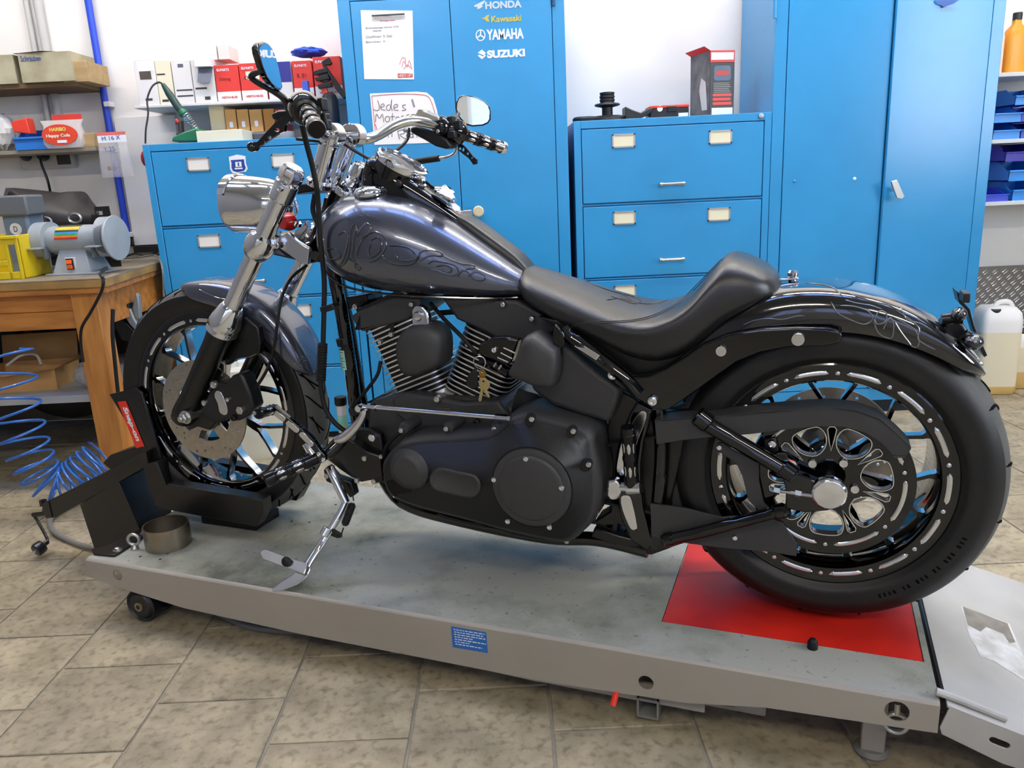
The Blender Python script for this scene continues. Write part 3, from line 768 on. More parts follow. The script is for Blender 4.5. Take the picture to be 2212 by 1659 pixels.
# brake discs with drilled holes
disc_m = mat('brake_disc_steel', '#b8b1a6', .3, 1.0, noise=.15, scale=60)
def disc(C, r, y, t, parent, phase=0., inner=.062, r2=.098):
    holes = []
    for k in range(20):
        a = 2*pi*k/20+phase
        for j, rr in enumerate((r-.011, r-.022, r-.034)):
            if (k+j) % 3 == 0 or j == 1 and k % 2 == 0: holes.append([(C.x+rr*cos(a+j*.09)+.0033*cos(q), C.z+rr*sin(a+j*.09)+.0033*sin(q)) for q in [2*pi*i/10 for i in range(10)]])
    for k in range(5):                # long windows of the carrier
        a0 = 2*pi*k/5+phase+.1; a1 = a0+.86; L = []
        for i in range(9): a = a0+(a1-a0)*i/8; L.append((C.x+(r2-.006)*cos(a), C.z+(r2-.006)*sin(a)))
        for i in range(8, -1, -1): a = a0+.06+(a1-a0-.12)*i/8; L.append((C.x+(r2-.036)*cos(a), C.z+(r2-.036)*sin(a)))
        holes.append(L)
    holes.append(circ(C.x, C.z, .03, 24))
    return MB().prism(circ(C.x, C.z, r, 72), y-t/2, y+t/2, 0, holes=holes).obj('brake_disc', disc_m, parent, fixn=True, smooth=25)
dsc = disc(FA, .1455, .083, .005, fwheel, .35)
for k in range(5):
    a = 2*pi*k/5+.35-.15; q = pt(FA, .052, a, .0855)
    MB().lathe([(.0075, 0), (.0075, .004), (.006, .006), (0, .006)], q, (0, 1, 0), 12).obj('disc_bolt', satin, fwheel)
disc(RA, .144, -.075, .006, rwheel, .1)
# rear belt pulley with seven teardrop windows and slots round its edge
PC = V(0, 0, .3385); PY = .136; pr_ = .158
ph = []
for k in range(7):
    a = R(-90)+2*pi*k/7
    L = [(.060, 0), (.072, .023), (.094, .0325), (.113, .028), (.1185, .012), (.1185, -.012), (.113, -.028), (.094, -.0325), (.072, -.023)]
    L = poly_round(L, 3)
    ph.append([(-(x*cos(a)-y*sin(a)), PC.z+x*sin(a)+y*cos(a)) for x, y in L])
    a += pi/7
    L = [(.066, 0), (.090, .005), (.112, .0085), (.1175, .005), (.1175, -.005), (.112, -.0085), (.090, -.005)]
    ph.append([(-(x*cos(a)-y*sin(a)), PC.z+x*sin(a)+y*cos(a)) for x, y in L])
pul = MB().prism(circ(0, PC.z, pr_, 96), PY-.022, PY, 0, 1, holes=ph)
wr = MB()
for L in ph:
    MB().tube([(x, PY+.0003, z) for x, z in L], .0019, 6, ring=True).obj('window_edge', polished, rwheel)
pulley = pul.obj('belt_pulley', [gloss, polished], rwheel, fixn=True, smooth=25)
MB().lathe([(pr_-.001, PY-.03), (pr_+.003, PY-.03), (pr_+.003, PY-.0005), (pr_-.001, PY-.0005)], PC, (0, 1, 0), 96, close=True).obj('pulley_rim', gloss, rwheel)
s0 = None
for k in range(7):
    a = R(-90)+pi/7+2*pi*k/7
    if s0 is None:
        b = MB(); secs = []
        for i in range(17):
            t = -R(19)+R(38)*i/16; e = .0052 if abs(t) < R(16.5) else .0052*sqrt(max(0.01, 1-((abs(t)-R(16.5))/R(2.5))**2)); rr = .1405
            secs.append([(-(rr+e)*cos(t), -.001, (rr+e)*sin(t)), (-(rr+e*.5)*cos(t), .0014, (rr+e*.5)*sin(t)), (-(rr-e*.5)*cos(t), .0014, (rr-e*.5)*sin(t)), (-(rr-e)*cos(t), -.001, (rr-e)*sin(t))])
        s0 = b.loft(secs, 0).obj('pulley_slot', polished, rwheel, smooth=50); o = s0
    else: o = link_copy(s0, 'pulley_slot', rwheel)
    o.location = (PC.x, PY, PC.z); o.rotation_euler = (0, a, 0)
d0 = None
for k in range(7):
    q = pt(PC, .1405, R(-90)+2*pi*k/7, PY)
    if d0 is None: d0 = MB().lathe([(.0045, -.001), (.004, .0012), (.002, .002), (0, .002)], (0, 0, 0), (0, 1, 0), 12).obj('pulley_dimple', polished, rwheel); o = d0
    else: o = link_copy(d0, 'pulley_dimple', rwheel)
    o.location = q
for k in range(5):
    q = pt(PC, .05, R(60)+2*pi*k/5, PY)
    MB().lathe([(.0095, 0), (.0095, .006), (.008, .009), (0, .009)], q, (0, 1, 0), 14).obj('pulley_bolt', polished, rwheel)

# ---------------------------------------------------------------- helpers for traced parts
def tr(pts, Y): return [(B(x, y, Y).x, B(x, y, Y).z) for x, y in pts]
def plate(name, pts, Y0, Y1, m, parent=bike, Yt=None, holes=(), bevel=.002, rnd=0, ms=None, bseg=2, **k):
    Yt = max(Y0, Y1) if Yt is None else Yt
    P = tr(pts, Yt)
    if rnd: P = poly_round(P, rnd)
    mm = [m, ms] if ms else m
    return MB().prism(P, Y0, Y1, 0, 1 if ms else None, holes=[tr(h, Yt) for h in holes]).obj(name, mm, parent, bevel=bevel, fixn=True, bseg=bseg, **k)
def pipe(name, pts, r, m, parent=bike, seg=12, n=6, **k):
    P = [B(*q) for q in pts]
    if len(P) > 2 and n > 1: P = cr(P, n)
    if isinstance(r, (list, tuple)):
        rr = []
        for i in range(len(P)):
            t = i/(len(P)-1)*(len(r)-1); j = min(int(t), len(r)-2); rr.append(r[j]+(r[j+1]-r[j])*(t-j))
        r = rr
    return MB().tube(P, r, seg).obj(name, m, parent, **k)
def bolt(parent, x, y, Y, r, m=chrome, h=.006, dome=True, name='bolt', hexs=False, ax=(0, 1, 0)):
    b = MB(); c = B(x, y, Y)
    if hexs: b.lathe([(r, -.002), (r, h), (r*.8, h*1.15), (0, h*1.15)], c, ax, 6)
    elif dome: b.lathe([(r, -.002), (r, h*.55), (r*.85, h*.9), (r*.5, h), (r*.5, h*.7), (0, h*.7)], c, ax, 16)
    else: b.lathe([(r, -.002), (r, h*.8), (r*.9, h), (0, h)], c, ax, 16)
    return b.obj(name, m, parent, smooth=35)

# ---------------------------------------------------------------- helpers on free planes
CB = tob(CAM)
def rayb(x, y): d = ray(x, y); return V(d.dot(FW), d.dot(LF), d.z)
def onp(x, y, P0, n): d = rayb(x, y); t = (Vector(P0)-CB).dot(n)/d.dot(n); return CB+d*t
def slab(pts, P0, n, th, m=0, ms=None, mb=None, holes=()):
    """outline traced on the plane (P0, n), given thickness th behind it"""
    n = Vector(n).normalized(); P0 = Vector(P0); u = n.orthogonal().normalized(); w_ = n.cross(u)
    f = lambda L: [((onp(x, y, P0, n)-P0).dot(u), (onp(x, y, P0, n)-P0).dot(w_)) for x, y in L]
    b = MB() if mb is None else mb; k = len(b.v)
    b.prism(f(pts), -th, 0, m, ms, holes=[f(h) for h in holes], plane='xy')
    M4 = Matrix(((u.x, w_.x, n.x, P0.x), (u.y, w_.y, n.y, P0.y), (u.z, w_.z, n.z, P0.z), (0, 0, 0, 1)))
    return b.xf(M4, k)
def bvh_of(o): return BVHTree.FromPolygons([v.co.copy() for v in o.data.vertices], [tuple(p.vertices) for p in o.data.polygons])
def scrolls(name, o, curves, r, m, parent, lift_=.0004, seg=6):
    """painted pinstripes: traced curves laid onto the surface of a part"""
    bv = bvh_of(o); b = MB()
    for c in curves:
        P = cr([(x, y, 0) for x, y in c], 6); run = []
        for q in P:
            h = bv.ray_cast(CB, rayb(q.x, q.y).normalized())
            if h[0] is not None: run.append(h[0]+h[1]*(lift_ if h[1].dot(rayb(q.x, q.y)) < 0 else -lift_))
        if len(run) > 2: b.tube(run, [r*.35]+[r]*(len(run)-2)+[r*.35], seg)
    return b.obj(name, m, parent, kind='stuff')

# ---------------------------------------------------------------- front fender
def fender(name, C, tab, hw, m, parent=bike, th=.0022, n=44, **kw):
    """tab: theta(deg), crown radius, skirt-edge radius, half width"""
    secs = []; tab = sorted(tab)
    a0, a1 = tab[0][0], tab[-1][0]
    for i in range(n+1):
        a = a0+(a1-a0)*i/n; rc, rs, w_ = ci(tab, a); out = []
        K = 20
        for k in range(K+1):
            t = -1+2*k/K; y = w_*math.copysign(min(1, abs(sin(t*pi/2))**.9), t)
            e = abs(t)
            r = rs+(rc-rs)*(1-e**3.2)**.62 if e < 1 else rs
            out.append((r, y))
        inn = [(r-th*2, y*(1-th/w_)) for r, y in out[::-1]]
        secs.append([pt(C, r, R(a), y) for r, y in out+inn])
    return MB().loft(secs, 0).obj(name, m, parent, fixn=True, smooth=50, **kw)
ff_tab = [(101, .352, .344, .030), (98, .358, .338, .050), (92, .362, .322, .066), (82, .367, .312, .072), (66, .376, .312, .074), (52, .379, .314, .074), (39, .374, .318, .073), (27, .365, .326, .068), (21, .360, .336, .056), (17.5, .355, .346, .032)]
ffend = fender('front_fender', FA, ff_tab, .07, candy, label='candy grey front fender with dark flame pinstripes')
stripe = mat('pinstripe_silver', '#7d8188', .3, .4, coat=.5); stripe_d = mat('pinstripe_dark', '#17181c', .3, .2, coat=.8)
scrolls('pinstripe', ffend, [[(430, 625), (460, 640), (490, 648), (500, 655)], [(545, 690), (560, 700), (585, 720), (570, 705)], [(560, 680), (585, 705), (600, 730), (590, 735), (575, 715)], [(600, 720), (622, 760), (640, 785)]], .0012, stripe_d, ffend)
# round fender badge mark
bv_ = bvh_of(ffend); g = MB()
for q in range(4):
    y = 772+q*5; P = []
    for x in range(648, 664, 3):
        h = bv_.ray_cast(CB, rayb(x+q, y-(x-648)*.25).normalized())
        if h[0] is not None: P.append(h[0])
    if len(P) > 2: g.tube(P, .0011, 6)
g.obj('fender_emblem', stripe_d, ffend)

# ---------------------------------------------------------------- fork
fa, fb = V(1.25, 0, .983), V(1.682, 0, .377); fd = (fb-fa).normalized(); FL = (fb-fa).length
def fk(s, Y): q = fa+fd*s; return V(q.x, Y, q.z)
def at_z(z): return (fa.z-z)/-fd.z
fork_l = {}
for Y, nm in ((.12, 'near'), (-.125, 'far')):
    leg = MB().lathe([(.024, .02), (.024, .40)], fk(0, Y), fd, 32).obj('fork_tube', chrome, bike)
    c = MB(); c.lathe([(.026, .372), (.030, .378), (.041, .415), (.043, .425), (.0435, .434), (.0405, .440), (.0405, .444), (.0425, .448), (.0425, .455), (.038, .460)], fk(0, Y), fd, 32); c.obj('fork_collar', chrome, leg)
    s = MB(); s.lathe([(.0365, .455), (.0345, .47), (.0325, .50), (.0315, .62), (.031, .70), (.033, .725), (.034, .75), (.030, .772), (.02, .782), (0, .784)], fk(0, Y), fd, 32); s.obj('fork_slider', satin, leg)
    t = MB(); t.lathe([(.026, -.004), (.0295, .0), (.0295, .045), (.026, .05)], fk(0, Y), fd, 32); t.obj('top_clamp', chrome, leg, bevel=.001)
    cp = MB(); prof = [(.022, -.045), (.028, -.038), (.031, -.028), (.031, -.012), (.027, -.004)]; cp.lathe(prof, fk(0, Y), fd, 8, 0); cp.obj('fork_cap', chrome, leg, bevel=.0025, smooth=20)
    lc = MB(); lc.lathe([(.025, .148), (.033, .155), (.038, .170), (.039, .185), (.036, .20), (.030, .212), (.026, .216)], fk(0, Y), fd, 32); lc.obj('lower_clamp', chrome, leg)
    ax = MB(); q = fk(.735, Y)
    fork_l[nm] = leg
# clamp pinch bolt and axle nut on the near leg
bolt(fork_l['near'], 606, 408, .148, .008, chrome, .008)
nb = MB(); na = V(FA.x, .118, FA.z); nb.lathe([(.019, .0), (.019, .004)], na+V(0, .034, 0), (0, 1, 0), 20); nb.lathe([(.0145, .004), (.0145, .016), (.012, .018)], na+V(0, .034, 0), (0, 1, 0), 6); nb.lathe([(.008, .018), (.008, .025), (.006, .027), (0, .027)], na+V(0, .034, 0), (0, 1, 0), 14)
nb.obj('axle_nut', zinc, fork_l['near'])
MB().rod(V(FA.x, -.15, FA.z), V(FA.x, .152, FA.z), .0125, 20).obj('axle', zinc, fwheel)
# triple trees: top bridge and lower bridge (black), polished lower brace
tb = MB()
q0, q1 = fk(.022, .12), fk(.022, -.125)
tb.hexa([(q0.x+.012, .10, q0.z-.012), (1.19, .03, .965), (1.19, -.03, .965), (q0.x+.012, -.10, q0.z-.012), (q0.x+.002, .10, q0.z+.012), (1.18, .03, .985), (1.18, -.03, .985), (q0.x+.002, -.10, q0.z+.012)])
tb.obj('top_bridge', satin, bike, bevel=.004, fixn=True)
lo = fk(.185, 0)
b = MB(); b.hexa([(lo.x+.0, .10, lo.z-.02), (lo.x-.09, .035, lo.z-.055), (lo.x-.09, -.035, lo.z-.055), (lo.x+.0, -.10, lo.z-.02), (lo.x+.01, .10, lo.z+.02), (lo.x-.075, .035, lo.z-.005), (lo.x-.075, -.035, lo.z-.005), (lo.x+.01, -.10, lo.z+.02)])
b.obj('lower_bridge', gloss, bike, bevel=.006, fixn=True)
plate('brace_plate', ((590, 520), (622, 502), (640, 520), (668, 537), (664, 572), (648, 568), (612, 542), (598, 532)), .085, .098, polished, bike, bevel=.002)
bolt(bike, 595, 530, .11, .009, chrome, .008)
plate('horn_bracket', ((636, 500), (652, 488), (662, 476), (664, 492), (650, 510), (640, 530), (632, 520)), -.02, .0, polished, bike)
# steering neck with top ring and stem cap
MB().lathe([(.034, -.02), (.034, .16), (.042, .165), (.042, .19)], V(1.165, 0, .955), (fd.x, 0, fd.z), 28).obj('steering_head', gloss, bike)
st = V(1.15, 0, .975)
MB().lathe([(.052, .012), (.054, .006), (.052, -.004), (.044, -.008)], V(1.158, 0, .955), (-fd.x, 0, -fd.z), 36).obj('stem_ring', chrome, bike)
kb = MB(); b0 = V(1.147, 0, .965); upv = V(-fd.x, 0, -fd.z)
kb.lathe([(.03, -.004), (.03, .006), (.022, .012), (.018, .02), (.0215, .026), (.0235, .034), (.0235, .056), (.021, .064), (.012, .069), (0, .070)], b0, upv, 18); kb.obj('stem_cap', chrome, bike)
for k in range(10):
    a = 2*pi*k/10; u = upv.orthogonal().normalized(); w_ = upv.cross(u)
    MB().ball(b0+upv*.009+(u*cos(a)+w_*sin(a))*.027, .0052, 0, 8).obj('stem_stud', chrome, bike)
# ---------------------------------------------------------------- headlight
hl = MB(); hc = V(1.325, 0, .925); ha = V(1, 0, .06)
hl.lathe([(0, 0), (.022, .002), (.044, .018), (.060, .045), (.069, .080), (.0735, .125), (.0755, .165), (.0765, .178), (.0735, .186), (.0715, .180), (0, .178)], hc, ha, 48)
hlo = hl.obj('headlight', chrome, bike, smooth=60, label='chrome bullet headlight')
MB().lathe([(.071, .180), (.060, .189), (.03, .194), (0, .196)], hc, ha, 40, cap=False).obj('lens', mat('headlight_glass', '#c9d4dc', .08, 0, .6, trans=.6), hlo)
vis = MB(); secs = []
for k in range(19):
    a = R(20)+R(140)*k/18; e = sin(pi*k/18)
    def hp(r, h, a=a): 
        axn = ha.normalized(); u = V(0, 1, 0); w_ = V(-axn.z, 0, axn.x); return hc+axn*h+(u*cos(a)+w_*sin(a))*r
    secs.append([hp(.0765, .165), hp(.0795, .168), hp(.0785, .186+.010*e), hp(.0765, .186+.010*e)])
vis.loft(secs, 0); vis.obj('visor', chrome, hlo, fixn=True)
MB().lathe([(.008, 0), (.008, .012), (.005, .016), (0, .016)], B(527, 435, .05), (0, 1, 0), 10).obj('adjuster_screw', chrome, hlo)
MB().rod(V(1.40, 0, .80), V(1.40, 0, .86), .014, 16).obj('headlight_stalk', chrome, hlo)
MB().lathe([(.022, 0), (.024, .01), (.018, .03), (0, .032)], B(630, 478, .04), (.3, 1, 0), 18).obj('horn_lamp', mat('red_lamp_plastic', '#c02020', .25), bike)
bolt(bike, 645, 484, .06, .009, chrome, .01, hexs=True)
# ---------------------------------------------------------------- bars, risers, controls
def riser(x0, y0, x1, y1, Y, r):
    a, b_ = B(x0, y0, Y), B(x1, y1, Y); d = b_-a; L = d.length
    o = MB().lathe([(r*1.25, 0), (r*1.25, .012), (r, .018), (r, L*.86), (r*1.06, L*.88), (r*1.06, L)], a, d, 28).obj('riser', chrome, bike)
    c = MB(); ap = b_+d.normalized()*.004; c.lathe([(.0275, -.017), (.030, -.014), (.030, .014), (.0275, .017)], ap, (0.12, 1, 0), 28); c.obj('riser_clamp', chrome, o)
    return ap
rl = riser(686, 402, 716, 296, .05, .0245); rr_ = riser(722, 398, 762, 296, -.05, .0205)
bar_px = [(706, 292, .07), (728, 291, 0.0), (752, 296, -.045), (790, 300, -.085), (818, 291, -.125), (850, 272, -.17), (880, 262, -.205), (908, 262, -.235), (935, 268, -.26), (965, 277, -.29), (1040, 303, -.37), (1085, 319, -.415)]
bp = [B(*q) for q in bar_px]
lp = [B(690, 282, .10), B(668, 245, .17), B(655, 232, .215), B(656, 236, .25), B(666, 248, .30), B(684, 279, .42)]
MB().tube(cr(lp[::-1]+bp, 6), .0135, 16).obj('handlebar', mat('brushed_chrome_bar', '#d8d5cf', .14, 1.0), bike)
# grips with polished inserts
def grip(a, b_, name, capm):
    d = (b_-a); L = d.length; ax = d.normalized(); r = .0165
    prof = [(.0175, 0), (.0185, .004), (.0175, .008), (r, .010)]
    for q in (.36, .68): prof += [(r, L*q-.012), (.0182, L*q-.010), (.0182, L*q-.004), (.0172, L*q-.002), (.0182, L*q), (.0182, L*q+.006), (r, L*q+.008)]
    prof += [(r, L*.9), (.0182, L*.91), (.0182, L*.96), (.0155, L)]
    g = MB().lathe(prof, a, ax, 28).obj(name, mat('anodised_black', '#0d0d0f', .2, .3), bike)
    MB().lathe([(.0185, L*.93), (.0185, L*.985), (.0165, L+.004), (.0, L+.005)], a, ax, 28, mcap=1).obj('grip_end', capm, g)
    u = ax.orthogonal().normalized(); w_ = ax.cross(u)
    for s0, s1 in ((.07, .31), (.42, .64), (.74, .88)):
        for k in range(8):
            t = 2*pi*k/8; rad = (u*cos(t)+w_*sin(t)); c = a+ax*(L*(s0+s1)/2)+rad*(r-.0016)
            M3 = Matrix((ax, rad.cross(ax), rad)).transposed()
            MB().ball(c, (L*(s1-s0)/2, .0046, .0026), 0, 10, M3).obj('grip_insert', polished, g)
    return g
gL0, gL1 = B(661, 240, .305), B(684, 279, .425)
grip(gL0, gL1, 'grip', mat('grip_cap_dark', '#171312', .3, .6))
grip(B(1000, 290, -.325), B(1088, 320, -.425), 'grip', chrome)
# left switch housing, clutch perch and lever
axl = (gL1-gL0).normalized()
hs = MB(); hs.lathe([(.018, -.062), (.030, -.058), (.034, -.045), (.034, -.012), (.031, -.004), (.020, 0)], gL0, axl, 28); hso = hs.obj('switch_housing', gloss, bike)
hs2 = MB(); hs2.lathe([(.024, .0), (.024, .007), (.019, .010)], gL0, axl, 28); hs2.obj('housing_collar', satin, hso)
for px, sz in (((694, 226), .013), ((701, 258), .012), ((705, 270), .011)):
    MB().box(B(px[0], px[1], .27), (sz*1.6, sz*1.6, sz*2)).obj('switch_button', plast, hso, bevel=.003)
plate('clutch_perch', ((588, 258), (584, 246), (600, 238), (634, 236), (642, 228), (655, 240), (660, 268), (648, 272), (632, 262), (618, 268), (604, 262)), .235, .268, satin, bike, bevel=.004)
plate('clutch_lever', ((536, 310), (548, 307), (556, 306), (600, 258), (634, 240), (640, 252), (616, 270), (614, 284), (600, 290), (560, 316), (552, 326), (541, 328), (535, 320)), .262, .270, gloss, bike, bevel=.002, holes=[circ(598, 281, 5.5, 12, 4.5), circ(582, 297, 4.2, 10, 3.6), circ(570, 307, 3.2, 10, 2.7)], label='black clutch lever with drilled holes')
MB().ball(B(544, 317, .266), .0115, 0, 14).obj('lever_ball', gloss, bike)
pipe('clutch_cable', [(652, 268, .25), (662, 310, .22), (675, 360, .20), (684, 405, .19), (688, 450, .17), (692, 520, .16), (700, 600, .15), (700, 660, .15), (698, 740, .15), (697, 790, .15), (693, 830, .15), (702, 880, .15), (722, 912, .15), (750, 935, .14)], .0062, rubber, n=8, label='black clutch cable running down past the tank')
ad = MB(); A0, A1 = B(697, 742, .15), B(693, 824, .15); d = A1-A0; pf = [(.008, 0)]
for k in range(14): pf += [(.0125, d.length*(k+.15)/14), (.0125, d.length*(k+.6)/14), (.0098, d.length*(k+.72)/14), (.0098, d.length*(k+.95)/14)]
pf.append((.008, d.length)); ad.lathe(pf, A0, d, 18); ad.obj('cable_boot', rubber, bike)
plate('cable_clip', ((690, 664), (716, 656), (722, 664), (706, 674), (692, 675)), .135, .165, plast, bike)
# mirror, left
mir = mat('mirror_glass', '#dfe6ee', .02, 1.0)
def mirror_normal(c, target):          # the glass is turned so that the camera sees the given place in it
    wc = BO+FW*c.x+LF*c.y+V(0, 0, c.z); a = (CAM-wc).normalized()+(Vector(target)-wc).normalized(); return V(a.dot(FW), a.dot(LF), a.z).normalized()
mc = B(583, 143, .36); mn = mirror_normal(mc, (.05, 3.56, 1.62))
ml_px = [(571, 89), (579, 92), (588, 103), (596, 122), (603, 148), (608, 172), (611, 188), (608, 195), (600, 194), (588, 185), (576, 168), (566, 145), (558, 118), (556, 101), (561, 93)]
mo = slab(ml_px, mc, mn, .012).obj('mirror', gloss, bike, bevel=.003, fixn=True, label='black bar mirror seen at a slant')
inn = [(583+(x-583)*.88+1.5, 143+(y-143)*.91) for x, y in ml_px]
slab(inn, mc+mn*.0012, mn, .001).obj('mirror_glass', mir, mo, fixn=True, smooth=0)
pipe('mirror_stem', [(570, 152, .345), (551, 158, .335), (543, 167, .33), (560, 180, .32), (590, 196, .30), (614, 214, .285), (628, 242, .27)], [.006, .0065, .0065, .0065, .007, .0075, .009], satin, mo, n=5)
# right side: controls, lever, mirror, master cylinder
rc0, rc1 = B(940, 270, -.262), B(1002, 291, -.328); d = rc1-rc0; L = d.length
rh = MB().lathe([(.017, 0), (.027, .004), (.030, .012), (.030, L*.3), (.028, L*.34), (.031, L*.4), (.033, L*.55), (.033, L*.86), (.029, L*.95), (.019, L)], rc0, d, 28).obj('switch_housing', gloss, bike)
for px in ((976, 265), (991, 274)): MB().box(B(*px, -.285)+V(0, 0, .004), (.018, .02, .026)).obj('switch_button', plast, rh, bevel=.003)
MB().box(B(977, 291, -.27), (.024, .02, .020)).obj('turn_signal_button', plast, rh, bevel=.003)
bolt(rh, 946, 284, -.238, .005, zinc, .003)
plate('master_cylinder', ((886, 274), (900, 272), (938, 285), (965, 300), (975, 318), (962, 322), (940, 316), (916, 302), (886, 286)), -.30, -.255, satin, bike, bevel=.005)
plate('reservoir', ((895, 252), (902, 236), (912, 236), (914, 240), (946, 252), (948, 260), (938, 262)), -.30, -.25, mat('reservoir_grey', '#b9b5a8', .3, .6), bike, bevel=.003)
plate('brake_lever', ((985, 312), (994, 309), (1006, 318), (1022, 338), (1030, 344), (1030, 354), (1022, 356), (1018, 350), (1012, 342), (990, 325)), -.335, -.327, satin, bike, bevel=.002, holes=[circ(993, 321, 3, 10, 3), circ(1000, 323, 3, 10, 4), circ(1010, 332, 2.5, 10, 3), circ(1019, 341, 2, 8, 2.5)])
pipe('throttle_rod', [(987, 312, -.30), (984, 328, -.31), (970, 338, -.32), (946, 342, -.33)], .0042, chrome)
pipe('throttle_tube', [(948, 342, -.33), (920, 346, -.335), (896, 350, -.34)], .009, rubber, n=3)
pipe('brake_line', [(884, 282, -.24), (880, 300, -.23), (868, 315, -.2), (848, 330, -.15)], .0045, plast)
MB().lathe([(.007, 0), (.009, .008), (.006, .016)], B(884, 280, -.25), (1, 0, 0), 12).obj('banjo_bolt', chrome, bike)
mc = B(1020, 238, -.40); mn = mirror_normal(mc, (.6, -4.2, 2.5))
mr_px = [(985, 222), (989, 211), (998, 205), (1010, 205), (1030, 210), (1048, 219), (1057, 228), (1060, 240), (1060, 258), (1055, 266), (1044, 271), (1020, 273), (1004, 268), (990, 252), (984, 236)]
mo = slab(mr_px, mc, mn, .014).obj('mirror', gloss, bike, bevel=.003, fixn=True, label='black framed bar mirror with its glass to the camera')
inn = [(1021+(x-1021)*.92, 239+(y-239)*.92) for x, y in mr_px]
slab(inn, mc+mn*.0012, mn, .001).obj('mirror_glass', mir, mo, fixn=True, smooth=0)
pipe('mirror_stem', [(990, 262, -.30), (984, 252, -.33), (990, 246, -.38)], .006, satin, mo, n=4)
# cables at the bars
pipe('throttle_cable', [(640, 300, .10), (690, 305, .05), (735, 308, .0), (765, 325, -.02), (800, 345, -.03)], .004, plast, n=6)
pipe('harness', [(680, 420, .06), (676, 455, .06), (690, 490, .06), (706, 510, .05)], .006, rubber)
pipe('harness', [(706, 430, .03), (700, 470, .05), (715, 500, .06)], .007, rubber)
pipe('brake_hose', [(664, 572, -.03), (630, 600, .0), (610, 640, .06), (600, 690, .085), (592, 750, .09), (576, 800, .09), (545, 850, .1)], .0042, rubber, n=8)
# ---------------------------------------------------------------- front brake caliper and bracket
cal = plate('caliper', ((455, 838), (472, 824), (486, 830), (500, 812), (515, 806), (524, 812), (540, 850), (548, 880), (536, 898), (514, 910), (490, 905), (470, 915), (444, 905), (432, 880)), .078, .125, mat('caliper_black', '#101112', .45), bike, bevel=.006, label='black front brake caliper with a polished inlay')
plate('caliper_inlay', ((466, 845), (475, 846), (482, 858), (490, 880), (491, 892), (484, 897), (474, 890), (470, 872), (463, 856)), .124, .1275, polished, cal, rnd=3, bevel=.001)
for x, y, r in ((464, 830, .011), (444, 869, .009), (522, 885, .012), (495, 862, .007), (507, 902, .009)): bolt(cal, x, y, .126, r, zinc if x != 507 else satin, .010, hexs=(x == 522))
plate('caliper_bracket', ((400, 905), (420, 872), (440, 862), (462, 850), (474, 905), (452, 930), (425, 922), (408, 930)), .094, .112, satin, bike, bevel=.004)
plate('fender_bracket', ((480, 700), (530, 686), (556, 706), (562, 740), (560, 764), (536, 772), (512, 775), (490, 790), (474, 770), (470, 735)), .072, .094, satin, bike, bevel=.004)
for x, y in ((483, 782), (441, 748)): bolt(bike, x, y, .098, .006, zinc, .006)
plate('fork_guard', ((476, 786), (484, 780), (486, 806), (478, 812)), .09, .1, polished, bike)

# ---------------------------------------------------------------- tank
def lofted(name, stations, m, shape, n=40, K=40, parent=bike, e0=None, **k):
    """stations: X, z_top, z_bottom, half width, z_of_widest; superellipse sections"""
    st = sorted(stations); x0, x1 = st[0][0], st[-1][0]; secs = []
    for i in range(n+1):
        f = i/n; X = x0+(x1-x0)*f; zt, zb, w_, zm, et, eb = ci(st, X); sec = []
        for j in range(K):
            a = 2*pi*j/K; c, s = cos(a), sin(a)
            e = et if s >= 0 else eb
            y = w_*math.copysign(abs(c)**(2/e), c); z = zm+((zt-zm) if s >= 0 else (zm-zb))*math.copysign(abs(s)**(2/e), s)
            sec.append((X, y, z))
        secs.append(sec)
    return MB().loft(secs, 0).obj(name, m, parent, fixn=True, smooth=60, **k)
tank_st = [(.645, .722, .708, .015, .714, 2.2, 2.2), (.66, .742, .700, .060, .717, 2.2, 2.4), (.69, .768, .698, .088, .727, 2.2, 2.5), (.75, .812, .698, .118, .742, 2.3, 2.6), (.85, .880, .700, .148, .775, 2.4, 2.7), (.95, .934, .704, .166, .805, 2.4, 2.7), (1.05, .957, .712, .172, .83, 2.4, 2.6), (1.12, .955, .726, .158, .838, 2.3, 2.5), (1.17, .938, .748, .132, .842, 2.2, 2.3), (1.20, .912, .775, .100, .843, 2.1, 2.2), (1.213, .88, .808, .055, .843, 2, 2), (1.217, .855, .832, .018, .843, 2, 2)]
tank = lofted('fuel_tank', tank_st, candy, None, n=64, K=56, label='candy grey stretched fuel tank with scroll pinstripes')
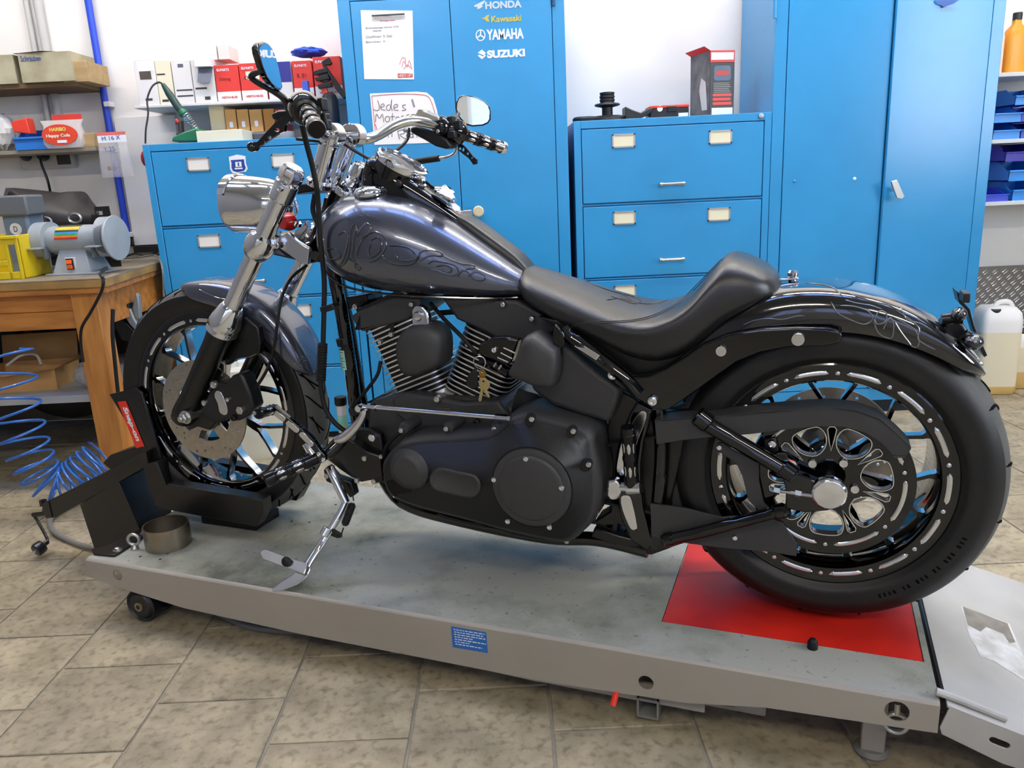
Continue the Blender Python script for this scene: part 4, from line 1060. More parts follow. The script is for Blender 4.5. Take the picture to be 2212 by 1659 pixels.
# seam lip round the bottom
lip = MB(); st = sorted(tank_st); P = []
for i in range(41):
    X = .66+(1.205-.66)*i/40; zt, zb, w_, zm, et, eb = ci(st, X); P.append((X, w_*.82, zb+(zm-zb)*.10))
lip.tube(P, .003, 8); lip.obj('tank_seam', black_paint, tank)
zc_ = [[(160, 225), (210, 200), (240, 230), (225, 320), (205, 390), (175, 440), (155, 445)], [(300, 175), (290, 145), (265, 170), (255, 220), (250, 300), (240, 360), (215, 420), (180, 450)], [(300, 175), (285, 240), (275, 320), (270, 380), (290, 410)],
 [(300, 235), (330, 180), (370, 140), (400, 160), (385, 210), (340, 260), (310, 320), (300, 370)], [(330, 250), (380, 215), (440, 200), (490, 230), (510, 290), (490, 350), (440, 400), (390, 415)], [(400, 260), (450, 240), (475, 280), (465, 340), (430, 370), (395, 380), (385, 330), (400, 280)],
 [(80, 330), (130, 320), (170, 345), (180, 375), (150, 400), (100, 395), (80, 370)], [(235, 380), (270, 410), (300, 430), (325, 460), (310, 472), (285, 450), (290, 420)],
 [(490, 370), (500, 400), (560, 430), (640, 440), (700, 430), (740, 390), (760, 345), (820, 330), (890, 340), (920, 360), (900, 375), (840, 370), (790, 385), (750, 410)], [(580, 360), (600, 400), (650, 410), (720, 400), (740, 370)], [(530, 300), (600, 300), (680, 320), (720, 360)],
 [(810, 430), (850, 410), (920, 420), (1000, 440), (1030, 480), (1000, 510), (940, 500), (880, 480), (840, 470), (815, 445)], [(870, 450), (930, 440), (980, 460), (970, 490), (920, 480)], [(1020, 520), (1060, 480), (1100, 490), (1140, 540), (1200, 550), (1225, 530), (1200, 500), (1150, 490), (1100, 520)], [(920, 370), (980, 400), (1060, 430), (1140, 440), (1145, 460), (1080, 470)]]
curves = [[(680+x/3.342, 440+y/3.342) for x, y in c] for c in zc_]
scrolls('pinstripe', tank, curves, .0008, mat('tank_pinstripe', '#6a6e74', .25, .5, coat=1), tank)
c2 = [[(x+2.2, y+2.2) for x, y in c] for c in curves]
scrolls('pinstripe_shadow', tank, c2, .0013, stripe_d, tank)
# filler cap
fc = B(798, 420, .075); fc = V(fc.x, fc.y, .947)
MB().lathe([(.030, -.012), (.034, -.006), (.0365, .0), (.0375, .006), (.036, .011), (.030, .017), (.018, .0215), (0, .023)], fc, (.06, .16, 1), 36).obj('filler_cap', chrome, bike, smooth=50)
MB().lathe([(.033, -.012), (.036, -.004), (.034, 0)], fc, (.06, .16, 1), 36).obj('filler_ring', rubber, bike)
# ---------------------------------------------------------------- console with speedometer
con_st = [(.822, .868, .845, .034, .85, 5, 3), (.835, .884, .845, .040, .852, 5, 3), (.88, .918, .868, .045, .875, 5, 3), (.93, .957, .890, .053, .90, 4.5, 3), (.98, .995, .91, .062, .925, 4, 3), (1.03, 1.024, .918, .066, .93, 4, 3), (1.07, 1.035, .915, .064, .93, 4, 3), (1.092, .99, .91, .052, .93, 3, 3), (1.105, .95, .91, .03, .93, 3, 3)]
con = lofted('console', con_st, gloss, None, n=40, K=40, label='gloss black tank console with the speedometer')
sn = V(-.526, 0, .85); sc_ = V(.999, 0, 1.015)
MB().lathe([(.063, -.052), (.0652, -.03), (.0662, -.008)], sc_, sn, 48, cap=False).obj('speedometer_cup', gloss, con, smooth=50)
MB().lathe([(.066, -.009), (.0675, .002), (.0655, .009), (.060, .011), (.057, .007), (.057, .002)], sc_, sn, 48, cap=False).obj('bezel', chrome, con, smooth=50)
dial = MB().lathe([(0, .0005), (.058, .0005), (.058, -.004), (0, -.004)], sc_, sn, 40, cap=False).obj('dial', mat('dial_grey', '#3c4046', .35), con)
dm = mat('dial_print', '#d8d8d4', .5); tk = MB(); su = V(.85, 0, .526); sw = V(0, 1, 0)
for k in range(25):
    a = R(-135)+R(270)*k/24; r0 = .044 if k % 3 == 0 else .048
    u = su*cos(a)+sw*sin(a); w_ = sn.cross(u)
    for_ = [sc_+sn*.0012+u*r0+w_*.0009, sc_+sn*.0012+u*.053+w_*.0009, sc_+sn*.0012+u*.053-w_*.0009, sc_+sn*.0012+u*r0-w_*.0009]
    tk.add(for_, [(0, 3, 2, 1)])
tk.obj('dial_marks', dm, dial, kind='stuff')
for k, t in enumerate(('20', '40', '60', '80', '100', '120', '140')):
    a = R(-120)+R(240)*k/6; q = sc_+sn*.0012+(su*cos(a)-sw*sin(a))*.035
    text('dial_number', t, .012, frame_mtx(q+sw*.006-su*.004, -sw, su), dm, dial, ext=.0001)
MB().hexa([sc_+sn*.002+su*-.012+sw*.0015, sc_+sn*.002+su*-.012-sw*.0015, sc_+sn*.002+su*.042-sw*.03-sw*.0005, sc_+sn*.002+su*.042-sw*.03+sw*.0005]+[sc_+sn*.003+su*-.012+sw*.0015, sc_+sn*.003+su*-.012-sw*.0015, sc_+sn*.003+su*.042-sw*.03-sw*.0005, sc_+sn*.003+su*.042-sw*.03+sw*.0005]).obj('needle', mat('needle_orange', '#d9742c', .4), dial)
MB().lathe([(.0565, .0055), (.03, .0085), (0, .0095)], sc_, sn, 40, cap=False).obj('speedometer_glass', mat('clear_glass', '#ffffff', .0, 0, .5, trans=1.0, ior=1.2), con)
MB().lathe([(.009, 0), (.010, .004), (.006, .007), (.0075, .012), (.0085, .018), (.006, .022), (0, .0225)], B(912, 402, .03), V(-.3, .3, .8), 16).obj('trip_knob', chrome, con)
MB().lathe([(.0085, 0), (.009, .003), (.007, .008), (0, .0095)], B(862, 398, .066), (0, 1, .2), 16).obj('rubber_button', rubber, con)
# ignition switch: chrome base with lever lid
ig = B(962, 420, .01); sl_n = V(-.62, 0, .78)
ib = MB(); ib.lathe([(.030, -.004), (.031, .002), (.026, .006), (.018, .010), (.016, .016), (0, .017)], ig, sl_n, 28); ib.obj('ignition_switch', chrome, con)
slab([(951, 406), (960, 404), (980, 418), (985, 428), (976, 430), (960, 420), (950, 416)], ig+sl_n*.022, sl_n, .006).obj('ignition_lid', chrome, con, bevel=.002, fixn=True)
slab([(970, 432), (980, 436), (995, 448), (997, 456), (985, 456), (965, 440)], B(982, 445, .0), sl_n, .006).obj('console_emblem', polished, con, bevel=.002, fixn=True)
slab([(972, 458), (1020, 452), (1024, 474), (1000, 478), (975, 476)], B(1000, 465, .0), V(-.85, .35, .25), .015).obj('console_end', chrome, con, bevel=.003, fixn=True)
# leather strap between console and seat
strap = [(.665, .752, .727, .035, .733, 4, 3), (.70, .792, .75, .040, .757, 5, 3), (.76, .838, .785, .043, .795, 5, 3), (.82, .880, .825, .043, .833, 5, 3), (.845, .892, .845, .041, .853, 5, 3)]
lofted('tank_strap', strap, leather, None, n=16, K=32, label='tooled black leather tank strap')
# ---------------------------------------------------------------- seat
seat_st = [(.112, .728, .715, .030, .72, 2.4, 2.4), (.122, .746, .706, .085, .722, 2.4, 3), (.145, .766, .694, .118, .722, 2.6, 3), (.19, .787, .668, .142, .715, 2.8, 3.2), (.222, .790, .646, .152, .705, 3.0, 3.2), (.25, .764, .620, .160, .690, 3.2, 3.2), (.285, .720, .592, .170, .665, 3.2, 3.2), (.325, .690, .573, .175, .645, 3.2, 3.2), (.37, .676, .567, .176, .634, 3.0, 3.2), (.42, .680, .578, .170, .632, 2.8, 3), (.48, .697, .604, .158, .645, 2.6, 2.8), (.55, .721, .634, .142, .664, 2.5, 2.6), (.62, .745, .664, .124, .692, 2.4, 2.4), (.66, .759, .684, .104, .712, 2.3, 2.3), (.682, .766, .704, .075, .725, 2.2, 2.2), (.692, .758, .722, .03, .735, 2, 2)]
plate('seat_pan', ((1160, 684), (1232, 722), (1320, 792), (1372, 812), (1400, 812), (1440, 795), (1500, 755), (1590, 702), (1560, 694), (1480, 728), (1400, 742), (1300, 718), (1220, 694)), -.12, .125, satin, bike, Yt=.125, bevel=.004)
seat = lofted('seat', seat_st, leather, None, n=72, K=64, label='black leather solo seat with a raised rear bolster')
scrolls('seam', seat, [[(1222, 716), (1240, 703), (1270, 696), (1310, 694), (1360, 692), (1400, 684), (1440, 668), (1475, 645), (1505, 615), (1530, 590), (1552, 566), (1562, 560)], [(1224, 719), (1242, 706), (1272, 699), (1312, 697), (1360, 695), (1402, 687), (1442, 671), (1478, 647), (1508, 617), (1532, 592), (1554, 567)]], .0009, mat('thread_dark', '#2a2a2c', .5), seat)
scrolls('embossed_scroll', seat, [[(1255, 600), (1290, 618), (1330, 632), (1370, 642), (1385, 650), (1370, 656), (1345, 648), (1320, 640)], [(1300, 612), (1330, 625), (1350, 640), (1380, 655), (1420, 655), (1450, 645)], [(1310, 648), (1340, 645), (1365, 652)]], .0012, leather, seat)

# ---------------------------------------------------------------- rear fender, strut, tail
rf_tab = [(152, .425, .335, .120), (135, .420, .325, .134), (120, .413, .320, .137), (107, .406, .316, .138), (97, .397, .315, .138), (85, .387, .315, .138), (74, .379, .316, .136), (61, .369, .320, .132), (50, .361, .328, .122), (44, .357, .336, .108), (39.5, .352, .346, .075)]
rfend = fender('rear_fender', RA, rf_tab, .13, black_paint, n=60, label='gloss black rear fender with grey flame outlines')
fl_m = mat('fender_pinstripe', '#70757d', .25, .4, coat=1)
fl = [[(1795, 652), (1810, 676), (1840, 692), (1868, 700), (1885, 688), (1875, 672), (1845, 662), (1815, 660)],
      [(1888, 690), (1900, 672), (1915, 678), (1912, 695), (1895, 700), (1888, 690), (1893, 712), (1905, 725), (1925, 730), (1930, 712), (1928, 690), (1918, 690), (1908, 712)],
      [(1930, 690), (1945, 715), (1960, 735), (1975, 752), (1985, 740), (1978, 715), (1955, 698), (1930, 685)],
      [(1935, 670), (1965, 690), (1985, 710), (1982, 730), (1995, 742), (2020, 755)], [(1825, 648), (1850, 655), (1880, 660), (1905, 668)], [(1830, 632), (1850, 640), (1880, 650), (1920, 660), (1960, 680)],
      [(1740, 612), (1775, 615), (1800, 622), (1820, 640)], [(1945, 665), (1960, 690), (1990, 700), (2015, 715)],
      [(1605, 702), (1630, 692), (1660, 688), (1690, 690), (1720, 683), (1738, 682)]]
scrolls('pinstripe', rfend, fl, .0013, fl_m, rfend)
plate('fender_strut', ((1312, 790), (1335, 806), (1370, 814), (1400, 812), (1440, 795), (1480, 770), (1520, 742), (1570, 722), (1640, 711), (1720, 707), (1790, 709), (1812, 714), (1821, 726), (1814, 742), (1780, 748), (1700, 750), (1640, 762), (1590, 782), (1540, 818), (1480, 862), (1440, 888), (1408, 884), (1328, 830)), .142, .162, gloss, bike, bevel=.005, bseg=4, label='gloss black fender strut with chrome bolts')
for x, y, r in ((1325, 808, .0115), (1411, 864, .0115)): bolt(bike, x, y, .162, r, chrome, .012)
for x, y, r in ((1559, 756, .0115), (1724, 731, .0135)): bolt(bike, x, y, .162, r, chrome, .014, dome=False)
# chrome seat knob on the fender
kb = MB(); c = B(1712, 603, 0); kb.lathe([(.004, 0), (.016, .001), (.016, .004), (.009, .006), (.007, .012), (.0105, .016), (.0115, .024), (.008, .029), (0, .030)], V(c.x, 0, c.z-.010), (0, 0, 1), 14); kb.obj('seat_knob', chrome, bike)
plate('seat_tab', ((1672, 603), (1725, 600), (1725, 604), (1676, 608)), -.012, .012, chrome, bike, bevel=.001)
# tail: tip, bracket, number plate holder and indicators
plate('fender_tip', ((2032, 768), (2052, 768), (2084, 790), (2100, 785), (2110, 772), (2126, 786), (2124, 796), (2100, 803), (2078, 800), (2050, 788)), -.05, .05, chrome, bike, Yt=.05, bevel=.004)
plate('tail_bracket', ((2040, 700), (2075, 690), (2096, 722), (2098, 768), (2088, 782), (2060, 768), (2040, 735)), -.04, .04, satin, bike, bevel=.005)
pn = V(-.80, .25, .35).normalized()
nm_pl = plate('number_plate_holder', ((2066, 628), (2074, 634), (2080, 650), (2096, 668), (2104, 700), (2118, 735), (2133, 768), (2126, 772), (2112, 742), (2100, 705), (2090, 672), (2072, 655)), -.035, .02, satin, bike, Yt=.02, bevel=.001)
MB().box(B(2084, 640, .05), (.012, .05, .018)).obj('plate_lamp', plast, bike, bevel=.002)
ind = mat('smoked_indicator', '#20242c', .12, 0, .6, coat=.6)
for (a, b_, Y) in (((2034, 690), (2078, 686), .03), ((2082, 722), (2104, 735), .075)):
    p0, p1 = B(*a, Y), B(*b_, Y); d = p1-p0
    MB().lathe([(.011, 0), (.0125, d.length*.5), (.0125, d.length*.6), (.014, d.length*.62), (.014, d.length)], p0, d, 20).obj('indicator_arm', satin, bike)
for x, y, Y, r in ((2072, 678, .06, .013), (2104, 738, .10, .015)):
    MB().ball(B(x, y, Y), (r*1.1, r*1.5, r), 0, 16).obj('indicator', ind, bike)
    MB().ball(B(x+2, y-4, Y+r*1.1), r*.5, 0, 10).obj('indicator_lens', chrome, bike)
# ---------------------------------------------------------------- swing arm, belt guards, axle
pipe('swing_arm_tube', [(1510, 905, .165), (1560, 935, .168), (1640, 982, .17), (1715, 1028, .17)], .0165, gloss, n=3, label='gloss black swing arm tube')
pipe('swing_arm_tube', [(1432, 1168, .15), (1520, 1148, .16), (1630, 1118, .165), (1705, 1100, .168)], .0135, gloss, n=3)
for a, b_, Y, r in (((1508, 898), (1530, 915), .165, .021), ((1690, 1008), (1712, 1024), .17, .0185), ((1676, 1106), (1694, 1102), .168, .0165), ((1438, 1166), (1452, 1163), .153, .016)):
    p0, p1 = B(*a, Y), B(*b_, Y); MB().lathe([(r*.8, -.004), (r, 0), (r, (p1-p0).length), (r*.8, (p1-p0).length+.004)], p0, p1-p0, 22).obj('tube_socket', gloss, bike)
ap = plate('axle_plate', ((1688, 1026), (1716, 1020), (1760, 1038), (1800, 1052), (1812, 1078), (1790, 1104), (1740, 1108), (1696, 1100), (1698, 1062)), .150, .178, gloss, bike, bevel=.004)
MB().lathe([(.034, .0), (.0345, .010), (.033, .018), (.029, .022), (0, .022)], V(0, .178, .3385)+V(0, 0, -.004), (0, 1, 0), 14).obj('axle_cover', chrome, bike, bevel=.0015, smooth=20)
pipe('axle_adjuster', [(1672, 1058, .172), (1760, 1072, .182)], .0042, zinc, n=1)
for x, y in ((1678, 1058), (1724, 1064)):
    MB().lathe([(.0095, -.006), (.0095, .006)], B(x, y, .176), (-1, 0, -.15), 6).obj('adjuster_nut', zinc, bike)
MB().rod(V(0, -.15, .3385), V(0, .178, .3385), .0125, 20).obj('axle', zinc, rwheel)
# upper belt guard: long curved matt cover with a top flange
ug = ((1414, 908), (1470, 903), (1560, 898), (1640, 890), (1740, 882), (1800, 880), (1850, 886), (1900, 904), (1940, 938), (1968, 966), (1955, 985), (1930, 985), (1905, 958), (1870, 935), (1820, 922), (1770, 921), (1700, 928), (1620, 938), (1540, 944), (1470, 952), (1418, 960))
plate('belt_guard', ug, .158, .163, wrinkle, bike, Yt=.163, bevel=.001, label='matt black upper belt guard')
P = tr(ug[:12], .163); b = MB(); secs = [[(x, .163, z), (x, .163, z-.004), (x, .105, z-.002), (x, .105, z+.002)] for x, z in P]; b.loft(secs, 0); b.obj('belt_guard_flange', wrinkle, bike, fixn=True)
plate('belt_guard', ((1404, 1088), (1480, 1098), (1560, 1118), (1640, 1112), (1690, 1130), (1712, 1160), (1722, 1176), (1720, 1202), (1660, 1192), (1560, 1184), (1470, 1172), (1408, 1158)), .135, .142, wrinkle, bike, bevel=.001, label='matt black lower belt guard')
bolt(bike, 1588, 1161, .144, .006, chrome, .006)
plate('guard_bracket', ((1548, 958), (1562, 956), (1580, 970), (1640, 1000), (1640, 1040), (1650, 1086), (1672, 1108), (1640, 1105), (1616, 1080), (1604, 1030), (1590, 1000), (1552, 976)), .146, .152, wrinkle, bike, bevel=.001)
bolt(bike, 1554, 966, .153, .006, chrome, .005)
plate('guard_tab', ((1650, 950), (1676, 945), (1682, 975), (1664, 985), (1652, 975)), .14, .15, satin, bike); bolt(bike, 1668, 958, .151, .009, chrome, .008)
# drive belt
bl = MB(); N = 60; secs = []
fp_ = B(1240, 1040, .12); fc_ = V(fp_.x, 0, .30); r0, r1 = .055, .156
loop = []
for k in range(25): a = R(-96)+R(192)*k/24; loop.append((RA.x-r1*cos(a), RA.z+r1*sin(a)))
for k in range(17): a = R(96)+R(168)*k/16; loop.append((fc_.x-r0*cos(a), fc_.z+r0*sin(a)))
n_ = len(loop)
for i in range(n_):
    x, z = loop[i]; xa, za = loop[i-1]; xb, zb = loop[(i+1) % n_]; t = V(xb-xa, 0, zb-za).normalized(); nn = V(t.z, 0, -t.x)
    cx = V(x, 0, z); o1 = cx+nn*.004; o2 = cx-nn*.002
    secs.append([(o1.x, .102, o1.z), (o1.x, .132, o1.z), (o2.x, .132, o2.z), (o2.x, .102, o2.z)])
bl.loft(secs, 0, True, False, ring=True); bl.obj('drive_belt', rubber, bike, fixn=True)
# ---------------------------------------------------------------- frame
def ftube(pts, r=.016, m=gloss, name='frame_tube', n=5): return pipe(name, pts, r, m, n=n)
ftube([(716, 560, .05), (726, 614, .05), (742, 700, .05), (758, 800, .05), (768, 880, .05), (780, 950, .05), (810, 1020, .06)], .0175)
ftube([(730, 600, -.05), (752, 700, -.05), (772, 820, -.05), (788, 900, -.05), (815, 990, -.05)], .0175)
for a, b_, Y in (((742, 728), (746, 744), .05), ((768, 878), (772, 892), .05)):
    p0, p1 = B(*a, Y), B(*b_, Y); MB().lathe([(.0185, 0), (.021, .003), (.021, (p1-p0).length), (.0185, (p1-p0).length+.003)], p0, p1-p0, 20).obj('tube_collar', satin, bike)
# pale green label round the down tube
p0, p1 = B(747, 754, .05), B(753, 796, .05)
lab = mat('pale_green_label', '#9fd8c2', .5, noise=.08, scale=60); ink = mat('label_ink', '#333c3a', .6)
lo_ = MB().lathe([(.0180, 0), (.0182, .001), (.0182, (p1-p0).length-.001), (.0180, (p1-p0).length)], p0, p1-p0, 28, cap=False, a0=-2.2, a1=2.2).obj('frame_label', lab, bike, fixn=True, label='pale green printed label on the frame tube')
txm = frame_mtx(p0+V(.014, .0186, -.006), V(-1, .15, .02), V(0.1, 0, 1))
for i, t in enumerate(('LEXMOTO', '-', 'x x 02/18', '', 'xxxx')):
    pass
pr = MB()
for i in range(6):
    q = p0.lerp(p1, .12+.15*i); w_ = (.012, .004, .010, .013, .007, .011)[i]
    pr.hexa([q+V(.009, .0165, 0), q+V(.009-w_, .0186, 0), q+V(.009-w_, .0186, .0016), q+V(.009, .0165, .0016)]+[q+V(.009, .0169, 0), q+V(.009-w_, .0190, 0), q+V(.009-w_, .0190, .0016), q+V(.009, .0169, .0016)])
pr.obj('print', ink, lo_, fixn=True, kind='stuff')
ftube([(1218, 712, .15), (1230, 726, .155), (1262, 750, .16), (1345, 812, .162), (1380, 850, .16)], .0155)
ls = [onp(x, y, B(1270, 758, .177), V(0, 1, .35)) for x, y in ((1248, 738), (1296, 768), (1288, 778), (1241, 748))]
lb = MB().add(ls, [(0, 1, 2, 3), (3, 2, 1, 0)]).obj('seat_label', mat('cream_label', '#d8d3c4', .5), bike, smooth=0, label='small cream label with lines of print on the frame tube')
b = MB()
for k in range(5):
    t = .14+.16*k; a = ls[0].lerp(ls[3], t).lerp(ls[1].lerp(ls[2], t), .06); e = ls[0].lerp(ls[3], t).lerp(ls[1].lerp(ls[2], t), .94); dn = (ls[3]-ls[0])*.05; up = V(0, .0006, 0)
    b.add([a+up, e+up, e+dn+up, a+dn+up], [(0, 1, 2, 3)])
b.obj('print', ink, lb, smooth=0, kind='stuff')
ftube([(1420, 880, .12), (1430, 960, .12), (1425, 1060, .12), (1412, 1180, .12)], .017)
ftube([(1310, 830, -.12), (1400, 900, -.12), (1420, 1000, -.12), (1410, 1150, -.12)], .017)
ftube([(815, 1010, .07), (870, 1085, .09), (1000, 1125, .10), (1180, 1160, .10), (1290, 1165, .11), (1400, 1190, .12)], .017)
ftube([(815, 990, -.05), (900, 1040, -.09), (1100, 1085, -.10), (1290, 1120, -.11)], .017)
plate('frame_plate', ((1330, 838), (1412, 884), (1436, 890), (1560, 880), (1590, 905), (1520, 930), (1470, 990), (1450, 1080), (1452, 1165), (1520, 1160), (1460, 1180), (1404, 1198), (1330, 1168), (1290, 1150), (1285, 1125), (1318, 1105), (1322, 1000), (1310, 930)), .055, .115, satin, bike, Yt=.115, bevel=.004, holes=[((1312, 1136), (1322, 1136), (1320, 1142), (1308, 1141)), ((1336, 1134), (1354, 1142), (1350, 1152), (1332, 1150))])
plate('inner_fender', ((1395, 900), (1520, 860), (1600, 850), (1560, 900), (1500, 1000), (1490, 1090), (1520, 1170), (1460, 1165), (1420, 1100), (1410, 1000)), -.10, .10, wrinkle, bike, Yt=.10, bevel=.01)
plate('frame_foot', ((1284, 1140), (1340, 1158), (1400, 1172), (1452, 1162), (1470, 1175), (1440, 1188), (1406, 1200), (1340, 1182), (1276, 1160)), .06, .13, satin, bike, bevel=.004)
plate('backbone', ((715, 480), (760, 470), (1000, 560), (1120, 640), (1215, 705), (1205, 735), (1100, 690), (950, 640), (720, 560)), -.03, .03, satin, bike, Yt=.03, bevel=.006)
# footpeg hanger: curved plate with polished inlays, folded peg
hang = plate('peg_hanger', ((1376, 866), (1412, 886), (1402, 915), (1390, 955), (1384, 1000), (1384, 1050), (1390, 1100), (1404, 1150), (1412, 1180), (1396, 1192), (1362, 1168), (1340, 1120), (1330, 1070), (1326, 1020), (1332, 970), (1346, 925), (1362, 890)), .118, .138, gloss, bike, bevel=.006, bseg=3, label='gloss black passenger peg hanger with polished inlays')
for q in (((1386, 888), (1395, 891), (1396, 902), (1388, 925), (1378, 950), (1374, 962), (1366, 958), (1360, 930), (1372, 903)), ((1344, 952), (1349, 956), (1352, 985), (1351, 1015), (1345, 1028), (1335, 1023), (1332, 1010), (1336, 985)), ((1341, 1074), (1354, 1070), (1364, 1080), (1376, 1135), (1374, 1143), (1366, 1145), (1358, 1135), (1344, 1100))):
    plate('inlay', q, .137, .1395, polished, hang, rnd=2, bevel=.0006)
p0, p1 = B(1356, 922, .19), B(1364, 1048, .165); d = p1-p0; L = d.length
pf = [(0, 0), (.0145, .0), (.0155, .002), (.0155, L*.1), (.0165, L*.11), (.0165, L*.15), (.0145, L*.2), (.0145, L*.48), (.0158, L*.5), (.0158, L*.55), (.0145, L*.58), (.0145, L*.88), (.0158, L*.9), (.0158, L)]
pg = MB().lathe(pf, p0, d, 24).obj('passenger_peg', mat('anodised_black2', '#0e0e10', .25, .3), bike)
ax = d.normalized()
for s0, s1 in ((.22, .44), (.61, .84)):
    for k in range(7):
        t = 2*pi*k/7+.4; u = ax.orthogonal().normalized(); w_ = ax.cross(u); rad = u*cos(t)+w_*sin(t); M3 = Matrix((ax, rad.cross(ax), rad)).transposed()
        MB().ball(p0+ax*L*(s0+s1)/2+rad*.0132, (L*(s1-s0)/2, .004, .0024), 0, 10, M3).obj('peg_insert', polished, pg)
p0, p1 = B(1312, 1052, .165), B(1388, 1052, .165); d = p1-p0
MB().lathe([(.006, 0), (.010, .004), (.010, d.length*.55), (.016, d.length*.56), (.016, d.length*.95), (.008, d.length)], p0, d, 18).obj('peg_pivot', chrome, bike)
plate('peg_clevis', ((1311, 1038), (1330, 1036), (1340, 1046), (1342, 1065), (1334, 1080), (1318, 1081), (1308, 1072)), .15, .175, chrome, bike, bevel=.006, bseg=4)
# ---------------------------------------------------------------- engine: crankcase, cylinders, heads
eng = plate('crankcase', ((795, 870), (860, 850), (1050, 862), (1110, 880), (1290, 920), (1300, 1090), (1250, 1160), (1050, 1135), (880, 1085), (800, 1030), (790, 950)), -.13, .10, wrinkle, bike, Yt=.1, bevel=.012, label='matt black crankcase')
plate('crankcase_neck', ((845, 862), (880, 850), (940, 858), (1000, 870), (1075, 865), (1105, 905), (1060, 930), (900, 935), (858, 900)), -.10, .118, wrinkle, bike, bevel=.008)
fin_m = mat('machined_fin_edge', '#e4e1da', .3, .7); fin_b = mat('cylinder_black', '#0d0d0e', .4)
def cylinder(cx, cz, tilt, name, n_fin, s0, w0, label, wtab=None):
    """finned barrel: round core, square-cornered fins with machined edges"""
    ax = V(sin(tilt), 0, cos(tilt)); u = V(cos(tilt), 0, -sin(tilt)); o0 = V(cx, 0, cz)
    M0 = Matrix(((u.x, 0, ax.x, o0.x), (u.y, 1, ax.y, o0.y), (u.z, 0, ax.z, o0.z), (0, 0, 0, 1)))
    core = MB().prism(rrect(-.071, -.069, .071, .069, .03, 6), -.012, n_fin*.0128+.005, plane='xy').xf(M0).obj(name, fin_b, bike, label=label, fixn=True)
    for i in range(n_fin):
        w_ = wtab(i) if wtab else w0
        b = MB().prism(rrect(-w_, -.078, w_, .078, .03, 6), -.0019, .0019, 0, 1, plane='xy')
        M4 = Matrix(((u.x, 0, ax.x, 0), (u.y, 1, ax.y, 0), (u.z, 0, ax.z, 0), (0, 0, 0, 1)))
        c = o0+ax*(.006+i*.0128)
        b.xf(Matrix.Translation(c) @ M4).obj('fin', [fin_b, fin_m], core, fixn=True)
    b = MB().prism(rrect(-w0*1.02, -.08, w0*1.02, .08, .03, 6), -.005, .004, 0, plane='xy'); b.xf(Matrix.Translation(o0-ax*.006) @ Matrix(((u.x, 0, ax.x, 0), (u.y, 1, ax.y, 0), (u.z, 0, ax.z, 0), (0, 0, 0, 1)))).obj('base_flange', fin_m, core, fixn=True)
    return core, o0, ax, u
f0 = B(906, 858, .078); r0_ = B(1010, 866, .078)
TF, TR = R(22), R(-23)
fc, fo, fax, fu = cylinder(f0.x, f0.z, TF, 'front_cylinder', 17, 0, .080, 'black finned front cylinder with bright fin edges')
rc, ro, rax, ru = cylinder(r0_.x-.004, r0_.z, TR, 'rear_cylinder', 17, 0, .080, 'black finned rear cylinder with bright fin edges')
# heads and rocker boxes
def head(o0, ax, u, nm, parent, h0=.222, tl=1):
    b = MB(); c = o0+ax*(h0+.012); M4 = Matrix(((u.x, 0, ax.x, c.x), (u.y, 1, ax.y, c.y), (u.z, 0, ax.z, c.z), (0, 0, 0, 1)))
    b.prism(rrect(-.078, -.075, .078, .075, .02, 4), -.03, .03, plane='xy').xf(M4).obj('head', fin_b, parent, bevel=.004, fixn=True)
    for k in range(4):
        c2 = o0+ax*(h0-.010+k*.012); M5 = Matrix(((u.x, 0, ax.x, c2.x), (u.y, 1, ax.y, c2.y), (u.z, 0, ax.z, c2.z), (0, 0, 0, 1)))
        MB().prism(rrect(-.084, -.076, .084, .076, .02, 4), -.0016, .0016, 0, 1, plane='xy').xf(M5).obj('head_fin', [fin_b, fin_m], parent, fixn=True)
head(fo, fax, fu, 'front', fc); head(ro, rax, ru, 'rear', rc)
plate('rocker_box', ((757, 682), (775, 672), (818, 652), (850, 640), (905, 642), (912, 668), (880, 692), (850, 700), (808, 710), (780, 718), (766, 700)), -.07, .085, wrinkle, bike, bevel=.008, bseg=3, label='matt black front rocker box')
plate('rocker_box', ((950, 640), (1060, 645), (1118, 650), (1190, 690), (1215, 706), (1150, 745), (1080, 735), (1035, 712), (985, 690)), -.07, .085, wrinkle, bike, bevel=.008, bseg=3, label='matt black rear rocker box')
bolt(bike, 769, 663, .07, .008, zinc, .008)
for x, y, Y in ((822, 738, .09), (846, 722, .085), (1010, 743, .09), (890, 657, .09), (1088, 657, .09), (1150, 688, .1)): bolt(bike, x, y, Y, .0065, zinc, .008)
bolt(bike, 946, 861, .122, .009, zinc, .010); bolt(bike, 1031, 911, .122, .0085, satin, .010)
plate('timing_plug', ((920, 880), (972, 882), (976, 893), (922, 893)), .117, .121, mat('plug_grey', '#4a4640', .35, .6), bike, bevel=.001)
plate('engine_mount', ((745, 643), (790, 636), (795, 652), (780, 664), (752, 668)), -.03, .05, satin, bike, bevel=.004)
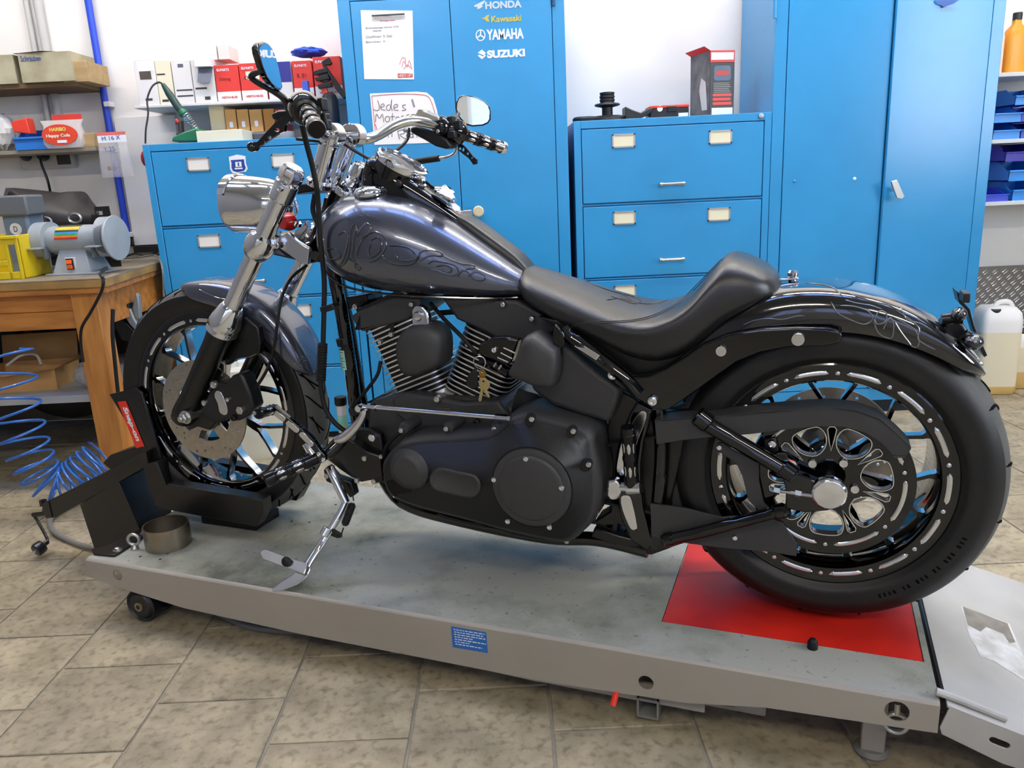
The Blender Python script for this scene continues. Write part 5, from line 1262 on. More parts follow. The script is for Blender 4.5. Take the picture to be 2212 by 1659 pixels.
# horn cover with its chrome hanger
P = tr(((848, 760), (850, 740), (860, 720), (878, 707), (900, 703), (920, 706), (938, 718), (947, 738), (948, 775), (942, 795), (920, 808), (895, 818), (868, 815), (856, 800)), .165)
hn = MB(); P = poly_round(P, 4); cx = sum(p[0] for p in P)/len(P); cz = sum(p[1] for p in P)/len(P)
secs = [[(cx+(x-cx)*f, y, cz+(z-cz)*f) for x, z in P] for f, y in ((.98, .085), (1.0, .10), (1.0, .135), (.97, .150), (.90, .160), (.75, .166), (.4, .170), (.02, .171))]
hn.loft(secs, 0); horn = hn.obj('horn_cover', wrinkle, bike, fixn=True, smooth=60, label='rounded matt black horn cover on the engine')
plate('horn_hanger', ((889, 672), (894, 663), (903, 660), (914, 664), (922, 674), (926, 690), (926, 702), (890, 704)), .125, .145, chrome, horn, bevel=.005, bseg=3)
MB().lathe([(.012, 0), (.012, .004), (.009, .008), (0, .009)], B(904, 683, .146), (0, 1, 0), 18).obj('acorn_nut', chrome, horn)
# intake / breather details between the heads
MB().lathe([(.012, 0), (.013, .002), (.008, .004), (.008, .026), (.006, .028)], B(1009, 646, .06)+V(0, 0, -.002), (0, .1, -1), 18).obj('breather', mat('breather_cap', '#b9443a', .25, .6), bike)
pipe('breather_elbow', [(1010, 662, .06), (1010, 678, .06), (1004, 684, .06)], .008, plast, n=4)
pipe('breather_hose', [(1006, 676, .06), (980, 674, .06), (950, 676, .05)], .0065, rubber, n=6)
pipe('spark_lead', [(930, 655, .06), (960, 690, .09), (1000, 730, .12), (1030, 765, .13)], .0052, rubber, n=6)
pipe('spark_lead', [(900, 650, .06), (865, 670, .07), (850, 700, .075), (846, 720, .08)], .0055, rubber, n=6)
pipe('clutch_hose', [(760, 880, .08), (790, 845, .09), (815, 810, .09), (822, 780, .08)], .0045, rubber, n=6)
pipe('wire', [(870, 930, .12), (846, 950, .13), (832, 970, .13), (826, 1000, .13)], .0045, rubber, n=5)
# coil cover, ignition bracket, oil tank
cpx = ((1126, 735), (1143, 726), (1156, 729), (1186, 750), (1201, 762), (1202, 800), (1196, 826), (1188, 840), (1155, 838), (1125, 826), (1096, 814), (1099, 798), (1108, 781))
P = poly_round(tr(cpx, .20), 3); cx = sum(p[0] for p in P)/len(P); cz = sum(p[1] for p in P)/len(P)
secs = [[(cx+(x-cx)*f, y, cz+(z-cz)*f) for x, z in P] for f, y in ((1.0, .13), (1.0, .18), (.97, .193), (.90, .202), (.7, .207), (.02, .209))]
MB().loft(secs, 0).obj('coil_cover', wrinkle, bike, fixn=True, smooth=50, label='rounded matt black coil cover')
lv = plate('ignition_bracket', ((1032, 748), (1042, 738), (1062, 730), (1085, 728), (1120, 734), (1112, 760), (1104, 785), (1090, 790), (1060, 776), (1036, 768)), .12, .150, gloss, bike, bevel=.004)
for a, b_ in (((1088, 751), (1112, 762)), ((1082, 762), (1106, 774)), ((1075, 772), (1098, 782))): pipe('louvre', [(*a, .152), (*b_, .152)], .0022, polished, lv, n=1, seg=8)
bolt(lv, 1069, 755, .151, .007, chrome, .008)
pipe('tube', [(1040, 775, .125), (1070, 790, .13), (1100, 806, .135)], .013, gloss, lv, n=4)
for x, y in ((1074, 788), (1085, 793)): MB().lathe([(.0135, -.002), (.0135, .002)], B(x, y, .132), (-1, .2, -.6), 16).obj('clip', chrome, lv)
plate('oil_tank', ((1195, 728), (1222, 745), (1262, 782), (1300, 812), (1342, 842), (1330, 880), (1316, 915), (1250, 896), (1192, 876), (1165, 858), (1145, 840), (1150, 770)), -.05, .150, wrinkle, bike, bevel=.012, bseg=4, label='matt black oil tank side')
plate('oil_tank_bracket', ((1118, 840), (1160, 852), (1200, 880), (1170, 880), (1142, 880), (1120, 900), (1100, 905), (1108, 870)), .04, .10, satin, bike)
plate('main_switch', ((1198, 700), (1206, 706), (1218, 722), (1220, 745), (1210, 752), (1212, 772), (1204, 776), (1196, 760), (1192, 730)), .155, .172, gloss, bike, bevel=.003)
pipe('oil_hose', [(1105, 860, .03), (1125, 880, .03), (1150, 880, .03)], .012, rubber)
# ---------------------------------------------------------------- primary cover
pc = ((826, 1011), (830, 990), (844, 972), (862, 955), (876, 944), (905, 938), (960, 934), (1020, 930), (1060, 926), (1080, 914), (1096, 900), (1112, 889), (1130, 883), (1152, 885), (1205, 898), (1262, 914), (1282, 929), (1290, 945), (1294, 975), (1300, 1020), (1299, 1060), (1294, 1100), (1282, 1128), (1258, 1153), (1240, 1168), (1216, 1172), (1166, 1164), (1120, 1154), (1072, 1142), (1016, 1126), (960, 1112), (904, 1097), (868, 1083), (846, 1070), (832, 1046))
P = poly_round(tr(pc, .19), 2); cx = sum(p[0] for p in P)/len(P); cz = sum(p[1] for p in P)/len(P)
def inset(P, d):
    out = []; n = len(P)
    for i in range(n):
        a, b_, c = P[i-2], P[i], P[(i+2) % n]; t = V(c[0]-a[0], c[1]-a[1], 0).normalized(); out.append((b_[0]-t.y*d, b_[1]+t.x*d))
    return out
ccw = sum(P[i][0]*P[(i+1) % len(P)][1]-P[(i+1) % len(P)][0]*P[i][1] for i in range(len(P))) > 0
sg = 1 if ccw else -1
secs = [[(x, y, z) for x, z in inset(P, sg*d)] for d, y in ((0, .095), (0, .165), (.0015, .182), (.005, .196), (.011, .206), (.019, .2115))]
prim = MB(); prim.loft(secs, 0, True, False)
prim.prism(inset(P, sg*.019), .2105, .2115, 0)
prim = prim.obj('primary_cover', wrinkle, bike, fixn=False, smooth=60, label='long matt black primary cover')
bmx = bmesh.new(); bmx.from_mesh(prim.data); bmesh.ops.remove_doubles(bmx, verts=bmx.verts, dist=1e-5); bmesh.ops.recalc_face_normals(bmx, faces=bmx.faces); bmx.to_mesh(prim.data); bmx.free(); prim.data.set_sharp_from_angle(angle=R(50))
# derby cover
dc = B(1145, 1057, .222); 
db = MB().lathe([(.0945, -.014), (.0945, -.004), (.0925, .0), (.084, .003), (.078, .003), (.076, .0055), (.070, .0075), (0, .0085)], V(dc.x, .2155, dc.z), (0, 1, 0), 64).obj('derby_cover', wrinkle, bike, smooth=40, label='round matt black derby cover with five bolts')
MB().lathe([(.0975, -.006), (.0975, .0006), (.0925, .0006)], V(dc.x, .2115, dc.z), (0, 1, 0), 64, cap=False).obj('derby_gap', mat('shadow_gap', '#020202', .9), db)
for x, y in ((1137, 990), (1068, 1035), (1214, 1053), (1098, 1125), (1188, 1138)): bolt(db, x, y, .219, .0068, chrome, .006)
# clutch bump, recessed pill, edge bolts
bc = B(882, 1014, .213)
MB().lathe([(.054, -.006), (.052, .0005), (.045, .004), (.0385, .008), (.034, .0125), (.028, .0135), (0, .0138)], V(bc.x, .2115, bc.z), (0, 1, 0), 48).obj('cover_boss', wrinkle, prim, smooth=70)
pp_ = [(B(x, y, .2115).x, B(x, y, .2115).z) for x, y in pill(983, 1043, 108, 48, R(12), 9)]
cx = sum(p[0] for p in pp_)/len(pp_); cz = sum(p[1] for p in pp_)/len(pp_)
MB().loft([[(cx+(x-cx)*f, y, cz+(z-cz)*g_) for x, z in pp_] for f, g_, y in ((1.05, 1.12, .211), (1.0, 1.0, .2142), (.93, .86, .2142), (.9, .78, .2122), (.02, .02, .2122))], 0).obj('cover_pad', wrinkle, prim, fixn=True, smooth=70)
for x, y in ((869, 928), (966, 925), (1070, 925)):
    c = B(x, y, .19); MB().lathe([(.016, -.06), (.015, .0), (.012, .006), (0, .007)], V(c.x, .178, c.z), (0, 1, 0), 20).obj('bolt_boss', wrinkle, prim); bolt(prim, x, y, .186, .007, zinc, .010)
for x, y in ((1149, 905), (1239, 931), (1272, 1003)):
    MB().prism([(B(a, b_, .2121).x, B(a, b_, .2121).z) for a, b_ in pill(x-4, y+1, 30, 22, R(115), 7)], .2100, .2122).obj('bolt_pocket', mat('pocket_black', '#060606', .8), prim)
    bolt(prim, x, y, .213, .0066, zinc, .005)
for x, y, Y in ((824, 986, .17), (1290, 1106, .17), (1225, 1169, .17)): bolt(prim, x, y, Y, .0058, zinc, .006)
# ---------------------------------------------------------------- shifter, forward controls
pipe('shift_rod', [(795, 878, .205), (1102, 904, .205)], .0054, chrome, n=1, seg=14, label='long chrome shift rod')
for a, b_ in (((788, 877), (812, 880)), ((1070, 901), (1104, 904))):
    p0, p1 = B(*a, .205), B(*b_, .205); MB().lathe([(.006, 0), (.0078, .002), (.0078, (p1-p0).length*.8), (.0095, (p1-p0).length*.82), (.0095, (p1-p0).length)], p0, p1-p0, 6).obj('rod_end', chrome, bike)
MB().lathe([(.0075, -.012), (.0095, -.006), (.0095, .006), (.0075, .012)], B(778, 881, .215), (0, 1, 0), 16).obj('rod_joint', chrome, bike)
lever = [(786, 884, .205), (784, 898, .205), (774, 915, .205), (758, 932, .21), (742, 945, .215), (728, 950, .215)]
pipe('shift_arm', lever, [.009, .010, .0115, .0125, .013, .012], polished, n=5, seg=14, label='polished curved shift arm')
# pivot block and lever bracket
plate('control_mount', ((694, 986), (716, 962), (742, 945), (756, 950), (772, 962), (790, 975), (822, 985), (826, 1035), (800, 1038), (780, 1042), (760, 1032), (734, 1015), (716, 1000)), .10, .15, satin, bike, bevel=.004)
ho = plate('engine_plate', ((768, 926), (800, 928), (822, 940), (828, 975), (826, 1040), (812, 1045), (766, 1000)), .11, .13, satin, bike, bevel=.003)
bolt(ho, 806, 944, .132, .0105, chrome, .009, hexs=True)
for x, y in ((788, 990), (808, 1040), (771, 1038), (706, 1028)): bolt(bike, x, y, .152, .0075, zinc, .005)
p0, p1 = B(742, 946, .19), B(704, 985, .23); d = p1-p0
MB().lathe([(.014, 0), (.0165, .004), (.0165, d.length*.8), (.013, d.length)], p0, d, 20).obj('shift_shaft', gloss, bike)
sa = plate('shift_lever', ((576, 880), (592, 876), (600, 884), (640, 918), (672, 945), (692, 975), (702, 985), (700, 998), (690, 1000), (680, 985), (660, 955), (628, 925), (588, 895), (580, 898)), .235, .250, gloss, bike, bevel=.003, bseg=3, label='black toe shift lever with polished slots')
for q, an in (((604, 899), R(38)), ((632, 922), R(40)), ((662, 949), R(46))):
    L_ = {604: 30, 632: 34, 662: 40}[q[0]]
    P = [(B(x, y, .2505).x, B(x, y, .2505).z) for x, y in pill(q[0], q[1], L_, 11, an)]
    MB().prism(P, .2495, .2515).obj('slot', polished, sa, bevel=.0005, fixn=True)
for x, y in ((689, 981), (699, 993)): bolt(sa, x, y, .252, .006, chrome, .004)
def peg(a, b_, name, r, secs_, mm, label=None, nin=6):
    d = b_-a; L = d.length; ax = d.normalized()
    pf = [(r*1.05, 0)]
    for s0, s1 in secs_: pf += [(r*1.12, L*s0-.008), (r*1.12, L*s0-.002), (r, L*s0), (r, L*s1), (r*1.12, L*s1+.002)]
    pf += [(r*1.15, L*.93), (r*1.15, L), (r*.9, L+.003)]
    o = MB().lathe(pf, a, d, 24).obj(name, mm, bike, label=label)
    u = ax.orthogonal().normalized(); w_ = ax.cross(u)
    for s0, s1 in secs_:
        for k in range(nin):
            t = 2*pi*k/nin+.3; rad = u*cos(t)+w_*sin(t); M3 = Matrix((ax, rad.cross(ax), rad)).transposed()
            MB().ball(a+ax*L*(s0+s1)/2+rad*(r-.0012), (L*(s1-s0)*.42, r*.28, .0026), 0, 10, M3).obj('peg_insert', polished, o)
    return o
an = mat('anodised_black', '#0d0d0f', .2, .3)
# shifter toe peg and rider's foot peg
tp_ = peg(B(592, 884, .235), B(558, 893, .30), 'toe_peg', .0125, [(.2, .75)], an, 'black toe peg with a polished slot')
MB().lathe([(.005, 0), (.005, .003), (0, .0035)], B(551, 892, .302), B(558, 893, .30)-B(592, 884, .235), 12).obj('peg_screw', chrome, tp_)
fpg = peg(B(690, 986, .235), B(574, 1038, .335), 'foot_peg', .0155, [(.30, .52), (.62, .82)], an, 'black rider foot peg with polished slots')
pv = MB(); pv.tube([B(660, 958, .25), B(668, 972, .25), B(676, 982, .25)], .0095, 12); pv.obj('peg_pivot', chrome, bike)
plate('peg_clevis', ((670, 972), (686, 966), (694, 976), (690, 986), (676, 990), (668, 982)), .222, .245, chrome, bike, bevel=.003)
bolt(bike, 662, 1010, .25, .007, chrome, .006)
# ---------------------------------------------------------------- side stand with spring
ss = [(712, 1010, .17), (722, 1030, .175), (736, 1060, .18), (748, 1086, .185)]
pipe('stand_knee', ss, [.0125, .0125, .012, .010], chrome, n=4, seg=14)
sst = pipe('side_stand', [(747, 1084, .185), (735, 1110, .20), (712, 1148, .225), (690, 1182, .255), (672, 1210, .285), (664, 1225, .30)], [.0088, .0092, .0095, .010, .0105, .012], chrome, n=4, seg=16, label='chrome side stand swung down with its spring')
plate('stand_lug', ((698, 1016), (706, 1008), (724, 1030), (758, 1042), (766, 1070), (756, 1076), (742, 1058), (722, 1048), (704, 1040)), .13, .155, satin, bike, bevel=.003)
p0, p1 = B(709, 1140, .228), B(702, 1152, .236); MB().lathe([(.0125, 0), (.0125, (p1-p0).length*1.4)], p0, p1-p0, 18).obj('stand_collar', chrome, sst, bevel=.001)
# foot: curved tongue and side tab
fq = [onp(x, y, B(620, 1255, .325), V(.15, .75, .65)) for x, y in ((664, 1222), (668, 1232), (655, 1250), (630, 1266), (604, 1276), (582, 1281), (580, 1278), (600, 1262), (628, 1246), (640, 1236), (652, 1226))]
slab(((662, 1214), (670, 1226), (662, 1246), (640, 1262), (610, 1274), (583, 1281), (580, 1278), (604, 1258), (632, 1240), (648, 1224)), B(640, 1250, .315), V(.15, .70, .70), .007).obj('stand_foot', chrome, sst, bevel=.003, bseg=3, fixn=True)
slab(((562, 1196), (566, 1188), (574, 1186), (640, 1210), (664, 1216), (656, 1240), (630, 1230), (568, 1208)), B(620, 1212, .30), V(.15, .62, .77), .005).obj('stand_tab', polished, sst, bevel=.0015, fixn=True)
MB().ball(B(619, 1214, .305), (.014, .010, .014), 0, 18).obj('stand_bumper', rubber, sst)
# return spring
p0, p1 = B(764, 1082, .19), B(742, 1140, .225); d = p1-p0; L = d.length; ax = d.normalized(); u = ax.orthogonal().normalized(); w_ = ax.cross(u)
P = [p0+ax*(L*(.08+.84*k/260))+(u*cos(k*.62)+w_*sin(k*.62))*.0088*min(1, min(k, 260-k)/40+.4) for k in range(261)]
MB().tube(P, .0016, 6).obj('stand_spring', satin, sst)
pipe('spring_hook', [(762, 1070, .185), (764, 1082, .19)], .0018, satin, sst, n=1); pipe('spring_hook', [(742, 1140, .225), (738, 1152, .228)], .0018, satin, sst, n=1)
plate('spring_lug', ((708, 1146), (716, 1142), (738, 1155), (736, 1162), (728, 1163), (710, 1156)), .222, .228, satin, sst, bevel=.001)
# white bottle-like regulator with label behind the down tube
p0, p1 = B(735, 858, .02), B(742, 932, .02); d = p1-p0
rg = MB().lathe([(.0135, .022), (.0135, d.length)], p0, d, 24).obj('canister', mat('white_canister', '#d9dbd8', .4), bike, label='slim white canister with green label strapped to the frame tube')
MB().lathe([(.0138, d.length*.5), (.0139, d.length*.51), (.0139, d.length*.95), (.0138, d.length*.96)], p0, d, 24, cap=False).obj('canister_label', lab, rg)
MB().lathe([(.014, -.002), (.0165, .0), (.0165, .018), (.0145, .022)], p0, d, 24).obj('canister_cap', plast, rg)
# lower engine guard pieces behind the down tubes
plate('voltage_regulator', ((782, 895), (790, 870), (830, 850), (846, 870), (840, 905), (800, 915)), -.06, .06, satin, bike, Yt=.06, bevel=.006)
plate('rear_caliper', ((1470, 1080), (1500, 1060), (1520, 1100), (1500, 1140)), -.14, -.09, satin, bike)
# muffler pipes are on the far side: slim exhaust tube seen through the wheel
pipe('exhaust_pipe', [(1650, 950, -.17), (1720, 975, -.17), (1800, 1000, -.17), (1900, 1020, -.17)], .03, chrome, n=3, seg=20)

# ================================================================== CABINETS ALONG THE BACK WALL (world frame)
def blue_paint(name, c, c2, rough=.25):
    return mat(name, c, rough, 0, .5, noise=.1, scale=2.2, col2=c2, bump=.03, bscale=350)
blue = blue_paint('blue_cabinet_paint', '#3192ca', '#2d8ac0')
blue_d = mat('blue_recess', '#12466f', .5)
frame_m = mat('label_frame_steel', '#b6b4ae', .35, .6); card_m = mat('cream_card', '#e4dfbf', .6); card_w = mat('white_card', '#e6e4dc', .6)
dark_gap = mat('dark_gap', '#0a1620', .8)
def pxrect(x0, y0, x1, y1, Dp):
    xm, ym = (x0+x1)/2, (y0+y1)/2
    return W(x0, ym, Dp).x, W(x1, ym, Dp).x, W(xm, y1, Dp).z, W(xm, y0, Dp).z      # xl, xr, zb, zt
def px_box(name, x0, y0, x1, y1, Df, depth, m, parent=None, bevel=.002, z0=None, z1=None, **k):
    a, b, c, d = pxrect(x0, y0, x1, y1, Df)
    if z0 is not None: c = z0
    if z1 is not None: d = z1
    return MB().box2((a, Df, c), (b, Df+depth, d)).obj(name, m, parent, bevel=bevel, **k)
def text_px(name, s, x0, y0, x1, y1, Dp, m, parent=None, bold=0.0, rot=0.0, **k):
    a, b, c, d = pxrect(x0, y0, x1, y1, Dp)
    M = Matrix.Translation((a, Dp, c)) @ frame_mtx((0, 0, 0), (cos(rot), 0, sin(rot)), (-sin(rot), 0, cos(rot)))
    return text(name, s, .03, M, m, parent, bold=bold, width=b-a, height=d-c, **k)
def poly_px(name, pts, Dp, th, m, parent=None, rnd=0, holes=(), **k):
    f = lambda L: [(W(x, y, Dp).x, W(x, y, Dp).z) for x, y in L]
    P = f(pts)
    if rnd: P = poly_round(P, rnd)
    return MB().prism(P, Dp, Dp+th, 0, holes=[f(h) for h in holes]).obj(name, m, parent, fixn=True, **k)
def wpipe(name, pts, r, m, parent=None, n=6, seg=10, **k):
    P = [W(*q) for q in pts]; P = cr(P, n) if len(P) > 2 and n > 1 else P
    return MB().tube(P, r, seg).obj(name, m, parent, **k)

def filing(name, Xl, Xr, zt, rows, label, holders, handles, cardm, skip_handles=()):
    root = empty(name, ((Xl+Xr)/2, D+.3, 0), 0, label, 'filing cabinet')
    ox, oy = root.location.x, root.location.y
    def add(b, nm, m, **k):
        b.xf(Matrix.Translation((-ox, -oy, 0))); return b.obj(nm, m, root, **k)
    b = MB(); b.box2((Xl, D+.016, .03), (Xr, WALL_Y-.01, zt)); add(b, 'body', blue, bevel=.004)
    st = .030; g = MB()
    g.box2((Xl, D, .03), (Xl+st, D+.017, zt)); g.box2((Xr-st, D, .03), (Xr, D+.017, zt)); g.box2((Xl+st, D, rows[0][0]+.004), (Xr-st, D+.017, zt))
    for i in range(len(rows)-1): g.box2((Xl+st, D+.003, rows[i+1][0]+.004), (Xr-st, D+.017, rows[i][1]-.004))
    g.box2((Xl+st, D, .03), (Xr-st, D+.017, rows[-1][1]-.004))
    add(g, 'front_frame', blue, bevel=.002)
    add(MB().box2((Xl+.01, D+.02, 0), (Xr-.01, WALL_Y-.02, .03)), 'plinth', dark_gap)
    for i, (a, c) in enumerate(rows):
        dr = add(MB().box2((Xl+st+.004, D-.001, c), (Xr-st-.004, D+.015, a)), 'drawer', blue, bevel=.002)
        for (fx, fz) in holders:
            x = Xl+fx; z = a-fz; w2, h2 = .050, .0285
            fr = MB(); t = .006
            for p, q in (((x-w2, z-h2), (x+w2, z-h2+t)), ((x-w2, z+h2-t), (x+w2, z+h2)), ((x-w2, z-h2), (x-w2+t, z+h2)), ((x+w2-t, z-h2), (x+w2, z+h2))): fr.box2((p[0], D-.005, p[1]), (q[0], D-.001, q[1]))
            fr.xf(Matrix.Translation((-ox, -oy, 0))); fr.obj('label_holder', frame_m, dr)
            cd = MB().box2((x-w2+t*.8, D-.0028, z-h2+t*.8), (x+w2-t*.8, D-.0012, z+h2-t*.8)); cd.xf(Matrix.Translation((-ox, -oy, 0))); cd.obj('label_card', cardm, dr)
        hx, hz = Xl+handles[0], a-handles[1]
        h = MB(); h.tube([(hx-.052, D-.026, hz), (hx+.052, D-.026, hz)], .0065, 12)
        for s_ in (-1, 1): h.tube([(hx+s_*.048, D-.026, hz), (hx+s_*.048, D-.001, hz-.002)], .005, 10); h.lathe([(.0085, -.006), (.0085, .006)], (hx+s_*.049, D-.026, hz), (1, 0, 0), 12)
        h.xf(Matrix.Translation((-ox, -oy, 0))); h.obj('handle', mat('worn_chrome', '#c4bfb4', .22, 1.0), dr)
    return root
za, zb_, zc_ = W(1252, 281, D).z, W(1253, 441, D).z, W(1254, 449, D).z
pit = za-zc_; rowsR = [(za-i*pit, zb_-i*pit) for i in range(4)]
rowsR[3] = (rowsR[3][0], max(rowsR[3][1], .07))
XRl, XRr = W(1239, 262, D).x, W(1668, 241, D).x; ztR = W(1450, 252, D).z
hxl, hxr = W(1347, 304, D).x-XRl, W(1556, 296, D).x-XRl
fcR = filing('filing_cabinet', XRl, XRr, ztR, rowsR, 'blue four-drawer filing cabinet with a rubber pulley part and boxes on top', [(hxl, za-W(1347, 304, D).z), (hxr, za-W(1556, 296, D).z)], (W(1450, 397, D).x-XRl, za-W(1450, 397, D).z), card_m)
ox, oy = fcR.location.x, fcR.location.y
lk = W(1644, 250, D-.004); MB().lathe([(.011, 0), (.011, .008), (.0, .009)], (lk.x-ox, D-oy, lk.z), (0, -1, 0), 8).obj('lock', zinc, fcR)
za2, zb2, zc2 = W(319, 330, D).z, W(345, 489, D).z, W(347, 497, D).z; pit2 = za2-zc2
rowsL = [(za2-i*pit2, zb2-i*pit2) for i in range(4)]; rowsL[3] = (rowsL[3][0], max(rowsL[3][1], .07))
XLl, XLr = W(306.5, 313, D).x, -.672; ztL = W(306.5, 313, D).z
fcL = filing('filing_cabinet', XLl, XLr, ztL, rowsL, 'blue four-drawer filing cabinet with a one sticker and a cordless tool on top', [(W(429, 355, D).x-XLl, za2-W(429, 355, D).z), (W(612, 347, D).x-XLl, za2-W(612, 347, D).z)], (W(550, 606, D).x-XLl, za2-pit2-W(550, 606, D).z), card_w)
# shield sticker on its top drawer
ox, oy = fcL.location.x, fcL.location.y
navy = mat('sticker_navy', '#27408c', .35); whs = mat('sticker_white', '#e8ebf0', .45)
def fst(nm, pts, Dp, m):
    o = poly_px(nm, pts, Dp, .0006, m, None); o.data.transform(Matrix.Translation((-ox, -oy, 0))); o.parent = fcL; return o
s1 = fst('shield_sticker', ((494, 339), (512, 334), (530, 337), (531, 352), (535, 364), (531, 371), (520, 372), (512, 376), (502, 374), (497, 366), (496, 352)), D-.0022, whs)
fst('shield_field', ((498, 346), (527, 344), (528, 354), (531, 363), (527, 369), (513, 372), (503, 369), (500, 362), (500, 352)), D-.0028, navy)
for q in ((509, 349), (519, 349)): pass
fst('sticker_numeral', ((508, 350), (521, 349), (522, 360), (509, 361)), D-.0034, whs)
fst('sticker_numeral_gap', ((513, 351), (516, 351), (517, 359), (514, 359)), D-.0040, navy)
fst('sticker_print', ((507, 363), (524, 362), (524, 365), (507, 366)), D-.0034, whs)
# ---------------- tall two-door cabinets
def tall(name, Xl, Xr, zt, gap_x, label, extra=0, open_deg=0):
    root = empty(name, ((Xl+Xr)/2, D+.3, 0), 0, label, 'cabinet'); ox, oy = root.location.x, root.location.y
    T = Matrix.Translation((-ox, -oy, 0))
    b = MB(); b.box2((Xl, D+.018, .06), (Xr, WALL_Y-.02, zt)); b.xf(T).obj('body', blue, root, bevel=.004)
    g = MB(); s_ = .052
    g.box2((Xl, D, .06), (Xl+s_, D+.02, zt)); g.box2((Xr-s_, D, .06), (Xr, D+.02, zt)); g.box2((Xl+s_, D, zt-.06), (Xr-s_, D+.02, zt)); g.box2((Xl+s_, D, .06), (Xr-s_, D+.02, .12))
    g.xf(T).obj('front_frame', blue, root, bevel=.002)
    MB().box2((Xl+.01, D+.01, 0), (Xr-.01, WALL_Y-.04, .06)).xf(T).obj('plinth', dark_gap, root)
    dl = MB().box2((Xl+s_+.003, D-.002, .123), (gap_x-.002, D+.016, zt-.063)).xf(T).obj('door', blue, root, bevel=.002)
    xh = Xr-s_-.003
    dr = MB().box2((gap_x+.002-xh, -.018, .123), (0, 0, zt-.063)).obj('door', blue, root, bevel=.002, loc=(xh-ox, D+.016-oy, 0))
    dr.rotation_euler = (0, 0, R(open_deg))
    return root, dl, dr
tallC, dlC, drC = tall('tall_cabinet', W(727, 0, D).x, W(1218.6, 0, D).x, 1.96, W(970.5, 0, D).x, 'tall blue two-door cabinet with white maker logos and paper notes')
ox, oy = tallC.location.x, tallC.location.y
def onC(o): o.data.transform(Matrix.Translation((-ox, -oy, 0))); o.parent = tallC; return o
def onDoor(o): o.data.transform(Matrix.Translation((-ox, -oy, 0))); o.parent = drC; o.matrix_parent_inverse = Matrix.Identity(4); o.location = -drC.location; return o
kn = W(1034, 456, D)
k1 = MB(); k1.lathe([(.012, 0), (.012, .018), (.020, .022), (.0245, .030), (.0245, .040), (.020, .045)], (0, 0, 0), (0, -1, 0), 12); k1.lathe([(.017, .0455), (.014, .040), (0, .039)], (0, 0, 0), (0, -1, 0), 20, cap=False)
k1.obj('door_knob', mat('cream_bakelite', '#cfc4a0', .35), tallC, loc=(kn.x-ox, D-.002-oy, kn.z))
hg = W(1195, 2, D); MB().rod((hg.x-ox, D-.006-oy, hg.z-.02), (hg.x-ox, D-.006-oy, hg.z+.05), .007, 10).obj('hinge', blue_d, tallC)
# white maker logos on the right door
lw = mat('logo_white', '#e9eef2', .45); lg = mat('logo_grey', '#b9c6cc', .45); ly = mat('logo_gold', '#bcb24a', .45)
LD = D-.0028
logo = [text_px('logo_text', 'HONDA', 1048, 2, 1127, 18, LD, lg, bold=.0012), text_px('logo_text', 'Kawasaki', 1061, 33, 1126, 47, LD, ly, bold=.0008), text_px('logo_text', 'YAMAHA', 1051, 62, 1131, 85, LD, lw, bold=.001), text_px('logo_text', 'SUZUKI', 1052, 107, 1134, 124, LD, lw, bold=.0016)]
logo.append(poly_px('logo_wing', ((1024, 12), (1048, 0), (1046, 6), (1040, 12), (1044, 13), (1036, 19), (1030, 19), (1032, 15), (1025, 15)), LD, .0005, lg))
logo.append(poly_px('logo_flag', ((1040, 40), (1048, 37), (1050, 33), (1058, 32), (1054, 39), (1058, 47), (1050, 46), (1048, 42)), LD, .0005, ly))
logo.append(poly_px('logo_ring', circ(1038, 76, 10.5, 28, 12.5), LD, .0005, lw, holes=[circ(1038, 76, 8.6, 24, 10.5)]))
for a in (90, 210, 330):
    x1, y1 = 1038+8.6*cos(R(a)), 76-10.5*sin(R(a)); nx, ny = -sin(R(a))*1.3, -cos(R(a))*1.3
    logo.append(poly_px('logo_fork', ((1038-nx, 76-ny), (1038+nx, 76+ny), (x1+nx, y1+ny), (x1-nx, y1-ny)), LD, .0005, lw))
logo.append(poly_px('logo_s', ((1041, 107), (1050, 115), (1046, 117), (1050, 120), (1041, 128), (1032, 120), (1036, 118), (1043, 122), (1046, 120), (1032, 114)), LD, .0005, lw))
for o in logo: onC(o)
# papers
paper = mat('white_paper', '#eeece8', .7); ink_d = mat('pen_ink', '#3b2a33', .6); ink_l = mat('faint_pen', '#8f8a90', .6); red_i = mat('red_print', '#c8322a', .55)
pd = D-.0035
pp = poly_px('paper_list', ((779, 22), (891, 23), (894.5, 171.5), (787, 171)), pd, .0007, paper, label='white needs-list sheet pinned to the left door of the tall cabinet', cat='paper')
for o in (text_px('heading', 'Snap-on', 821, 42, 853, 47, pd-.0006, red_i, pp), text_px('print', 'NEEDS LIST', 861, 160, 890, 166, pd-.0012, paper, pp, bold=.0003)): pass
poly_px('red_bar', ((859, 159), (891, 158.5), (891.5, 167), (859.5, 168)), pd-.0006, .0004, red_i, pp)
for t, r in (('Bremsbelag vorne VFR', (790, 57, 862, 62)), ('Kette Satz', (806, 64, 824, 68)), ('Oelfilter 5 Stk', (790, 76, 848, 81)), ('Blinker li', (790, 88, 832, 92))): text_px('handwriting', t, *r, pd-.0006, ink_l, pp)
for pts in ([(863, 140), (868, 126), (875, 126), (876, 140)], [(868, 146), (872, 132), (880, 145), (884, 130), (890, 150)], [(872, 150), (880, 140), (888, 148)]): 
    wpipe('doodle', [(x, y, pd-.0006) for x, y in pts], .0008, red_i, pp, n=3, seg=6)
wpipe('pen', [(803, 34, pd-.006), (840, 32, pd-.006), (874, 30, pd-.006)], .0035, mat('pen_body', '#3c4048', .3), pp, n=1)
poly_px('clip', ((830, 24), (838, 24), (839, 33), (831, 34)), pd-.003, .002, zinc, pp)
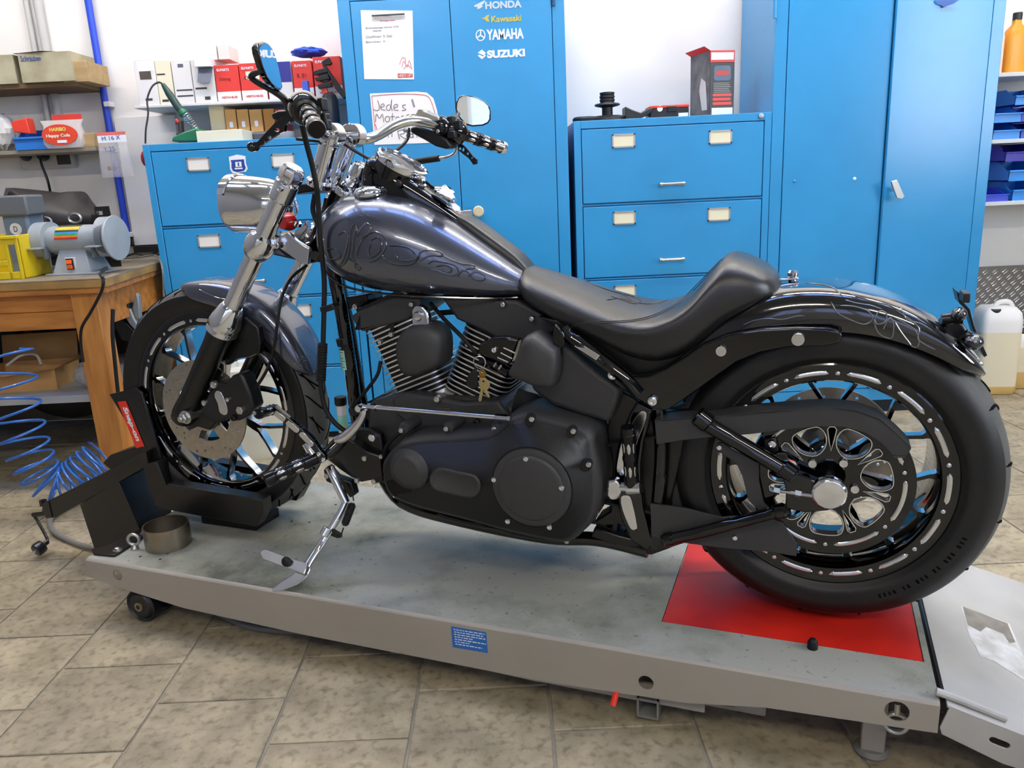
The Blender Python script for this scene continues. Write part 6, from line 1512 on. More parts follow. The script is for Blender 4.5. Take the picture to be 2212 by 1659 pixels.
sg_ = poly_px('paper_sign', ((799, 202), (900, 198), (922, 200), (936, 212), (944, 238), (948, 262), (946, 308), (809, 313)), pd, .0007, paper, label='white paper sign with hand-lettered marker writing behind the handlebar', cat='sign')
wpipe('border', [(803, 207, pd-.0006), (860, 203, pd-.0006), (915, 205, pd-.0006), (930, 216, pd-.0006), (940, 245, pd-.0006)], .0010, red_i, sg_, n=4, seg=6)
wpipe('border', [(803, 207, pd-.0006), (813, 307, pd-.0006)], .0010, red_i, sg_, n=1, seg=6)
marker = mat('marker_brown', '#5a3540', .6)
def ring_px(x, y, rx, ry): return [(x+rx*cos(a), y+ry*sin(a)) for a in [2*pi*k/8 for k in range(9)]]
hand = [[(816, 217), (819, 228), (819, 236), (813, 239), (807, 236)], [(823, 232), (830, 229), (828, 224), (823, 227), (823, 235), (832, 238)], [(842, 226), (836, 228), (835, 236), (841, 238), (844, 230), (846, 215), (845, 232), (848, 239)], [(851, 233), (859, 230), (857, 225), (851, 228), (852, 237), (861, 238)], [(876, 226), (869, 228), (872, 233), (877, 237), (868, 239)],
 [(811, 264), (813, 246), (820, 256), (826, 246), (829, 264)], ring_px(837, 257, 5, 6), [(848, 244), (847, 263)], [(843, 252), (853, 251)], ring_px(859, 258, 4.5, 6), [(866, 264), (867, 252), (872, 250)], [(877, 262), (878, 250), (884, 247)], [(896, 247), (889, 248), (888, 256), (896, 255), (897, 247), (899, 257)],
 [(810, 268), (813, 274), (814, 284)], [(838, 286), (839, 297)], [(839, 289), (846, 286), (847, 296)], [(859, 282), (863, 301)], [(859, 283), (872, 280), (873, 288), (863, 291), (876, 300)], ring_px(882, 293, 4, 4.5), [(891, 280), (893, 297)], ring_px(889, 293, 3.5, 4), [(900, 287), (901, 297)], ring_px(909, 291, 5, 5)]
for k_, c_ in enumerate(hand): wpipe('pen_stroke', [(x, y, pd-.0006) for x, y in c_], .00115, red_i if k_ == 13 else (marker if k_ < 13 else ink_d), sg_, n=3, seg=6)
poly_px('exclamation', ((888, 215), (892, 214), (897, 231), (893, 232)), pd-.0008, .0005, ink_l, sg_)
# right tall cabinet
gx = W(1933, 0, D).x
tallR, dlR, drR = tall('tall_cabinet', XRr+.002, W(2174, 9, D).x, 2.05, gx, 'tall blue two-door cabinet with a padlock, its right door ajar', open_deg=2.5)
ox, oy = tallR.location.x, tallR.location.y
hp = W(1673, 18, D); MB().rod((hp.x-ox, D-.008-oy, hp.z-.04), (hp.x-ox, D-.008-oy, hp.z+.06), .008, 12).obj('hinge', blue, tallR)
for x, y, m_ in ((1716, 391, blue), (1846, 386, lw)):
    q = W(x, y, D-.002); MB().lathe([(.0075, 0), (.0065, .003), (.003, .0045), (0, .0048)], (q.x-ox, D-.002-oy, q.z), (0, -1, 0), 12).obj('door_rivet', m_, tallR)
q = W(1930, 406, D-.03)
lh = MB(); lh.lathe([(.012, .0), (.012, .028), (.008, .034)], (q.x-.005, D-.03, q.z-.005), (0, -1, 0), 14); lh.obj('lock_barrel', chrome, tallR).data.transform(Matrix.Translation((-ox, -oy, 0)))
o = poly_px('lock_handle', ((1925, 392), (1938, 388), (1954, 424), (1948, 430), (1938, 428)), D-.072, .010, zinc, tallR, bevel=.002); o.data.transform(Matrix.Translation((-ox, -oy, 0)))
em = poly_px('door_emblem', ((2020, 0), (2072, 0), (2060, 8), (2048, 12), (2040, 16), (2034, 11), (2024, 8)), D-.0215, .001, mat('emblem_blue', '#3f63a8', .5), tallR); em.data.transform(Matrix.Translation((-ox, -oy, 0)))
# ---------------- things on the right filing cabinet
tz = ztR
pu = W(1310, 240, 3.72)
b = MB()
b.lathe([(.075, 0), (.082, .006), (.080, .018), (.066, .026), (.024, .028), (.024, .062), (.05, .068), (.058, .072), (.054, .078), (.033, .082), (.031, .086), (.034, .090), (.034, .097), (.030, .100), (.034, .104), (.034, .111), (.030, .114), (.033, .118), (.033, .126), (.02, .128)], (0, 0, 0), (0, 0, 1), 36)
b.obj('rubber_mount', mat('dusty_black_rubber', '#1d1d1e', .5), loc=(W(1312, 250, 3.72).x, 3.72, tz+.0), label='black rubber pulley mount standing on the filing cabinet', cat='machine part')
b = MB(); fx = W(1277, 252, 3.70).x; b.lathe([(.018, 0), (.055, .002), (.058, .014), (.05, .022), (.018, .020)], (0, 0, 0), (0, 0, 1), 30); b.obj('rubber_disc', mat('black_rubber_disc', '#222324', .5), loc=(fx-.03, 3.66, tz), label='flat black rubber disc lying at the cabinet edge', cat='machine part')
b = MB(); a_ = W(1355, 246, 3.68); b.prism([(0, 0), (.05, .0), (.085, .012), (.12, .03), (.125, .05), (.10, .045), (.07, .03), (.03, .045), (.0, .06)], -.05, .05, plane='xz'); b.obj('black_bracket', mat('moulded_black', '#1b1b1d', .45), loc=(a_.x-.01, 3.72, tz), bevel=.004, label='moulded black plastic bracket beside the rubber mount', cat='bracket')
# small red and black toolbox
rb = empty('toolbox', (W(1438, 248, 3.68).x+.012, 3.68, tz), 0, 'small black toolbox with a red lid on the filing cabinet', 'toolbox')
MB().box2((-.082, 0, 0), (.092, .12, .045)).obj('tray', mat('toolbox_black', '#15161a', .4), rb, bevel=.004)
MB().box2((-.083, -.002, .045), (.093, .122, .058)).obj('lid', mat('toolbox_red', '#d23a22', .4), rb, bevel=.004)
MB().box2((-.005, -.006, .028), (.035, .0, .052)).obj('latch', plast, rb, bevel=.002)
MB().lathe([(.0125, 0), (.0125, .0012)], (-.038, -.0005, .044), (0, -1, 0), 24).obj('round_sticker', whs, rb)
for q in ((-.006, -.003), (.002, .004), (.005, -.004)): pass
MB().box2((.045, -.0012, .004), (.088, -.0002, .022)).obj('label', whs, rb)
# carton with red top
px0 = W(1530, 240, 3.66)
ct = empty('carton', (W(1548, 243, 3.68).x, 3.68, tz), R(13), 'tall black, grey and red product carton with an open top flap on the filing cabinet', 'carton')
cw, chh = .094, .275; cg = mat('carton_grey', '#a7a5a3', .5, noise=.3, scale=12, col2='#77757a'); cbk = mat('carton_black', '#17171b', .4); crd = mat('carton_red', '#d43a32', .45)
x0 = -.035; x1 = x0+.118
b = MB(); b.box2((x0, 0, 0), (x1, .19, .225)); b.obj('front_panel', cbk, ct, bevel=.001)
MB().box2((x0, -.0006, .225), (x1, .19, .275)).obj('red_band', crd, ct, bevel=.001)
b = MB(); b.add([(x0-.0008, 0, 0), (x0-.0008, 0, .275), (x0-.0008, .19, .275), (x0-.0008, .19, 0)], [(0, 1, 2, 3), (3, 2, 1, 0)]); b.obj('side_print', cg, ct)
b = MB(); b.prism([(.02, .03), (.07, .03), (.10, .12), (.08, .17), (.04, .15)], x0-.002, x0-.001, plane='yz'); b.obj('side_picture', mat('carton_picture', '#cfccc8', .45), ct)
MB().add([(x0, 0, .275), (x0-.03, .0, .292), (x0-.03, .19, .292), (x0, .19, .275)], [(0, 1, 2, 3), (3, 2, 1, 0)]).obj('flap', crd, ct)
MB().box2((x0+.004, -.0014, .236), (x1-.006, -.0006, .266)).obj('white_label', whs, ct)
MB().box2((x0+.010, -.0014, .004), (x1-.006, -.0006, .036)).obj('white_label', whs, ct)
MB().prism(rrect(x0+.018, .150, x1-.018, .212, .012), -.0014, -.0006).obj('badge_ground', mat('badge_slate', '#51667c', .45), ct)
MB().prism(rrect(x0+.026, .170, x1-.026, .192, .008), -.0022, -.0012).obj('badge', mat('badge_red', '#b52a24', .4), ct)
for i in range(6): MB().box2((x0+.018, -.0014, .100+i*.0075), (x1-.018-.004*(i % 3), -.0006, .1035+i*.0075)).obj('print_line', mat('print_grey', '#8b8b86', .5), ct)
for i in range(3): MB().prism(rrect(x0+.014, .048+i*.018, x1-.012-.004*(i % 2), .060+i*.018, .005), -.0014, -.0006).obj('red_stripe', mat('stripe_red', '#e2473c', .45), ct)
# ---------------- right end: wall shelves, oil bottles, blue bins, checker plate, cans
sh_m = mat('pale_shelf', '#d9dad8', .45)
def shelf_board(name, z, Xl, Xr, Yf, th, m, label):
    o = MB().box2((Xl, Yf, z-th), (Xr, WALL_Y-.002, z)).obj(name, m, None, bevel=.002, label=label, cat='shelf'); return o
YS = 3.80
zR = [W(2165, 157, YS).z, W(2145, 302, YS).z, W(2130, 437, YS).z]
for z, w_ in zip(zR, ('holding the orange oil bottles', 'holding pale blue storage bins', 'holding dark blue storage bins')): shelf_board('wall_shelf', z, 2.22, 3.4, YS, .018, sh_m, 'pale wall shelf beyond the tall cabinet '+w_)
def bottle(x, col, label, y=3.88):
    r = empty('oil_bottle', (x, y, zR[0]), 0, label, 'bottle', 'orange oil bottles')
    m_ = mat('oil_bottle_'+col, col, .35)
    b = MB(); sec = lambda wx, wy, z: [(px, py, z) for px, py in rrect(-wx, -wy, wx, wy, min(wx, wy)*.6, 4)]
    b.loft([sec(.045, .03, 0), sec(.047, .032, .01), sec(.047, .032, .16), sec(.040, .028, .19), sec(.018, .018, .215), sec(.017, .017, .235)], 0); b.obj('body', m_, r, fixn=True, smooth=50)
    MB().lathe([(.02, .232), (.02, .262), (.018, .264)], (0, 0, 0), seg=18).obj('cap', mat('dark_cap', '#33332f', .4), r)
bottle(W(2189, 120, 3.88).x, '#f0a22e', 'orange oil bottle with dark cap next to the pale bottle on the top wall shelf'); bottle(W(2189, 120, 3.88).x+.105, '#f0a22e', 'orange oil bottle farther from the cabinet on the top wall shelf'); bottle(W(2189, 120, 3.88).x-.105, '#f2dcc2', 'pale oil bottle on the top wall shelf behind the cabinet edge')
def bin_(x, y, z, wd, dp, h, col, label, rz=0, group='blue storage bins'):
    r = empty('storage_bin', (x, y, z), rz, label, 'storage bin', group); m_ = mat('bin_'+col, col, .35)
    b = MB(); t = .004
    pf = [(0, 0), (dp, 0), (dp, h), (dp*.45, h), (dp*.12, h*.55), (-.006, h*.55), (-.006, h*.48)]
    for sx in (-wd/2, wd/2-t): b.prism([(q[0], q[1]) for q in pf], sx, sx+t, plane='yz')
    b.box2((-wd/2, 0, 0), (wd/2, dp, t)); b.box2((-wd/2, dp-t, 0), (wd/2, dp, h)); b.box2((-wd/2, -.004, 0), (wd/2, .002, h*.5))
    b.obj('tray', m_, r); MB().box2((-wd/2-.002, -.012, h*.46), (wd/2+.002, .0, h*.56)).obj('front_lip', m_, r, bevel=.002)
z1, z2 = zR[1], zR[2]
xb = W(2176, 290, 3.82).x
bin_(xb, 3.83, z1, .125, .2, .075, '#2f8fe0', 'light blue bin in the lower row on the middle wall shelf'); bin_(xb+.13, 3.83, z1, .125, .2, .075, '#1f50c8', 'deep blue bin in the lower row on the middle wall shelf')
bin_(xb, 3.835, z1+.076, .125, .2, .075, '#2f8fe0', 'light blue bin stacked on another on the middle wall shelf'); bin_(xb+.13, 3.84, z1+.076, .125, .2, .075, '#3a3fc0', 'violet blue bin stacked on another on the middle wall shelf'); bin_(xb+.10, 3.85, z1+.152, .125, .18, .075, '#2f8fe0', 'light blue bin topmost of its stack on the middle wall shelf')
bin_(xb-.02, 3.83, z2, .12, .2, .06, '#3a4fd0', 'flat violet blue bin on the bottom wall shelf'); bin_(xb+.13, 3.83, z2, .14, .2, .09, '#2f8fe0', 'light blue bin on the bottom wall shelf'); bin_(xb+.11, 3.84, z2+.091, .14, .2, .09, '#2f8fe0', 'light blue bin stacked second on the bottom wall shelf'); bin_(xb+.09, 3.85, z2+.182, .14, .18, .08, '#4038b8', 'violet bin topmost on the bottom wall shelf')
# checker plate on the wall
cpz0, cpz1 = .22, W(2112, 577, WALL_Y-.01).z
alu = mat('checker_aluminium', '#9b9791', .35, .85, noise=.15, scale=8)
ck = MB().box2((2.25, WALL_Y-.008, cpz0), (3.6, WALL_Y-.004, cpz1)).obj('checker_plate', alu, label='aluminium checker plate panel on the wall behind the plastic cans', cat='panel')
b = MB(); lz = mat('checker_lozenge', '#e6e4df', .25, .9); step = .052
for i in range(-1, 26):
    for j in range(0, 12):
        x = 2.27+i*step+(step/2 if j % 2 else 0); z = cpz1-.03-j*.030
        if z < cpz0+.02 or x > 3.57 or x < 2.26: continue
        for q in (-.005, .005):
            b.ball((x+q*.9, WALL_Y-.0085, z-q), (.016, .0025, .0030), 0, 8, Matrix.Rotation(R(-38 if True else 38), 3, 'Y'))
b.obj('tread_lozenges', lz, ck, kind='stuff')
# plastic cans
can_m = mat('natural_hdpe', '#e6dcbc', .4, 0, .4); can_l = mat('hdpe_with_oil', '#d8b56e', .4); can_w = mat('hdpe_upper', '#f1efe8', .4)
def jerry(x, y, wd, dp, h, lvl, label, cap_dx):
    r = empty('plastic_can', (x, y, 0), R(-8), label, 'can', 'plastic cans on the floor')
    sec = lambda wx, wy, z, f=.35: [(px, py, z) for px, py in rrect(-wx, -wy, wx, wy, min(wx, wy)*f, 5)]
    w2, d2 = wd/2, dp/2
    MB().loft([sec(w2*.92, d2*.9, 0.002), sec(w2, d2, .02), sec(w2, d2, h*lvl)], 0).obj('lower_body', can_l, r, fixn=True, smooth=50)
    MB().loft([sec(w2*1.0, d2*1.0, h*lvl), sec(w2, d2, h*.72)], 0, True, False).obj('body', can_m, r, fixn=True, smooth=50)
    MB().loft([sec(w2, d2, h*.72), sec(w2, d2, h*.84), sec(w2*.93, d2*.92, h*.93), sec(w2*.7, d2*.7, h*.99), sec(w2*.3, d2*.3, h)], 0).obj('shoulder', can_w, r, fixn=True, smooth=60)
    MB().lathe([(.027, 0), (.027, .022), (.024, .025)], (cap_dx, -d2*.55, h*.93), (0, -.2, 1), 22).obj('cap', mat('black_screw_cap', '#2a2b29', .4), r)
    MB().tube(cr([(-.02, 0, h*.97), (.0, 0, h*1.03), (.05, .0, h*1.03), (.075, 0, h*.93)], 5), .012, 10).obj('handle', can_w, r)
jx = FZ(2140, 838, 0)
jerry(jx.x-.04, jx.y-.05, .19, .17, .44, .10, 'tall milky plastic can with a black cap on the floor by the blue cabinet', -.035)
jerry(jx.x+.19, jx.y+.03, .22, .18, .30, .30, 'shorter milky plastic can holding a little brown oil', -.06)

# ================================================================== LEFT SIDE: WALL SHELVES, PIPES, BENCH (world frame)
YS3 = 3.82
# ---------------- pipes on the wall
pipe_g = mat('grey_conduit', '#b9b9b6', .5); pipe_b = mat('blue_air_pipe', '#2449c8', .35)
def vpipe(name, x, y, z0, z1, r, m, label, parts=()):
    o = MB().rod((x, y, z0), (x, y, z1), r, 16).obj(name, m, None, label=label, cat='pipe'); return o
gx0 = W(60, 0, WALL_Y-.02).x
vpipe('conduit', gx0-.012, WALL_Y-.017, 1.42, ZC-.01, .013, pipe_g, 'thin grey conduit on the wall, next to the thicker one')
vpipe('conduit', gx0+.045, WALL_Y-.022, 1.42, ZC-.01, .020, pipe_g, 'thicker grey conduit on the wall behind the left shelves')
bx0 = W(190, 0, WALL_Y-.03).x
bpz = W(275, 520, WALL_Y-.03).z
bp_ = vpipe('air_pipe', bx0, WALL_Y-.03, bpz, ZC-.01, .0165, pipe_b, 'blue compressed air pipe running down the white wall')
for x, y in ((236, 226), (284, 506)):
    q = W(x, y, WALL_Y-.02); MB().box2((q.x-.012, WALL_Y-.055, q.z-.012), (q.x+.018, WALL_Y-.002, q.z+.012)).obj('pipe_clip', frm_m, bp_, bevel=.003)
MB().rod((bx0-.045, WALL_Y-.03, bpz-.005), (bx0+.03, WALL_Y-.03, bpz-.005), .024, 18).obj('pipe_elbow', plast, bp_)
# white board fixed low on the wall with a dark strip under it
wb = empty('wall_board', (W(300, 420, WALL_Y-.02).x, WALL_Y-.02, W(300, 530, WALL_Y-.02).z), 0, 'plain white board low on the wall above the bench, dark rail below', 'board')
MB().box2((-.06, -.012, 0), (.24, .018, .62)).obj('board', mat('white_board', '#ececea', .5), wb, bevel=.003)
MB().box2((-.06, -.03, -.035), (.24, .018, -.004)).obj('dark_strip', plast, wb, bevel=.003)
# ---------------- upper left shelf with two screw boxes
wood_p = mat('pale_plywood', '#b89b6d', .65, noise=.25, scale=5, aniso=(1, 6, 6)); oldbox = mat('soiled_card', '#b3ae93', .75, noise=.35, scale=7, col2='#8c8568')
zA = W(100, 178, YS3).z
xa1 = W(192, 170, YS3).x
sh1 = empty('wall_shelf', (-2.4, YS3, zA), 0, 'short wooden wall shelf carrying the screw boxes', 'shelf')
MB().box2((-.6, 0, -.022), (xa1+2.4-.06, .255, 0)).obj('board', mat('dark_edge_board', '#6e5634', .7, noise=.3, scale=6), sh1, bevel=.002)
MB().box2((xa1+2.4-.115, -.005, -.005), (xa1+2.4, .2, .085)).obj('end_block', wood_p, sh1, bevel=.002)
def open_box(name, x0, x1, y0, y1, z, h, m, label, cat, group=None, lid=None, rz=0):
    r = empty(name, ((x0+x1)/2, (y0+y1)/2, z), rz, label, cat, group); w2, d2, t = (x1-x0)/2, (y1-y0)/2, .004
    b = MB(); b.box2((-w2, -d2, 0), (w2, d2, t)); b.box2((-w2, -d2, t), (-w2+t, d2, h)); b.box2((w2-t, -d2, t), (w2, d2, h)); b.box2((-w2+t, -d2, t), (w2-t, -d2+t, h)); b.box2((-w2+t, d2-t, t), (w2-t, d2, h))
    b.obj('carton', m, r)
    return r
a, b_, c, d = pxrect(0, 118, 32, 176, YS3-.01); c = zA
open_box('screw_box', a-.14, b_, YS3-.01, YS3+.2, zA, d-c, oldbox, 'soiled open cardboard box beside the lettered screw box', 'box', 'screw boxes')
a, b_, c, d = pxrect(42, 112, 165, 172, YS3-.02); c = zA
sb = open_box('screw_box', a, b_-.02, YS3-.02, YS3+.2, zA, d-c, oldbox, 'soiled cardboard box lettered Schrauben on the upper left shelf', 'box', 'screw boxes')
t_ = text_px('lettering', 'Schrauben', 44, 120, 88, 132, YS3-.0215, mat('blue_marker', '#2c4a8c', .6), None); t_.data.transform(Matrix.Translation(-sb.location)); t_.parent = sb
lidm = MB(); lidm.add([(-.14, -.11, d-c), (.0, -.12, d-c+.004), (.02, .1, d-c+.03), (-.15, .1, d-c+.01)], [(0, 1, 2, 3), (3, 2, 1, 0)]); lidm.obj('flap', mat('dark_card', '#6f6a55', .75), sb)
# ---------------- lower left shelf
zB = W(100, 322, YS3).z; xb1 = W(206, 310, YS3).x
sh2 = empty('wall_shelf', (-2.4, YS3, zB), 0, 'short wooden wall shelf with a blue bin and a sweets bag', 'shelf')
MB().box2((-.6, 0, -.018), (xb1+2.4, .255, 0)).obj('board', mat('shelf_edge', '#8d8676', .6, noise=.2, scale=8), sh2, bevel=.002)
MB().box2((xb1+2.4-.06, .0, -.0), (xb1+2.4, .2, .062)).obj('end_block', wood_p, sh2, bevel=.002)
xo = W(66, 300, YS3-.01).x
bin_(xo, YS3-.005, zB, .155, .2, .10, '#2a74c8', 'blue storage bin with a red scoop in it on the left wall shelf', group='blue storage bins')
b = MB(); b.hexa([(-.04, -.03, 0), (.035, -.03, -.012), (.035, .03, -.012), (-.04, .03, 0), (-.045, -.03, .045), (.03, -.03, .06), (.03, .03, .06), (-.045, .03, .045)]); b.obj('red_scoop', mat('red_plastic', '#e3412f', .4), loc=(W(52, 272, YS3+.03).x, YS3+.035, W(52, 285, YS3+.03).z), bevel=.004, fixn=True, label='red plastic scoop sticking out of the blue bin', cat='scoop')
random.seed(7)
def crumple(name, c, size, m, label, cat, seed, squash=1.0, parent=None):
    random.seed(seed); b = MB(); b.ball((0, 0, 0), 1.0, 0, 22)
    b.v = [(x*(1+random.uniform(-.18, .18))*size[0], y*(1+random.uniform(-.18, .18))*size[1], z*(1+random.uniform(-.18, .18))*size[2]) for x, y, z in b.v]
    zmin = min(v[2] for v in b.v); b.v = [(x, y, max(z-zmin, 0)) for x, y, z in b.v]
    return b.obj(name, m, parent, loc=c, label=label, cat=cat, smooth=20)
crumple('plastic_bag', (W(18, 270, YS3+.08).x-.06, YS3+.1, zB), (.085, .06, .085), mat('milky_bag', '#dcdcd8', .4, noise=.1, scale=10), 'crumpled milky plastic bag on the left wall shelf', 'bag', 3)
# sweets bag: clear pouch with red oval
sw = empty('sweets_bag', (W(140, 312, YS3).x, YS3+.01, zB), 0, 'clear sweets bag with a red oval label on the left wall shelf', 'bag')
clear = mat('clear_film', '#e9e4de', .15, 0, .6, alpha=.55)
b = MB(); secs = []
for z, wx, wy in ((0, .085, .03), (.02, .098, .034), (.06, .095, .028), (.10, .088, .012), (.125, .10, .003)): secs.append([(px, py, z) for px, py in rrect(-wx, -wy, wx, wy, min(wx, wy)*.9, 4)])
b.loft(secs, 0); b.obj('pouch', clear, sw, fixn=True, smooth=50)
MB().prism(circ(.0, .058, .082, 30, .046), -.040, -.036).obj('oval_label', mat('label_red', '#d8452c', .45), sw)
lyel = mat('label_yellow', '#e8d46a', .5)
text('label_text', 'HARIBO', .03, frame_mtx((-.042, -.041, .074), (1, 0, 0), (0, 0, 1)), lyel, sw, bold=.001, width=.075, height=.016)
text('label_text', 'Happy Cola', .03, frame_mtx((-.062, -.041, .044), (1, 0, 0), (0, 0, 1)), mat('label_cream', '#f2ead0', .5), sw, bold=.0008, width=.11, height=.018)
MB().box2((-.015, -.042, .022), (.028, -.040, .034)).obj('barcode', whs, sw)
MB().box2((-.05, .012, .118), (.085, .018, .150)).obj('red_header', mat('header_red', '#cc3b30', .5), sw)
# clear hang bag on the shelf end
hb = empty('hang_bag', (W(242, 288, YS3-.01).x, YS3-.02, W(242, 286, YS3-.01).z), 0, 'clear plastic hang bag with a red header and blue handwriting', 'bag')
MB().box2((-.066, -.001, -.045), (.066, .001, 0)).obj('header', whs, hb, bevel=.0005); MB().box2((-.066, -.002, -.012), (.066, -.0008, 0.001)).obj('red_band', mat('header_pink', '#dd6a62', .5), hb)
text('handwriting', 'M 16 X', .03, frame_mtx((-.045, -.0022, -.036), (1, 0, .05), (0, 0, 1)), mat('ball_pen', '#4566a8', .6), hb, width=.085, height=.018)
b = MB(); b.loft([[(px, py, z) for px, py in rrect(-wx, -wy, wx, wy, wy*.9, 3)] for z, wx, wy in ((-.2, .075, .004), (-.18, .074, .016), (-.1, .07, .014), (-.045, .066, .002))], 0); b.obj('pouch', mat('clear_film2', '#e8e8ea', .12, 0, .6, alpha=.28), hb, fixn=True, smooth=50)
text('handwriting', '1.25', .03, frame_mtx((-.03, -.018, -.085), (1, 0, .05), (0, 0, 1)), mat('ball_pen', '#4566a8', .6), hb, width=.045, height=.02)
MB().lathe([(.006, -.004), (.011, -.004), (.011, .004), (.006, .004)], (.0, -.008, -.16), (.3, 1, .2), 6, close=True).obj('nut', zinc, hb)
MB().lathe([(.004, -.006), (.009, -.006), (.009, .006), (.004, .006)], (-.03, -.006, -.158), (0, 1, .4), 12, close=True).obj('brass_ring', mat('brass', '#c9a15a', .3, .9), hb)
# socket strip under the shelf with plugs
sk = empty('socket_block', (W(102, 340, WALL_Y-.03).x, WALL_Y-.03, W(102, 340, WALL_Y-.03).z), 0, 'grey triple wall socket under the shelf with two black plugs', 'socket')
MB().box2((-.135, -.012, -.052), (.135, .029, .052)).obj('housing', mat('socket_grey', '#c2c0b6', .5), sk, bevel=.006)
for i, x in enumerate((-.085, 0, .085)):
    if i == 2: MB().box2((x-.032, -.016, -.038), (x+.034, -.011, .04)).obj('socket_cover', mat('socket_dark', '#3a3a3c', .5), sk, bevel=.003)
    else:
        MB().lathe([(.034, 0), (.034, .004), (.028, .004)], (x, -.012, 0), (0, -1, 0), 24).obj('socket_ring', mat('socket_grey', '#c2c0b6', .5), sk)
for x, nm in ((-.085, 'a plug with no lead in view'), (0.0, 'the grinder lead')):
    pl = empty('plug', (sk.location.x+x, WALL_Y-.048, sk.location.z+.01), 0, 'black mains plug in the wall socket, '+('left alone' if x < 0 else 'with a cable running down'), 'plug')
    MB().lathe([(.018, 0), (.026, .006), (.026, .022), (.014, .05)], (0, 0, 0), (0, -1, -.15 if x == 0 else .1), 20).obj('plug_body', plast, pl)
    if x == 0: MB().tube(cr([(0, -.045, -.01), (.005, -.05, -.05), (.02, -.05, -.13), (.045, -.10, -.22), (.07, -.2, -.30)], 6), .006, 8).obj('lead', plast, pl)
    else: MB().box((-.03, -.03, .012), (.04, .016, .02)).obj('plug_grip', plast, pl, bevel=.003)
# ---------------- shelf over the left filing cabinet, with boxes
zS = W(500, 219, 3.80).z
xs0, xs1 = W(290, 222, 3.80).x, W(742, 214, 3.80).x
shelf_board('wall_shelf', zS, xs0, xs1+.02, 3.79, .012, sh_m, 'long pale shelf over the filing cabinet crowded with small parts boxes')
cw_m = mat('box_white', '#e2e1df', .6, noise=.05, scale=8); cc_m = mat('box_cream', '#e6dfc4', .6); cr_m = mat('box_red', '#d63a34', .5); kraft = mat('kraft_card', '#c79a5e', .7, noise=.12, scale=12); navy_c = mat('box_navy', '#2c2f86', .5); gl = mat('print_dark', '#34343c', .6); gy = mat('box_flap_grey', '#5a6070', .6)
def carton(name, x0, y0, x1, y1, Df, dep, zbase, m, label, group='parts boxes on the shelf', cat='box', top=None):
    a, b, c, d = pxrect(x0, y0, x1, y1, Df); h = (d if top is None else top)-zbase
    r = empty(name, ((a+b)/2, Df, zbase), 0, label, cat, group)
    MB().box2((-(b-a)/2+.0008, 0, 0), ((b-a)/2-.0008, dep, h)).obj('carton', m, r, bevel=.0015)
    r['w'] = b-a; r['h'] = h
    return r, (b-a)/2, h
def face(r, x0, z0, x1, z1, m, name='print', lift_=.0009): return MB().box2((x0, -lift_, z0), (x1, -.0001, z1)).obj(name, m, r)
def ftext(r, s, x, z, w_, h, m, lift_=.0016, bold=.0006): return text('lettering', s, .03, frame_mtx((x, -lift_, z), (1, 0, 0), (0, 0, 1)), m, r, bold=bold, width=w_, height=h, ext=.0003)
fy = 3.80
r, w2, h = carton('parts_box', 294, 128, 338, 222, fy, .2, zS, cw_m, 'greyish white parts box with a small black pull tab, first on the shelf'); face(r, -w2+.015, h-.05, w2-.008, h-.008, whs); face(r, -w2+.02, h-.085, w2-.02, h-.05, mat('pull_dark', '#4c443e', .7)); face(r, -w2+.03, .02, w2-.03, .03, gl)
r, w2, h = carton('parts_box', 339, 130, 373, 221, fy+.004, .2, zS, cc_m, 'cream parts box with a black print line, second on the shelf'); face(r, -w2+.004, h-.062, w2-.03, h-.056, gl); face(r, -w2+.012, .012, w2-.03, .022, gl)
r, w2, h = carton('parts_box', 374, 130, 415, 219, fy, .2, zS, cw_m, 'white parts box with two black print stripes on the shelf'); face(r, -w2+.01, .03, w2-.004, .036, gl); face(r, -w2+.01, .055, w2-.004, .061, gl); face(r, -w2+.03, h-.03, -w2+.055, h-.015, gy)
r, w2, h = carton('parts_box', 416, 128, 464, 218, fy, .2, zS, cw_m, 'white parts box with a dark grey hanging flap on the shelf'); face(r, -w2+.008, .058, w2-.04, .066, gl); face(r, w2-.055, .012, w2-.03, .026, gl)
b = MB(); b.hexa([(-.02, -.028, .085), (.035, -.028, .08), (.035, -.024, .08), (-.02, -.024, .085), (-.015, -.004, .15), (.05, -.004, .15), (.05, -.0, .15), (-.015, -.0, .15)]); b.obj('flap', gy, r, fixn=True)
MB().box2((-.022, -.03, .15), (.05, -.001, .19)).obj('tab', whs, r, bevel=.001)
ztop = zS+h
carton('parts_box', 378, 97, 468, 127, fy+.03, .15, ztop, cw_m, 'flat white parts box lying on top of the others')[0]
r, w2, h = carton('parts_box', 470, 97, 494, 127, fy+.03, .14, ztop, mat('box_pink_white', '#e4d6d0', .6), 'small pinkish white parts box lying on top of the row')
r = bpy.data.objects[r.name]
for (x0, y0, x1, y1, lab_, t2) in ((466, 140, 518, 216, 'red and white parts box with handwriting next to the white boxes', 'Sicherung'), (519, 136, 575, 214, 'red and white parts box with a cream label patch', '0,7'), (633, 131, 676, 209, 'red and white parts box beside the navy one, scribbled on', 'R 01'), (678, 122, 738, 206, 'tall red and white parts box at the end of the shelf by the cabinet', '')):
    r, w2, h = carton('parts_box', x0, y0, x1, y1, fy, .2, zS, cr_m, lab_, 'red parts boxes on the shelf')
    face(r, -w2+.001, .001, w2-.001, h*.27, whs, 'white_band')
    ftext(r, 'ELPARTS', -w2+.012, h-.026, .055, .011, whs); ftext(r, 'HERTH+BUSS', -w2+.02, h*.08, w2*1.3, .010, cr_m)
    if t2: ftext(r, t2, -w2+.02, h*.55, w2*.9, .018, mat('red_box_pen', '#7c1f22', .6), bold=0)
    if 'cream' in lab_: face(r, -.03, h-.07, .03, h-.035, cc_m, 'label_patch')
